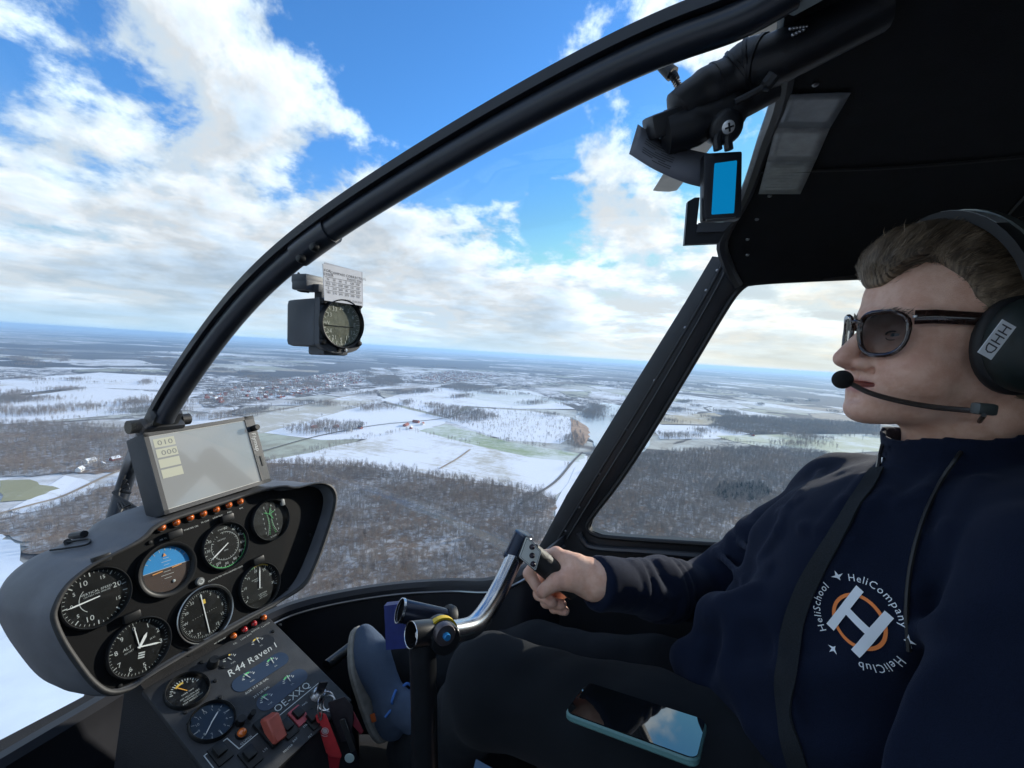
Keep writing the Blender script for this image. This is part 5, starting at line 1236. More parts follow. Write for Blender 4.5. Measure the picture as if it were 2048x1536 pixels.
def jacket_sdf(P):
    T = chain(P, [(NB+[0, -.01, -.02], .075), ((SHR+SHL)/2+[0, -.01, -.05], .120), (PEL+[0, -.045, .18], .135), (PEL+[0, -.02, .03], .150)], .05)
    ct = np.array([XP, -.20, 0], np.float32); ca_, sa_ = math.cos(D(-24)), math.sin(D(-24)); v = P-ct
    P2 = np.stack([v[..., 0]*ca_-v[..., 1]*sa_, v[..., 0]*sa_+v[..., 1]*ca_, v[..., 2]], -1)        # torso turned towards the middle of the cabin
    T = smin(T, s_ell(P2, (0, .0, -.285), (.165, .115, .135)), .05)                      # chest
    T = smin(T, s_ell(P2, (.0, .040, -.430), (.165, .145, .130)), .06)                      # belly
    sh = s_cone(P, SHR+[-.03, 0, 0], SHL+[.03, 0, 0], .062, .062); T = smin(T, sh, .05)
    T = smin(T, s_cone(P, NB+[.04, -.02, -.02], SHR, .05, .062), .04); T = smin(T, s_cone(P, NB+[-.04, -.02, -.02], SHL, .05, .062), .04)
    # folds running from shoulder to belly
    T = T+.0048*np.sin((P[..., 0]-XP)*62+(P[..., 2]+.3)*24+2.2*np.sin(P[..., 2]*15)+1.1*np.sin(P[..., 0]*31))*np.clip((-.16-P[..., 2])*9, 0, 1)*np.clip((P[..., 1]+.30)*6, 0, 1)
    R_ = chain(P, [(SHR, .068), ((SHR+ELR)/2+[.008, 0, -.006], .062), (ELR, .056)], .03); R_ = R_+ruffle(P, SHR, ELR, .06, .0034, 120, .4)
    F_ = chain(P, [(ELR, .056), ((ELR+WRR)/2, .049), (WRR, .039)], .02); F_ = F_+ruffle(P, ELR, WRR, .05, .0040, 170, 1.1)
    L_ = chain(P, [(SHL, .073), ((SHL+ELL)/2, .064), (ELL, .060), (WRL, .044)], .03); L_ = L_+ruffle(P, SHL, ELL, .06, .003, 60, 2.)
    d = smin(T, smin(R_, F_, .02), .022); d = smin(d, L_, .009)
    # bunched cloth over the belt
    for (a, b, r) in ((at(1440, 1225, .66), at(1560, 1215, .60), .018), (at(1430, 1230, .66), at(1400, 1330, .66), .022), (at(1500, 1230, .62), at(1560, 1400, .57), .020), (at(1375, 1320, .665), at(1440, 1500, .61), .026), (at(1660, 1010, .66), at(1530, 1075, .70), .010), (at(1640, 1060, .62), at(1500, 1240, .63), .014)):
        d = smin(d, s_cone(P, a, b, r, r*.8), .025)
    # open the wrists and the collar
    u = nrm(WRR-ELR).astype(np.float32); cut = s_cone(P, WRR+u*.030, WRR-u*.004, .031, .026); d = smax(d, -cut, .006); d = smax(d, (P-WRR.astype(np.float32)-u*.012)@u, .006)
    u2 = nrm(WRL-ELL).astype(np.float32); d = smax(d, (P-WRL.astype(np.float32)-u2*.01)@u2, .006)
    return d+nz(P, 75., 2.)*.0018+nz(P, 36., 5.)*.0034
def collar_sdf(P):
    """standing collar: a band round the neck, gaping a little at the throat"""
    q = np.array([HO.x, HO.y-.034, HO.z-.150], np.float32); ax3 = nrm([.0, .16, .98]).astype(np.float32); v = P-q; t = v@ax3; rad_ = v-t[..., None]*ax3; rr = np.sqrt(np.maximum((rad_**2).sum(-1), 1e-9))
    fw = (rad_@nrm([-.25, .97, 0]).astype(np.float32))/rr; R0 = .069+.013*np.clip(fw, -.2, 1)+.35*np.clip(-t, 0, .08); d = np.abs(rr-R0)-.0036
    top = .047+.003*np.sin(np.arctan2(v[..., 0], v[..., 1])*5)-.006*np.clip(fw, 0, 1)
    return smax(smax(d, t-top, .005), -t-.08, .01)+nz(P, 60., 3.)*.0012
V, Q = surf(lambda P: smin(jacket_sdf(P), collar_sdf(P), .008), (.35, -.46, -.70), (1.05, .26, .03), .014)
_cb = BVHTree.FromPolygons([Vector(v) for v in V], [tuple(q) for q in Q]); RIDGE = []
for pts_, r0_ in (([(1735, 950), (1690, 1003), (1640, 1062)], .006), ([(1775, 985), (1735, 1012), (1700, 1080), (1668, 1150)], .007), ([(1580, 1010), (1560, 1060), (1525, 1112)], .007), ([(1560, 1022), (1610, 1056), (1680, 1062)], .006),
        ([(1505, 1180), (1450, 1208), (1425, 1235)], .012), ([(1545, 1240), (1460, 1228)], .010), ([(1465, 1255), (1455, 1330), (1500, 1450)], .011), ([(1400, 1300), (1392, 1360), (1420, 1450)], .011), ([(1560, 1260), (1570, 1350), (1600, 1470)], .008),
        ([(1850, 1080), (1832, 1180), (1812, 1290)], .007), ([(1890, 1240), (1832, 1268), (1795, 1330)], .009), ([(1210, 1120), (1222, 1178)], .006), ([(1262, 1122), (1290, 1185)], .006), ([(1318, 1122), (1352, 1190)], .006), ([(1375, 1115), (1425, 1180)], .007), ([(1432, 1102), (1490, 1160)], .008), ([(1480, 1085), (1540, 1135)], .007),
        ([(1600, 985), (1575, 1035)], .006), ([(1640, 945), (1600, 1000)], .006), ([(1900, 930), (1850, 985), (1800, 1005)], .007), ([(1960, 960), (1900, 1060), (1880, 1150)], .008)):
    L_ = []
    for p_ in pts_:
        h_ = _cb.ray_cast(Vector((0, 0, 0)), Vector(ray(*p_)).normalized())
        if h_[0] is not None: L_.append(np.array(h_[0]-h_[1]*(r0_*.25)))
    if len(L_) > 1: RIDGE.append((L_, r0_))
def jacket_full(P):
    d = smin(jacket_sdf(P), collar_sdf(P), .008)
    for L_, r0_ in RIDGE:
        c_ = sum(L_)/len(L_); R_ = max(np.linalg.norm(p-c_) for p in L_)+.06; m_ = ((P-c_.astype(np.float32))**2).sum(-1) < R_*R_
        if not m_.any(): continue
        q_ = P[m_]; e_ = chain(q_, [(p, r0_*(1. if 0 < i < len(L_)-1 else .75)) for i, p in enumerate(L_)], .01); d[m_] = smin(d[m_], e_, r0_*1.6)
    return d
V, Q = surf(jacket_full, (.35, -.46, -.70), (1.05, .26, .03), .0050)
jack = np_mesh('jacket', V, Q, FLEECE, pilot); JB = BVHTree.FromPolygons([Vector(v) for v in V], [tuple(q) for q in Q])
# --- legs
KNL = at(985, 1372, .690); HPL = np.array([XP-.085, -.20, -.525]); ANL = np.array([.69, .575, -.755]); KNR = np.array([.80, .27, -.600]); HPR = np.array([XP+.09, -.2, -.56]); ANR = np.array([.83, .62, -.78])
print('knee', KNL)
def leg_sdf(P):
    L_ = chain(P, [(HPL, .095), ((HPL+KNL)/2+[0, 0, -.005], .084), (KNL, .066), (KNL*.5+ANL*.5+RV*.030+[.0, -.035, -.035], .056), (ANL+RV*.035+[.0, -.055, -.035], .045)], .03)
    R_ = chain(P, [(HPR, .095), ((HPR+KNR)/2, .084), (KNR, .066), (KNR*.45+ANR*.55, .058), (ANR+[0, 0, .03], .044)], .03)
    d = smin(smin(L_, R_, .02), s_ell(P, PEL+[0, -.02, 0], (.17, .14, .10)), .03)
    d = d+ruffle(P, KNL, ANL, .06, .005, 70, .3)
    d = d+ruffle(P, KNL, HPL, .06, .0035, 60, 1.3)
    return d+nz(P, 42., 2.)*.0035+nz(P, 90., 1.)*.0015
V, Q = surf(leg_sdf, (.45, -.40, -.84), (.99, .72, -.34), .0075)
np_mesh('trousers', V, Q, TROUSER, pilot); LB = BVHTree.FromPolygons([Vector(v) for v in V], [tuple(q) for q in Q])
# --- right hand closed on the grip
def px3(p): return at(*p)
HJ = dict(w=(1200, 1166, .705), kI=(1112, 1112, .722), kM=(1122, 1128, .738), kR=(1135, 1145, .745), kP=(1150, 1165, .742))
def hand_sdf(P):
    d = s_cone(P, px3((1225, 1172, .705)), px3((1195, 1162, .706)), .026, .027)
    d = smin(d, s_cone(P, px3((1195, 1160, .706)), px3((1150, 1140, .712)), .0265, .025), .015)
    for k in ('kI', 'kM', 'kR', 'kP'): d = smin(d, s_cone(P, px3((1180, 1152, .712)), px3(HJ[k]), .019, .0125), .012)
    d = smin(d, s_cone(P, px3((1178, 1168, .700)), px3((1140, 1158, .694)), .020, .0155), .014)
    th = chain(P, [(px3((1150, 1158, .693)), .0160), (px3((1112, 1163, .688)), .0125), (px3((1086, 1183, .690)), .0098)], .006); d = smin(d, th, .008)
    fi = chain(P, [(px3(HJ['kI']), .0118), (px3((1078, 1112, .744)), .0100), (px3((1058, 1148, .738)), .0092), (px3((1082, 1186, .716)), .0085)], .004)
    mi = chain(P, [(px3(HJ['kM']), .0122), (px3((1085, 1150, .765)), .0102), (px3((1078, 1188, .745)), .0094), (px3((1104, 1204, .718)), .0088)], .004)
    ri = chain(P, [(px3(HJ['kR']), .0118), (px3((1098, 1175, .772)), .0100), (px3((1092, 1204, .750)), .0092), (px3((1122, 1209, .722)), .0085)], .004)
    pi = chain(P, [(px3(HJ['kP']), .0105), (px3((1115, 1195, .770)), .0088), (px3((1108, 1216, .748)), .0080), (px3((1130, 1222, .724)), .0074)], .004)
    f = np.minimum(np.minimum(fi, mi), np.minimum(ri, pi)); d = smin(d, f, .004)
    for kk in ('kI', 'kM', 'kR', 'kP'): d = smin(d, s_ell(P, px3(HJ[kk])+[0, 0, .004], (.0095, .0095, .0095)), .006)
    for a_ in ((1178, 1142, .700), (1160, 1134, .702)): d = smin(d, s_cone(P, px3(a_), px3((a_[0]-45, a_[1]-22, a_[2]+.016)), .0105, .0085), .010)
    return d+nz(P, 260., 1.)*.0005
c0 = at(1130, 1160, .72); V, Q = surf(hand_sdf, c0-.115, c0+.115, .0021); Vn = V
tt = np.zeros(len(V))
for p in ((1086, 1183, .690), (1104, 1204, .718), (1122, 1209, .722), (1130, 1222, .724), (1082, 1186, .716), (1112, 1112, .722)): tt = np.maximum(tt, .25*np.exp(-(((V-px3(p))/.014)**2).sum(1)))
for p in ((1112, 1163, .680), (1058, 1148, .738), (1078, 1188, .745), (1092, 1204, .750)): tt = np.maximum(tt, .32*np.exp(-(((V-px3(p))/.010)**2).sum(1)))
np_mesh('right_hand', V, Q, SKIN, pilot, None, tt)
m = MB(); a = px3((1086, 1183, .690)); nd = nrm(px3((1112, 1163, .688))-a); tn = nrm(np.array([0, 0, 1.])*.75-ray(1086, 1183)*.6); NM = frame(a+tn*.0088-nd*.001, nd, np.cross(tn, nd)); m.ball((0, 0, 0), (.0068, .0052, .0016), NM, 12, 8); m.build('thumb_nail', mat('nail', (.66, .44, .40), .3), pilot)
# left hand resting on the lever beside the seat
lev = np.array([.50, .10, -.63])
def lhand_sdf(P):
    d = s_cone(P, WRL+[-.0, -.03, .012], WRL+[0, .02, 0], .027, .026); pc = WRL+np.array([.01, .075, -.012]); d = smin(d, s_ell(P, pc, (.036, .045, .020)), .015)
    for k in range(4): b = pc+np.array([-.027+.018*k, .035, .004]); d = smin(d, chain(P, [(b, .0105), (b+[0, .032, -.012], .0095), (b+[0, .030, -.036], .0088), (b+[0, .008, -.044], .008)], .004), .005)
    return smin(d, chain(P, [(pc+[.025, -.02, -.005], .014), (pc+[.045, .02, -.015], .011), (pc+[.030, .045, -.028], .0095)], .005), .008)
V, Q = surf(lhand_sdf, (.42, .0, -.70), (.60, .24, -.53), .0032); np_mesh('left_hand', V, Q, SKIN, pilot, None, np.zeros(len(V)))
# --- shoe on the pedal
SHO = at(735, 1360, .885); toe = at(722, 1278, .915); heel = at(766, 1455, .860); fx = nrm(toe-heel); sl = nrm(np.array([.10, .84, .28])); sl = nrm(sl-fx*(sl@fx)); SM = frame((toe+heel)/2, fx, np.cross(sl, fx)) @ Matrix.Diagonal((.76, .72, .74, 1)); SMi = np.array(SM.inverted())
# shoe frame: x to the toe, z = towards the sole
def shoe_local(P): return P
canvas = clothmat('shoe_canvas', (.065, .09, .135), .1, 1400); solem = mat('shoe_sole', (.24, .23, .205), .8, var=.2, vscale=60, bump=.3, bscale=500); lacem = mat('shoe_lace', (.06, .18, .50), .8, bump=.4, bscale=900)
def foot_out(t):
    """half widths (left, right) along the shoe, t 0 heel .. 1 toe"""
    w = .030+.019*math.sin(math.pi*min(1, t*1.02)**.9)+.010*math.exp(-((t-.68)/.22)**2); e = max(0., 1-((t-.5)/.5)**8)**.5; return w*e
def upper_sdf(P):
    d = s_ell(P, (.060, 0, -.018), (.078, .042, .038)); d = smin(d, s_cone(P, (.05, 0, -.03), (-.06, 0, -.045), .042, .040), .03); d = smin(d, s_ell(P, (-.095, 0, -.035), (.045, .036, .045)), .03)
    d = smin(d, s_cone(P, (-.07, 0, -.06), (-.10, 0, -.11), .042, .042), .02)
    return smax(d, P[..., 2]-.004, .004)+nz(P, 160., 2.)*.0008
V, Q = surf(upper_sdf, (-.16, -.07, -.15), (.16, .07, .02), .004); shoe = np_mesh('shoe', V, Q, canvas, pilot, SM); shoe['label'] = 'grey-blue canvas shoe with pale sole and blue laces'
m = MB(); N = 40; ringL = [(-.138+.278*k/N, foot_out(k/N)) for k in range(N+1)]; poly = [(x, -w*1.05) for x, w in ringL]+[(x, w*1.05) for x, w in ringL[::-1][1:-1]]
m.prism(poly, -.004, .014); so2 = m.build('sole', solem, shoe, SM, smooth=50); so2.modifiers.new('b', 'BEVEL').width = .004
m = MB()
for k in range(5):
    x = .030-.019*k; z = -.055-.003*k; m.tube(spline([(x, -.028, z+.02), (x-.004, -.012, z-.004), (x-.008, .012, z-.004), (x-.012, .028, z+.02)], 4), .0028, 6); m.tube(spline([(x-.012, -.028, z+.02), (x-.008, -.01, z-.005), (x-.002, .014, z-.005), (x, .028, z+.02)], 4), .0028, 6)
for s in (-1, 1): m.tube(spline([(-.045, 0, -.072), (-.035, s*.022, -.092), (-.052, s*.040, -.088), (-.058, s*.018, -.076), (-.045, 0, -.072)], 5), .0034, 6); m.tube(spline([(-.045, 0, -.072), (-.062, s*.03, -.082), (-.075, s*.055, -.07)], 5), .0030, 6)
m.build('lace', lacem, shoe, SM); m = MB(); m.ball((-.040, 0, -.048), (.058, .026, .024), None, 18, 12); m.build('tongue', mat('shoe_tongue', (.035, .09, .26), .8, bump=.4, bscale=700), shoe, SM, smooth=180); m = MB(); m.box((-.070, -.043, -.020), (.009, .002, .007), bev=.001); m.build('side_label', mat('label_orange', (.55, .12, .03), .6), shoe, SM)
# zip at the throat
zp = Vector(at(1738, 905, .50)); 
def onjacket(px, py, off=.001):
    r = Vector(ray(px, py)).normalized(); loc, n_, _, _ = JB.ray_cast(Vector((0, 0, 0)), r); return (np.array(loc), np.array(n_)) if loc is not None else (None, None)
zl = [onjacket(px, py) for px, py in ((1768, 890), (1764, 908), (1760, 926), (1754, 945))]
zl = [a+b*.002 for a, b in zl if a is not None]
if len(zl) > 2:
    m = MB(); m.tube(zl, .0022, 6); m.build('zip', mat('zip_dark', (.03, .03, .035), .4), jack)
    m = MB(); q = zl[len(zl)//2]; M = frame(q+[-.004, -.004, 0], RV, UV); m.box((0, 0, 0), (.0030, .0075, .0012), M, bev=.001); m.build('zip_pull', steel, jack)
# printed emblem on the left chest: ring, letter, three curved words, three small birds
lc, ln = onjacket(1716, 1242)
u1, _ = onjacket(1749, 1204); lu = nrm(u1-lc); lu = nrm(lu-ln*(lu@ln)); lr = np.cross(lu, ln); ln = nrm(ln*.5-nrm(lc)*.5); lu = nrm(lu-ln*(lu@ln)); lr = np.cross(lu, ln); LMt = frame(lc+ln*.05, lr, lu); LMi = LMt.inverted()
def press(mb):
    out = []
    for v in mb.v:
        p = LMt @ Vector(v); loc, n_, _, _ = JB.ray_cast(p, Vector(-ln)); out.append(tuple(loc+n_*(.0011+v[2])) if loc is not None else tuple(p-Vector(ln)*.049))
    mb.v = out; return mb
LS = .0262; white_p = mat('emblem_white', (.78, .82, .86), .8); orange_p = mat('emblem_orange', (.85, .24, .06), .8)
m = MB(); arc(m, LS*.93, LS*1.07, 0, 2*math.pi, 0, 60); press(m).build('emblem_ring', orange_p, jack, smooth=180, fix=False)
m = MB()
def bar(x0, y0, x1, y1, w, n=10):
    A, B = np.array([x0, y0]), np.array([x1, y1]); d = nrm(B-A); q = np.array([-d[1], d[0]])*w/2; m.grid([[(*(A+(B-A)*k/n-q), .0), (*(A+(B-A)*k/n), .0), (*(A+(B-A)*k/n+q), .0)] for k in range(n+1)])
bar(-LS*.62, -LS*1.15, -LS*.62, LS*1.15, LS*.36); bar(LS*.62, -LS*1.15, LS*.62, LS*1.15, LS*.36); bar(-LS*.62, 0, LS*.62, 0, LS*.34)
for v in range(len(m.v)): m.v[v] = (m.v[v][0], m.v[v][1], .0006)
press(m).build('emblem_letter', white_p, jack, smooth=180, fix=False)
for word, a0 in (('HeliCompany', 0.), ('HeliClub', 118.), ('HeliSchool', -118.)):
    R = LS*1.54; sz = .0108; adv = []; tot = 0
    for ch in word: g = GLY[ch]; adv.append(tot); tot += g[2]+.06
    m = MB()
    for ch, a in zip(word, adv):
        th = D(a0)+((a+GLY[ch][2]/2-tot/2)*sz)/R; c, s = math.cos(th), math.sin(th); v, f, _ = GLY[ch]; vs = []
        for gx, gy in v: lx = (gx-GLY[ch][2]/2)*sz; ly = R+gy*sz; vs.append((lx*c+ly*s, -lx*s+ly*c, 0))
        m.add(vs, f)
    press(m).build('emblem_word', white_p, jack, smooth=None, fix=False)
for a in (60., 180., -60.):
    th = D(a); c, s = math.cos(th), math.sin(th); m = MB(); P = [(-.006, .001), (-.001, .0015), (.001, .006), (.002, .0015), (.007, .002), (.002, -.001), (.001, -.004), (-.001, -.001)]
    m.add([(x*c+(y+LS*1.75)*s, -x*s+(y+LS*1.75)*c, 0) for x, y in P], [tuple(range(8))]); press(m).build('emblem_bird', white_p, jack, smooth=None, fix=False)

# ------------------------------------------------------------------ things worn: sunglasses, headset, belt
sung = thing('sunglasses', HM @ Vector((0, .10, 0)), 'dark tortoiseshell sunglasses with smoky lenses on the pilot', 'sunglasses')
tort = mat('tortoiseshell', (.028, .014, .011), .18, var=.6, vscale=160, coat=.5); smoke = glassmat('smoky_lens', (.5, .5, .5), .25); _t = NT(smoke.node_tree); _s = _t.new('ShaderNodeSeparateXYZ'); _t.link(_t.new('ShaderNodeTexCoord').outputs['Object'], _s.inputs[0])
_m = _t.new('ShaderNodeMapRange'); _m.inputs[1].default_value = -.028; _m.inputs[2].default_value = .022; _t.link(_s.outputs[2], _m.inputs[0])
_t.link(_t.ramp(_m.outputs[0], [(0, (.72, .71, .70)), (.45, (.42, .44, .47)), (1, (.20, .22, .25))]), [n for n in _t.n if n.type == 'BSDF_TRANSPARENT'][0].inputs[0]); amberl = None
def lens_outline(s, k, n=28):
    out = []
    for i in range(n):
        a = 2*math.pi*i/n; cx, sx = math.cos(a), math.sin(a); w = .0260*(1-.14*(sx < 0)*abs(sx)); h = .0225 if sx > 0 else .0290
        x = math.copysign(abs(cx)**.70, cx)*w*k; z = math.copysign(abs(sx)**.72, sx)*h*k; X = s*(.0335+x*1.0); out.append(np.array([X, .1075-6.0*abs(X)**2*1.0-.06*(z < 0)*abs(z), .002+z]))
    return out
for s in (-1, 1):
    o = lens_outline(s, 1.); m = MB(); m.tube(o+o[:1], .0026, 8, cap=False, flat=1.2); fr = m.build('rim', tort, sung, HM)
    i = lens_outline(s, .97); c = sum(i)/len(i)+[0, .0012, 0]; m = MB(); m.add([c]+i, [(0, 1+k, 1+(k+1) % len(i)) for k in range(len(i))]); m.build('lens', smoke, sung, HM, smooth=180)
    hx = s*.0625; m = MB(); m.tube([(hx-.001*s, .0835, .017), (s*.0715, .070, .018), (s*.079, .02, .018), (s*.080, -.035, .012)], [.0046, .0044, .0040, .003], 10, flat=1.75); m.build('temple', tort, sung, HM); m = MB(); m.box((s*.064, .0845, .0175), (.0022, .0016, .0012)); m.build('hinge_pin', steel, sung, HM)
m = MB(); m.tube(spline([(-.010, .107, .012), (0, .1095, .0155), (.010, .107, .012)], 4), .0026, 8); m.build('bridge', tort, sung, HM)
hs = thing('headset', HM @ Vector((-.09, -.01, 0)), 'dark green aviation headset with white sticker and boom microphone on the pilot', 'headset')
cupm = mat('cup_green', (.010, .017, .016), .5, var=.2, vscale=60); cush = mat('ear_cushion', (.010, .010, .011), .6); greyp = mat('band_grey', (.30, .31, .31), .6)
for s in (-1, 1):
    M = HM @ Matrix.Translation((s*.096, -.004, -.008)) @ Matrix.Rotation(s*math.pi/2, 4, 'Y') @ Matrix.Rotation(D(0), 4, 'Z') @ Matrix.Diagonal((1.42, 1.18, 1, 1))
    m = MB(); m.lathe([(.0, .030), (.018, .030), (.026, .026), (.0335, .016), (.0350, .004), (.0345, -.004)], 36, M); cp = m.build('ear_cup', cupm, hs, smooth=50)
    m = MB(); m.lathe([(.0215, .0283), (.0235, .0305), (.0255, .0285)], 36, M, close=True); m.build('cup_ring', mat('ring_olive', (.10, .12, .07), .5), cp, smooth=60)
    m = MB(); m.lathe([(.034, -.004), (.037, -.008), (.037, -.016), (.033, -.020), (.024, -.020), (.022, -.010)], 36, M); m.build('ear_cushion', cush, hs, smooth=60)
    m = MB(); m.tube(spline([(s*.120, -.004, .012), (s*.123, -.004, .040), (s*.112, -.002, .066)], 5), .0062, 8, M=HM, flat=.5); m.build('yoke', mat('yoke_grey', (.05, .06, .06), .4), hs)
band = []
for k in range(25):
    a = math.pi*(k/24); band.append((math.cos(a)*.108, -.002+.030*math.sin(a), .045+math.sin(a)*.100))
def strap(pts, w, th, name, mt, parent, M=None, fwd=(0, 1, 0)):
    f = np.asarray(fwd, float); rows = []
    P = [np.asarray(p, float) for p in pts]
    for i, p in enumerate(P):
        t = nrm(P[min(i+1, len(P)-1)]-P[max(i-1, 0)]); q = nrm(f-t*(f@t)); n_ = np.cross(t, q); rows.append([p-q*w-n_*th, p+q*w-n_*th, p+q*w+n_*th, p-q*w+n_*th])
    mm = MB(); mm.grid(rows, close=True); mm.add(rows[0], [(0, 1, 2, 3)]); mm.add(rows[-1], [(3, 2, 1, 0)]); return mm.build(name, mt, parent, M, smooth=40)
strap(band, .015, .005, 'headband', cush, hs, HM); strap([(x*1.06, y-.004, .045+(z-.045)*1.06) for x, y, z in band[3:-3]], .005, .0012, 'spring_band', mat('band_steel', (.25, .27, .25), .35, .8), hs, HM)
strap([(x*1.045, y+.004, .045+(z-.045)*1.05) for x, y, z in band[13:19]], .010, .0006, 'band_patch', greyp, hs, HM)
MJ = HM @ Matrix.Translation((-.098, -.022, -.006))
bp = [np.array(HMi @ Vector(p)) for p in [at(1965, 822, .462), at(1930, 820, .478), at(1860, 813, .498), at(1790, 800, .513), at(1738, 785, .527), at(1703, 768, .540)]]
m = MB(); m.tube(spline(bp, 6), .0030, 8, M=HM); bo = m.build('microphone_boom', mat('boom_brown', (.035, .026, .022), .4, var=.2, vscale=200), hs)
m = MB(); m.ball(tuple(at(1685, 759, .545)), (.0112, .0112, .0112), None, 20, 14); m.build('microphone_foam', mat('mic_foam', (.008, .008, .009), .95, bump=.9, bscale=900), hs)
m = MB(); m.box(tuple(HMi @ Vector(at(1968, 818, .458))), (.006, .009, .006), HM, bev=.003); m.build('boom_pivot', mat('yoke_grey', (.05, .06, .06), .4), hs)
# sticker on the near cup
SK = HM @ Matrix.Translation((-.1345, -.010, .004)) @ Matrix.Rotation(-math.pi/2, 4, 'Y') @ Matrix.Rotation(D(90), 4, 'Z'); STICK = SK
cable = [at(1950, 845, .44), at(1925, 890, .43), at(1890, 950, .435)]
hp_ = []
for px, py in ((1948, 860), (1920, 905), (1885, 960), (1858, 1020), (1838, 1080), (1822, 1150), (1816, 1230), (1818, 1300)):
    a, b = onjacket(px, py)
    if a is not None: hp_.append(a+b*.003)
if len(hp_) > 2: m = MB(); m.tube(spline([at(1968, 830, .45)]+hp_, 5), .0022, 6); m.build('headset_cord', rubber, hs)
# shoulder belt lying on the jacket
belt = thing('seat_belt', np.array([XP-.1, -.1, -.5]), 'grey woven shoulder belt running down the front of the navy jacket', 'seat belt')
bpth = []
for px, py in ((1757, 940), (1735, 975), (1705, 1022), (1678, 1068), (1640, 1130), (1608, 1190), (1585, 1260), (1572, 1340), (1572, 1420), (1585, 1490), (1610, 1570)):
    a, b = onjacket(px, py)
    if a is not None: bpth.append((a, b))
if len(bpth) > 3:
    C = spline([a for a, b in bpth], 4); NN = spline([b for a, b in bpth], 4); rows = []
    for i in range(len(C)):
        t = nrm(C[min(i+1, len(C)-1)]-C[max(i-1, 0)]); n_ = nrm(NN[i]); q = nrm(np.cross(n_, t)); w = .007+.004*min(1, i/24); r0 = []
        for k in range(5):
            e = C[i]+q*w*(k/2-1); loc, n2, _, _ = JB.find_nearest(Vector(e)); e2 = np.array(loc)*.5+e*.5; r0.append(e2+n_*.0045)
        rows.append(r0+[p-n_*.0025 for p in r0[::-1]])
    m = MB(); m.grid(rows, close=True); m.build('webbing', clothmat('belt_webbing', (.017, .020, .024), .1, 700, .8), belt, smooth=60)
# ------------------------------------------------------------------ sticker lettering on the headset cup
def sticker():
    m = MB(); w, h = .0185, .0085; rows = []
    M = HM @ Matrix.Translation((-.1285, -.004, .006)) @ Matrix.Rotation(-math.pi/2, 4, 'Y')      # local: x -> up?, z -> outward
    return M
# ------------------------------------------------------------------ stick between the seats
def cut4(P, f):
    n = len(P); return [P[k]+(q-P[k])*g for k in range(n) for q, g in ((P[k-1], f), (P[k-1], f*.35), (P[(k+1) % n], f*.35), (P[(k+1) % n], f))]
matte = mat('matte_black', (.008, .008, .009), .8, spec=.1)
stick = thing('control_stick', at(850, 1560, .53), 'black T-bar control stick with polished cross tube and white button plate', 'control stick')
chrome = mat('polished_tube', (.50, .51, .53), .22, 1.0, var=.15, vscale=30); blackm = mat('gloss_black', (.010, .011, .013), .3, var=.2, vscale=60); blueb = mat('tube_blue_black', (.02, .03, .055), .25, .3)
m = MB(); m.tube([at(845, 1278, .545), at(848, 1400, .545), at(852, 1700, .545)], [.0165, .0160, .0160], 16); m.build('post', blackm, stick)
bar_ = spline([at(872, 1266, .552), at(915, 1262, .575), at(950, 1250, .60), at(978, 1215, .63), at(1004, 1168, .66), at(1030, 1112, .69), at(1036, 1098, .695)], 6)
m = MB(); m.tube(bar_, .0135, 16); m.build('cross_tube', chrome, stick)
ax_ = nrm(bar_[3]-bar_[0])
m = MB(); e0 = at(822, 1270, .530); e1 = at(868, 1264, .550); d_ = nrm(e1-e0); FM = frame(e0, nrm(np.cross(d_, [0, 0, 1.])), nrm(np.cross(d_, np.cross(d_, [0, 0, 1.])))); L = np.linalg.norm(e1-e0)
if np.dot(np.array(FM.col[2][:3]), d_) < 0: FM = FM @ Matrix.Rotation(math.pi, 4, 'X')
m.lathe([(.0130, L), (.0150, L*.75), (.0150, 0), (.0140, 0)], 28, FM, close=True); m.build('socket_tube', blackm, stick, smooth=40)
m = MB(); m.lathe([(.0138, -.0003), (.0144, -.0008), (.0152, -.0003)], 28, FM, close=True); m.build('socket_rim', chrome, stick, smooth=60)
m = MB(); m.lathe([(.0139, .0005), (.0132, .004), (.0128, L*.7), (0, L*.7)], 28, FM, close=True); m.build('socket_bore', matte, stick, smooth=40)
pv = at(886, 1272, .545); pd = nrm(np.array([-.55, -.75, .12])); PMx = frame(pv, nrm(np.cross([0, 0, 1.], pd)), nrm(np.cross(pd, np.cross([0, 0, 1.], pd)))); 
m = MB(); m.lathe([(0, .012), (.017, .012), (.0180, .010), (.0180, -.020), (0, -.020)], 28, PMx); m.build('pivot_housing', blackm, stick, smooth=40)
m = MB(); m.lathe([(.0182, -.002), (.0205, -.002), (.0205, -.010), (.0182, -.010)], 32, PMx, close=True); m.build('yellow_ring', mat('ring_yellow', (.62, .42, .01), .5), stick, smooth=40)
PM2 = PMx @ Matrix.Translation((-.004, .010, .016)); m = MB(); m.lathe([(0, .004), (.0115, .004), (.0125, .002), (.0125, -.006), (0, -.006)], 28, PM2); m.build('pivot_disc', mat('disc_bronze', (.10, .085, .09), .35, .6), stick, smooth=40)
m = MB(); m.lathe([(0, .010), (.0035, .010), (.0042, .008), (.0042, .003), (0, .003)], 16, PM2); m.build('pivot_bolt', mat('bolt_blue', (.03, .22, .50), .3, .4), stick, smooth=40)
m = MB(); q0 = at(870, 1268, .545); m.tube([at(835, 1270, .530), at(862, 1265, .545)], .0045, 8); m.build('spindle', chrome, stick)
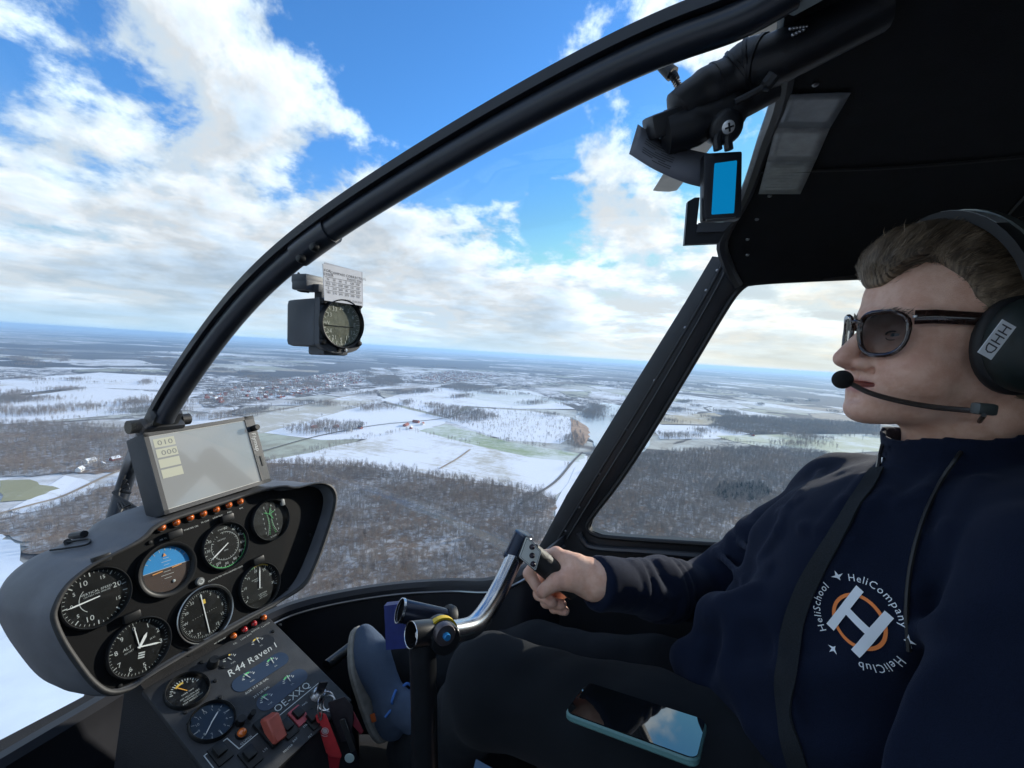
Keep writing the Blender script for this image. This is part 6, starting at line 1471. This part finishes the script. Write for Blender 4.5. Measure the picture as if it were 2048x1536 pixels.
# grip head: blue-black tube end, pale plate with three buttons, black handle
g0, g1 = at(1048, 1068, .690), at(1026, 1116, .692); m = MB(); ge = nrm(g0-g1); m.tube([g1-ge*.001, g1+ge*.004, g1+ge*.006, g0, g0+ge*.001], [.0165, .0165, .0148, .0148, .0135], 20); m.build('grip_collar', blueb, stick)
h0, h1 = at(1062, 1106, .700), at(1150, 1180, .712); m = MB(); m.tube([h0, h0*.7+h1*.3, h1], [.0165, .0175, .0165], 18); m.build('handle', mat('grip_rubber', (.012, .013, .014), .55, bump=.4, bscale=300), stick)
pc = [np.asarray(at(*p)) for p in ((1052, 1070, .676), (1083, 1102, .684), (1072, 1143, .680), (1036, 1114, .672))]; po = sum(pc)/4; pe1 = nrm(pc[1]-pc[0]); pe2 = nrm(pc[0]-pc[3]); PLM = frame(po, pe1, pe2)
if np.dot(np.array(PLM.col[2][:3]), po) > 0: PLM = frame(po, pe2, pe1)
pli = PLM.inverted(); pol = [(pli @ Vector(p)) for p in pc]; pol = cut4([np.array([p.x, p.y]) for p in pol], .16)
m = MB(); m.prism([tuple(p) for p in pol], -.012, 0., PLM); m.build('switch_block', blackm, stick, smooth=40)
cc_ = sum(pol)/len(pol); m = MB(); m.prism([tuple(cc_+(p-cc_)*.95) for p in pol], 0., .0012, PLM); pp = m.build('button_plate', mat('plate_pale', (.72, .74, .70), .45), stick, smooth=40)
m = MB(); inr = [cc_+(p-cc_)*.86 for p in pol]; inr2 = [cc_+(p-cc_)*.83 for p in pol]; m.grid([[(*p, .0015) for p in inr], [(*p, .0015) for p in inr2]], close=True); m.build('plate_line', blackm, pp, PLM, smooth=None)
for px, py in ((1063, 1093), (1063, 1110), (1065, 1127)):
    q = pli @ Vector(onp(px, py, po, np.array(PLM.col[2][:3]))); m = MB(); m.lathe([(0, .0075), (.0022, .0072), (.0030, .006), (.0030, .003), (.0042, .0025), (.0042, .001)], 16, PLM @ Matrix.Translation((q.x, q.y, 0))); m.build('button', mat('button_dark', (.025, .018, .028), .25), stick)
# ------------------------------------------------------------------ cylinder with blue bracket standing behind the stick, pedals
cyl = thing('fire_bottle', at(830, 1250, .80), 'dark polished cylinder with steel end ring and blue bracket behind the stick', 'cylinder')
a0, a1 = at(800, 1221, .80), at(905, 1243, .84); cd = nrm(a1-a0); CF = frame(a0, nrm(np.cross(cd, [0, 0, 1.])), nrm(np.cross(cd, np.cross(cd, [0, 0, 1.])))); 
if np.dot(np.array(CF.col[2][:3]), cd) < 0: CF = CF @ Matrix.Rotation(math.pi, 4, 'X')
L = np.linalg.norm(a1-a0); m = MB(); m.lathe([(0, .004), (.0186, .004)], 32, CF); m.build('end_cap', matte, cyl, smooth=None); m = MB(); m.lathe([(.0186, .003), (.0198, .006), (.0198, L)], 32, CF, close=True); m.build('body', mat('bottle_black', (.020, .024, .04), .22, .5, var=.1, vscale=30), cyl, smooth=40)
m = MB(); m.lathe([(.0197, -.001), (.0210, -.0012), (.0214, .003), (.0200, .004)], 32, CF, close=True); m.build('end_ring', chrome, cyl, smooth=50)
m = MB(); m.lathe([(.0202, L*.84), (.026, L*.85), (.028, L*.90), (.026, L*.98), (.0202, L)], 32, CF, close=True); m.build('strap_ring', rubber, cyl, smooth=50)
bluep = mat('bracket_blue', (.012, .025, .16), .5, var=.2, vscale=40)
m = MB(); q = [at(768, 1212, .84), at(800, 1208, .84), at(818, 1296, .83), at(772, 1300, .83)]; bn = nrm(np.cross(q[1]-q[0], q[3]-q[0])); m.add(q+[p+bn*.02 for p in q], [(0, 1, 2, 3), (7, 6, 5, 4), (0, 4, 5, 1), (1, 5, 6, 2), (2, 6, 7, 3), (3, 7, 4, 0)]); m.build('bracket', bluep, cyl, smooth=30)
ped = thing('rudder_pedal', at(720, 1340, .96), 'black foot pedal bar under the sole of the canvas shoe', 'pedal')
m = MB(); pb = at(705, 1300, .945); m.tube([pb+[-.06, .01, 0], pb+[.07, .01, 0]], .011, 12); m.build('tread', blackm, ped); m = MB(); m.tube(spline([pb+[.05, .012, -.006], pb+[.055, .04, -.15], pb+[.055, .02, -.40]], 5), .010, 10); m.build('arm', blackm, ped)
# ------------------------------------------------------------------ phone on the thigh
ph = thing('phone', at(1270, 1430, .585), 'black smartphone with teal edge and sky-reflecting screen on the pilot\'s thigh', 'phone')
pn = nrm([.14, .10, 1.]); p0 = at(1174, 1362, .606); PA = onp(1174, 1362, p0, pn); PB_ = onp(1330, 1412, p0, pn); PD = onp(1170, 1436, p0, pn)
pe1 = nrm(PB_-PA); pe2 = nrm(-(PD-PA)); PHM = frame((PA), pe1, pe2); pw = .150; phh = np.linalg.norm(PD-PA)*.5; print('phone', PA, PB_, PD, phh*2)
phh = min(max(phh, .034), .039); PHC = PHM @ Matrix.Translation((pw/2, -phh, 0))
def rrect(w, h, r, n=5): return [(sx*(w-r)+r*math.cos(a), sy*(h-r)+r*math.sin(a)) for sx, sy, b in ((1, 1, 0), (-1, 1, 1), (-1, -1, 2), (1, -1, 3)) for a in [(b+k/n)*math.pi/2 for k in range(n+1)]]
m = MB(); m.prism(rrect(pw/2, phh, .010), -.010, -.0012, PHC); b_ = m.build('case', mat('case_teal', (.09, .20, .20), .45), ph, smooth=40); b_.modifiers.new('b', 'BEVEL').width = .002
m = MB(); m.prism(rrect(pw/2-.0018, phh-.0018, .009), -.002, 0., PHC); m.build('screen', mat('phone_screen', (.006, .007, .008), .03, spec=1.0, coat=1.0), ph, smooth=40)
m = MB(); m.prism(rrect(.0005, .006, .0004, 3), 0, .0003, PHC @ Matrix.Translation((-pw/2+.004, 0, 0))); m.build('earpiece', bezm, ph, smooth=40)
# ------------------------------------------------------------------ magnetic compass hanging from the bow
comp = thing('magnetic_compass', at(660, 600, .70), 'grey magnetic compass with round dial hanging from the windscreen bow', 'compass')
KN = nrm([-.16, -1, .03]); k0 = at(680, 650, .665); KE1 = nrm(np.cross([0, 0, 1.], KN)*1); KE1 = KE1 if KE1[0] > 0 else -KE1
KC = [onp(*p, k0, KN) for p in ((641, 600), (724, 602), (719, 698), (637, 690))]; ko = sum(KC)/4; kw = (np.linalg.norm(KC[1]-KC[0])+np.linalg.norm(KC[2]-KC[3]))/4; kh = (np.linalg.norm(KC[0]-KC[3])+np.linalg.norm(KC[1]-KC[2]))/4; KM = frame(ko, KE1, np.cross(KN, KE1)); print('compass', ko, kw, kh)
kgrey = mat('compass_grey', (.060, .068, .080), .5, var=.1, vscale=40, bump=.15, bscale=1200)
def keyhole(w, h, zb):   # square top, round lower lip
    P = [(-w, h), (w, h), (w, -h*.85)]+[(w*math.cos(-math.pi*k/10)*1.0, -h*.85-h*.42*math.sin(math.pi*k/10)) for k in range(1, 10)]+[(-w, -h*.85)]; return P
m = MB(); m.prism(keyhole(kw, kh, 0), -.012, 0., KM); m.build('face_flange', kgrey, comp, smooth=40)
m = MB(); m.box((-.002, 0, -.048), (kw*.97, kh*1.02, .036), KM, bev=.008); m.build('housing', kgrey, comp)
m = MB(); m.box((0, -kh*1.08, -.03), (kw*.6, .010, .02), KM, bev=.004); m.build('magnet_box', kgrey, comp)
kr = min(kw, kh)*.97; m = MB(); m.lathe([(0, .0005), (kr, .0005)], 36, KM); dl = m.build('dial', mat('compass_card', (.30, .31, .23), .5, var=.35, vscale=50), comp, smooth=None)
m = MB(); m.lathe([(kr, .0002), (kr*1.01, .007), (kr*1.06, .008), (kr*1.10, .0002)], 40, KM, close=True); m.build('bezel', bezm, comp, smooth=50)
w = MB(); ticks(w, kr*.96, 72, 0, 2*math.pi, .003, .0003, .001, 3, .0055, .0006)
for k, s_ in enumerate(('33', '30', '3', '6', 'E', '12', '15', 'S', '21', '24', 'W', '33')): rad_text(w, s_, .0085, kr*.70, D(30*k-30), .001)
w.build('card_print', mat('card_cream', (.80, .80, .68), .6), dl, KM, smooth=None, fix=False)
m = MB(); m.box((-.006, -.004, .0012), (kr*.8, .0006, .0002), KM); m.build('lubber_line', bezm, dl); m = MB(); m.lathe([(kr*.98, .006), (0, .0075)], 28, KM); m.build('cover_glass', lensm, comp, smooth=180)
for sx, sy in ((-1, .86), (1, .86), (-1, -.80), (1, -.80)): m = MB(); m.lathe([(0, .006), (.0035, .0055), (.0048, .002), (.005, 0)], 14, KM @ Matrix.Translation((sx*kw*.86, sy*kh, 0))); m.build('flange_screw', bezm, comp)
for x, mt in ((-.004, bezm), (.008, mat('screw_bright', (.7, .72, .75), .2, 1.))): m = MB(); m.lathe([(0, .002), (.0026, .0018), (.0030, 0)], 12, KM @ Matrix.Translation((x, -kh*1.12, 0))); m.build('adjuster_screw', mt, comp)
# bracket: plug box, arm and clamp on the bow
m = MB(); m.box(tuple(at(615, 560, .70)), (.017, .016, .007), bev=.003); m.box(tuple(at(616, 572, .70)), (.017, .016, .008), bev=.003); m.box(tuple(at(640, 578, .70)), (.012, .01, .006), bev=.002); m.box(tuple(at(642, 590, .70)), (.006, .008, .010), bev=.002); m.build('bracket', kgrey, comp)
m = MB(); m.tube(spline([at(598, 545, .70), at(590, 565, .70), at(596, 580, .70), at(618, 584, .70)], 5), .0018, 6); m.build('wire_loop', rubber, comp)
ib = [i for i, p in enumerate(BC)]; cl = bow_off(-.0055); 
def proj(P): c = RC.T @ np.asarray(P, float); return (1024-F*c[0]/c[2], 768+F*c[1]/c[2])
pj = [proj(p) for p in cl]; ii = [i for i, p in enumerate(pj) if 585 < p[0] < 672]
if len(ii) > 1: m = MB(); m.tube([cl[i] for i in ii], .0172, 18); m.build('bow_clamp', paint, comp)
for px, py in ((600, 517), (627, 494)): q = onx(px, py, CX-.019); m = MB(); m.lathe([(0, .004), (.004, .0035), (.0055, .001), (.006, -.004)], 14, frame(q, [0, 1, 0], [0, 0, -1.])); m.build('clamp_bolt', bezm, comp)
# correction card
card = thing('correction_card', at(683, 572, .66), 'white paper compass correction card with printed table above the compass dial', 'card')
cw, ch = kw*.92, .026; ctop = ko+np.array(KM.col[1][:3])*(kh+ch*.82)-np.array(KM.col[2][:3])*(-.004); CDM = frame(ctop, KE1, nrm(np.array(KM.col[1][:3])-.10*KN)); 
papm = mat('card_paper', (.62, .64, .68), .7, var=.06, vscale=60); m = MB(); m.box((0, 0, 0), (cw, ch, .0005), CDM); cb = m.build('paper', papm, card); m = MB(); m.box((.003, .002, -.0014), (cw, ch, .0004), CDM @ Matrix.Rotation(D(-2), 4, 'Z')); m.build('backing_film', mat('card_film', (.5, .52, .56), .25), card)
ink = mat('print_ink', (.05, .05, .06), .7); w = MB(); text(w, 'FOR', .0055, -cw*.78, ch*.66, .0008); text(w, 'STEER', .0055, -cw*.74, ch*.45, .0008); text(w, 'COMPASS CORRECTION', .0052, cw*.30, ch*.60, .0008); text(w, 'RADIO ON', .0048, cw*.60, ch*.42, .0008)
tab = [('N', '30', '60', 'E', '120', '150'), ('002', '031', '058', '089', '121', '150'), ('S', '210', '240', 'W', '300', '330'), ('181', '210', '241', '270', '299', '331')]
for r_i, row in enumerate(tab):
    for c_i, s_ in enumerate(row): text(w, s_, .0046, -cw*.78+c_i*cw*.31, ch*(.20-.24*r_i), .0008)
    w.box((0, ch*(.31-.24*r_i), .0007), (cw*.93, .00018, .0001))
text(w, 'DATE 12.03.2020', .0040, cw*.50, -ch*.82, .0008); w.build('card_print', ink, cb, CDM, smooth=None, fix=False)
# ------------------------------------------------------------------ camera arm, lens and blue-screen recorder under the roof
armt = thing('camera_mount', at(1600, 120, .40), 'black jointed camera arm clamped under the roof by the windscreen', 'camera mount')
pl = mat('mount_plastic', (.009, .010, .013), .45, var=.2, vscale=50, bump=.15, bscale=900)
d1 = .46
m = MB(); P = [at(*p) for p in ((1760, 10, .40), (1560, 115, .425), (1500, 130, .44), (1462, 160, .45), (1400, 190, .455), (1350, 230, .46))]; m.tube(spline(P, 6), [.022]*6+[.023]*6+[.023]*6+[.022]*6+[.020]*6+[.013], 16, flat=1.0); m.build('arm', pl, armt)
for k, (i_, rr_) in enumerate(((9, .0245), (12, .0245), (15, .0240), (21, .0228))):
    c_ = spline(P, 6); a_ = c_[i_]; t_ = nrm(c_[i_+1]-c_[i_-1]); m = MB(); m.tube([a_-t_*.0025, a_-t_*.0015, a_+t_*.0015, a_+t_*.0025], [rr_-.002, rr_, rr_, rr_-.002], 18); m.build('arm_ring', pl, armt)
m = MB(); m.tube(spline([at(1470, 205, .425), at(1500, 190, .42), at(1530, 172, .415), at(1548, 150, .41)], 5), [.0035]*10+[.006]*6, 8); m.build('clamp_lever', pl, armt)
m = MB(); P = [at(*p) for p in ((1545, 175, .45), (1470, 215, .455), (1390, 250, .46), (1320, 270, .465))]; m.tube(spline(P, 6), [.014]*6+[.019]*6+[.021]*6+[.012], 14, flat=1.); m.build('lower_arm', pl, armt)
m = MB(); M = frame(at(1322, 250, .462), nrm(at(1400, 222, .46)-at(1322, 250, .462)), nrm(np.cross(nrm(ray(1322, 250)), nrm(at(1400, 222, .46)-at(1322, 250, .462))))); m.box((.006, 0, 0), (.020, .011, .016), M, bev=.004); m.build('arm_end', pl, armt)
jb = at(1452, 254, .445); jn = nrm(-ray(1452, 254)); JM = frame(jb, RV, nrm(np.cross(jn, RV))); m = MB(); m.lathe([(0, .006), (.012, .006), (.016, .002), (.017, -.02), (0, -.02)], 24, JM); m.build('joint_knuckle', pl, armt, smooth=50)
m = MB(); m.lathe([(0, .0085), (.0045, .0080), (.0062, .0065), (.0062, .005)], 18, JM); sc = m.build('joint_screw', mat('screw_white', (.75, .76, .76), .3, .4), armt, smooth=40)
for a in (.4, 1.97): m = MB(); m.box((0, 0, .0088), (.0040, .0008, .0006), JM @ Matrix.Rotation(a, 4, 'Z')); m.build('screw_slot', bezm, sc)
m = MB()
for px in (1440, 1462): m.tube(spline([at(px, 262, .445), at(px-6, 280, .446), at(px-4, 300, .447)], 4), .0042, 8)
m.build('joint_fork', pl, armt)
m = MB(); m.tube([at(1322, 128, .47), at(1345, 148, .465)], [.006, .0075], 10); m.tube([at(1345, 148, .465), at(1352, 160, .464)], [.0050, .0042], 10); plug = m.build('cable_plug', pl, armt)
m = MB(); c_ = [at(1350, 156, .464), at(1362, 180, .460), at(1366, 205, .452), at(1352, 226, .448)]; m.tube(spline(c_, 6), .0016, 6); m.build('cable', mat('cable_grey', (.10, .10, .11), .5), armt)
m = MB()
for k in range(6): a = at(1346+k*1.9, 150+k*4.2, .4635); b = at(1347+k*1.9, 151.2+k*4.2, .4635); m.tube([a, b], .0042, 10)
m.build('strain_relief', pl, armt)
# curved clear-smoke shade strip behind the arm
shd = thing('curved_film', at(1330, 310, .47), 'curved strip of dark printed film hanging below the camera arm', 'film strip')
top_ = spline([at(*p) for p in ((1275, 250, .47), (1330, 285, .47), (1400, 305, .475), (1440, 310, .48))], 5); bot_ = spline([at(*p) for p in ((1258, 308, .47), (1310, 340, .47), (1370, 366, .475), (1430, 380, .48))], 5)
m = MB(); m.grid([top_, bot_]); fo = m.build('film', mat('film_smoke', (.16, .17, .20), .35), shd, smooth=180); fo.modifiers.new('t', 'SOLIDIFY').thickness = .0015
w = MB()
for k in range(9):
    t0 = .08+.08*k
    for j in range(3):
        i0 = int((.18+.10*j)*(len(top_)-1)); f0, f1 = .14+.075*k, .165+.075*k; A = [top_[i0+q]*(1-f0)+bot_[i0+q]*f0 for q in range(3)]; B = [top_[i0+q]*(1-f1)+bot_[i0+q]*f1 for q in range(3)]; off = -nrm(ray(1320, 300))*.0035
        if (k*7+j*3) % 4: w.grid([[a+off for a in A], [b+off for b in B]])
w.build('film_print', mat('film_grey_print', (.05, .055, .06), .7), fo, smooth=None, fix=False)
rec = thing('recorder', at(1450, 480, .46), 'black pocket recorder with glowing blue screen hanging from the camera arm', 'recorder')
rc_ = [np.asarray(at(*p)) for p in ((1412, 306, .452), (1491, 298, .448), (1477, 440, .452), (1401, 440, .456))]; ro = sum(rc_)/4; RM = frame(ro, nrm((rc_[1]-rc_[0])+(rc_[2]-rc_[3])), nrm((rc_[0]-rc_[3])+(rc_[1]-rc_[2]))); rw = np.linalg.norm(rc_[2]-rc_[3])/2; rh = np.linalg.norm(rc_[0]-rc_[3])/2
m = MB(); m.box((0, 0, -.006), (rw*1.02, rh, .007), RM, bev=.003); m.build('body', pl, rec)
def rloc(px, py, z=0.): q = RM.inverted() @ Vector(onp(px, py, ro, np.array(RM.col[2][:3]))); return (q.x, q.y)
sp = [rloc(*p) for p in ((1428, 328), (1473, 322), (1467, 427), (1422, 430))]; sp = [np.array(p) for p in sp]; cs_ = sum(sp)/4; sp = [p+(q-p)*f for p, a_, b_ in ((sp[k], sp[k-1], sp[(k+1) % 4]) for k in range(4)) for q, f in ((a_, .08), (a_, .025), (b_, .02), (b_, .08))]; m = MB(); m.prism([tuple(p) for p in sp], .0012, .0016, RM); m.build('screen', mat('screen_blue', (.01, .10, .22), .2, emit=((.0, .22, .50), .55)), rec, smooth=40)
m = MB(); A = rloc(1411, 441); B = rloc(1470, 437); m.tube([RM @ Vector((*A, .002)), RM @ Vector((*B, .002))], .0010, 6); m.build('bright_edge', mat('edge_metal', (.5, .5, .48), .3, 1.), rec)
m = MB(); q = [rloc(*p) for p in ((1392, 392), (1402, 392), (1396, 446), (1462, 444), (1440, 484), (1371, 487), (1378, 400))]; m.prism(q, -.010, -.004, RM); m.build('holder', pl, rec, smooth=30)
m = MB(); q = [rloc(*p) for p in ((1398, 445), (1466, 443), (1448, 462), (1394, 464))]; m.prism(q, -.0035, -.001, RM); m.build('holder_lip', mat('lip_grey', (.05, .053, .06), .45), rec, smooth=30)
# ------------------------------------------------------------------ film sleeves on the roof, bolt plate and chain at the bow head
slv = thing('document_sleeve', at(1600, 290, .60), 'grey translucent document sleeve with three fields stuck under the roof front', 'sleeve')
roofbv = BVHTree.FromPolygons([Vector(p) for r in ROOF_PTS for p in r], [(i*len(ROOF_PTS[0])+j, i*len(ROOF_PTS[0])+j+1, (i+1)*len(ROOF_PTS[0])+j+1, (i+1)*len(ROOF_PTS[0])+j) for i in range(len(ROOF_PTS)-1) for j in range(len(ROOF_PTS[0])-1)])
def onroof(px, py, off=.006):
    r = Vector(ray(px, py)).normalized(); loc, n_, _, dist = roofbv.ray_cast(Vector((0, 0, 0)), r); return np.array(loc)-np.array(r)*off if loc is not None else at(px, py, .6)
Lq = [(1581, 188), (1551, 254), (1534, 322), (1517, 388)]; Rq = [(1702, 184), (1660, 255), (1632, 320), (1600, 388)]
for k, (nm, c_) in enumerate((('sleeve_field', (.16, .175, .19)), ('sleeve_field', (.26, .27, .27)), ('sleeve_field', (.23, .245, .235)))):
    rows = []
    for f in np.linspace(0.0, .985, 6):
        a = np.array(Lq[k])*(1-f)+np.array(Lq[k+1])*f; b = np.array(Rq[k])*(1-f)+np.array(Rq[k+1])*f; rows.append([onroof(*(a*(1-t)+b*t)) for t in np.linspace(0, 1, 6)])
    m = MB(); m.grid(rows); o_ = m.build(nm, mat('sleeve_film_%s' % 'abc'[k], c_, .35, var=.2, vscale=60), slv, smooth=180); o_.modifiers.new('t', 'SOLIDIFY').thickness = .0012
    w = MB()
    for j in range(9 if k else 5):
        f = .12+.085*j; a = np.array(Lq[k])*(1-f)+np.array(Lq[k+1])*f; b = np.array(Rq[k])*(1-f)+np.array(Rq[k+1])*f; L0 = .12+.1*((j*5+k) % 3); L1 = .55+.12*((j*3+k) % 4)
        P0 = [onroof(*(a*(1-t)+b*t), .0085) for t in np.linspace(L0, min(L1, .9), 4)]; w.grid([P0, [p+(onroof(*((a*.93+np.array(Lq[k+1])*.07)*(1-L0)+L0*b), .0085)*0) + [0, 0, .0016] for p in P0]])
    w.build('faint_print', mat('faint_ink', (.13, .14, .145), .7), o_, smooth=None, fix=False)
bpl = mat('bolt_plate_grey', (.20, .23, .23), .5, var=.15, vscale=60); q = at(1582, 6, .372); bn = nrm(-ray(1582, 6)); BM = frame(q, RV, nrm(np.cross(bn, RV)))
m = MB(); m.prism([(-.012, .03), (-.010, -.004), (.006, -.008), (.030, .006), (.034, .03)], -.004, 0, BM); bo_ = m.build('bow_head_plate', bpl, heli, smooth=30); m = MB(); m.lathe([(0, .005), (.006, .004), (.0075, .001), (.010, .0008), (.0105, 0)], 20, BM @ Matrix.Translation((.0, .008, 0))); m.build('plate_bolt', mat('bolt_dark', (.14, .14, .15), .35, .7), bo_, smooth=30)
ch = thing('bead_chain', at(1600, 55, .40), 'short silver bead chain hanging by the camera arm under the roof', 'chain')
m = MB()
for k in range(11): p = at(1581+k*6.5, 58-9*math.sin(k/10*2.0)+k*.6, .40); m.ball(tuple(p), .0016, None, 8, 6)
for k in range(4): p = at(1586+k*7, 70-k*3.5, .398); m.ball(tuple(p), .0016, None, 8, 6)
co = m.build('beads', steel, ch, smooth=180); co['kind'] = 'stuff'
# ------------------------------------------------------------------ sticker and blue paper
m = MB(); CUP = HM @ Matrix.Translation((-.096, -.004, -.008)) @ Matrix.Rotation(-math.pi/2, 4, 'Y')      # x down.. z outward of the near cup
nrmc = np.array((CUP.to_3x3() @ Vector((0, 0, 1)))); c0_ = np.array(CUP @ Vector((0, 0, .0312)))
sq = [onp(*p, c0_, nrmc) for p in ((2004, 638), (2030, 655), (1982, 716), (1953, 708))]; so_c = sum(sq)/4; SE1 = nrm((sq[1]+sq[0])/2-(sq[2]+sq[3])/2); SE2 = nrm(np.cross(nrmc, SE1)); STM = frame(so_c, SE1, SE2); sw = np.linalg.norm((sq[1]+sq[0])/2-(sq[2]+sq[3])/2)/2; shh = np.linalg.norm(sq[1]-sq[0])/2
m.box((0, 0, .0006), (sw, shh, .0004), STM); st = m.build('sticker', mat('sticker_white', (.72, .74, .76), .6), hs); w = MB(); text(w, 'HHD', .014, 0, 0, .0014, math.pi); w.build('sticker_lettering', ink, st, STM, smooth=None, fix=False)
bpx = thing('blue_paper', at(965, 1530, .50), 'blue paper corner at the lower edge between the stick and the phone', 'paper'); q = [at(*p) for p in ((952, 1518, .50), (985, 1536, .50), (1000, 1600, .49), (930, 1600, .49))]; m = MB(); m.add(q+[p+[0, 0, -.002] for p in q], [(0, 1, 2, 3), (7, 6, 5, 4), (0, 4, 5, 1), (1, 5, 6, 2), (2, 6, 7, 3), (3, 7, 4, 0)]); m.build('sheet', mat('paper_blue', (.07, .13, .22), .7), bpx, smooth=None)
# lever beside the seat under the left hand
lv = thing('collective_lever', (.50, -.15, -.75), 'black lever beside the pilot seat held by the left hand', 'lever'); m = MB(); m.tube([(.50, -.25, -.80), (.505, .05, -.67), (.51, .17, -.625)], [.012, .012, .013], 12); m.build('lever_tube', blackm, lv); m = MB(); m.tube([(.507, .09, -.655), (.512, .19, -.617)], [.017, .017], 14); m.build('lever_grip', mat('grip_rubber', (.012, .013, .014), .55, bump=.4, bscale=300), lv)
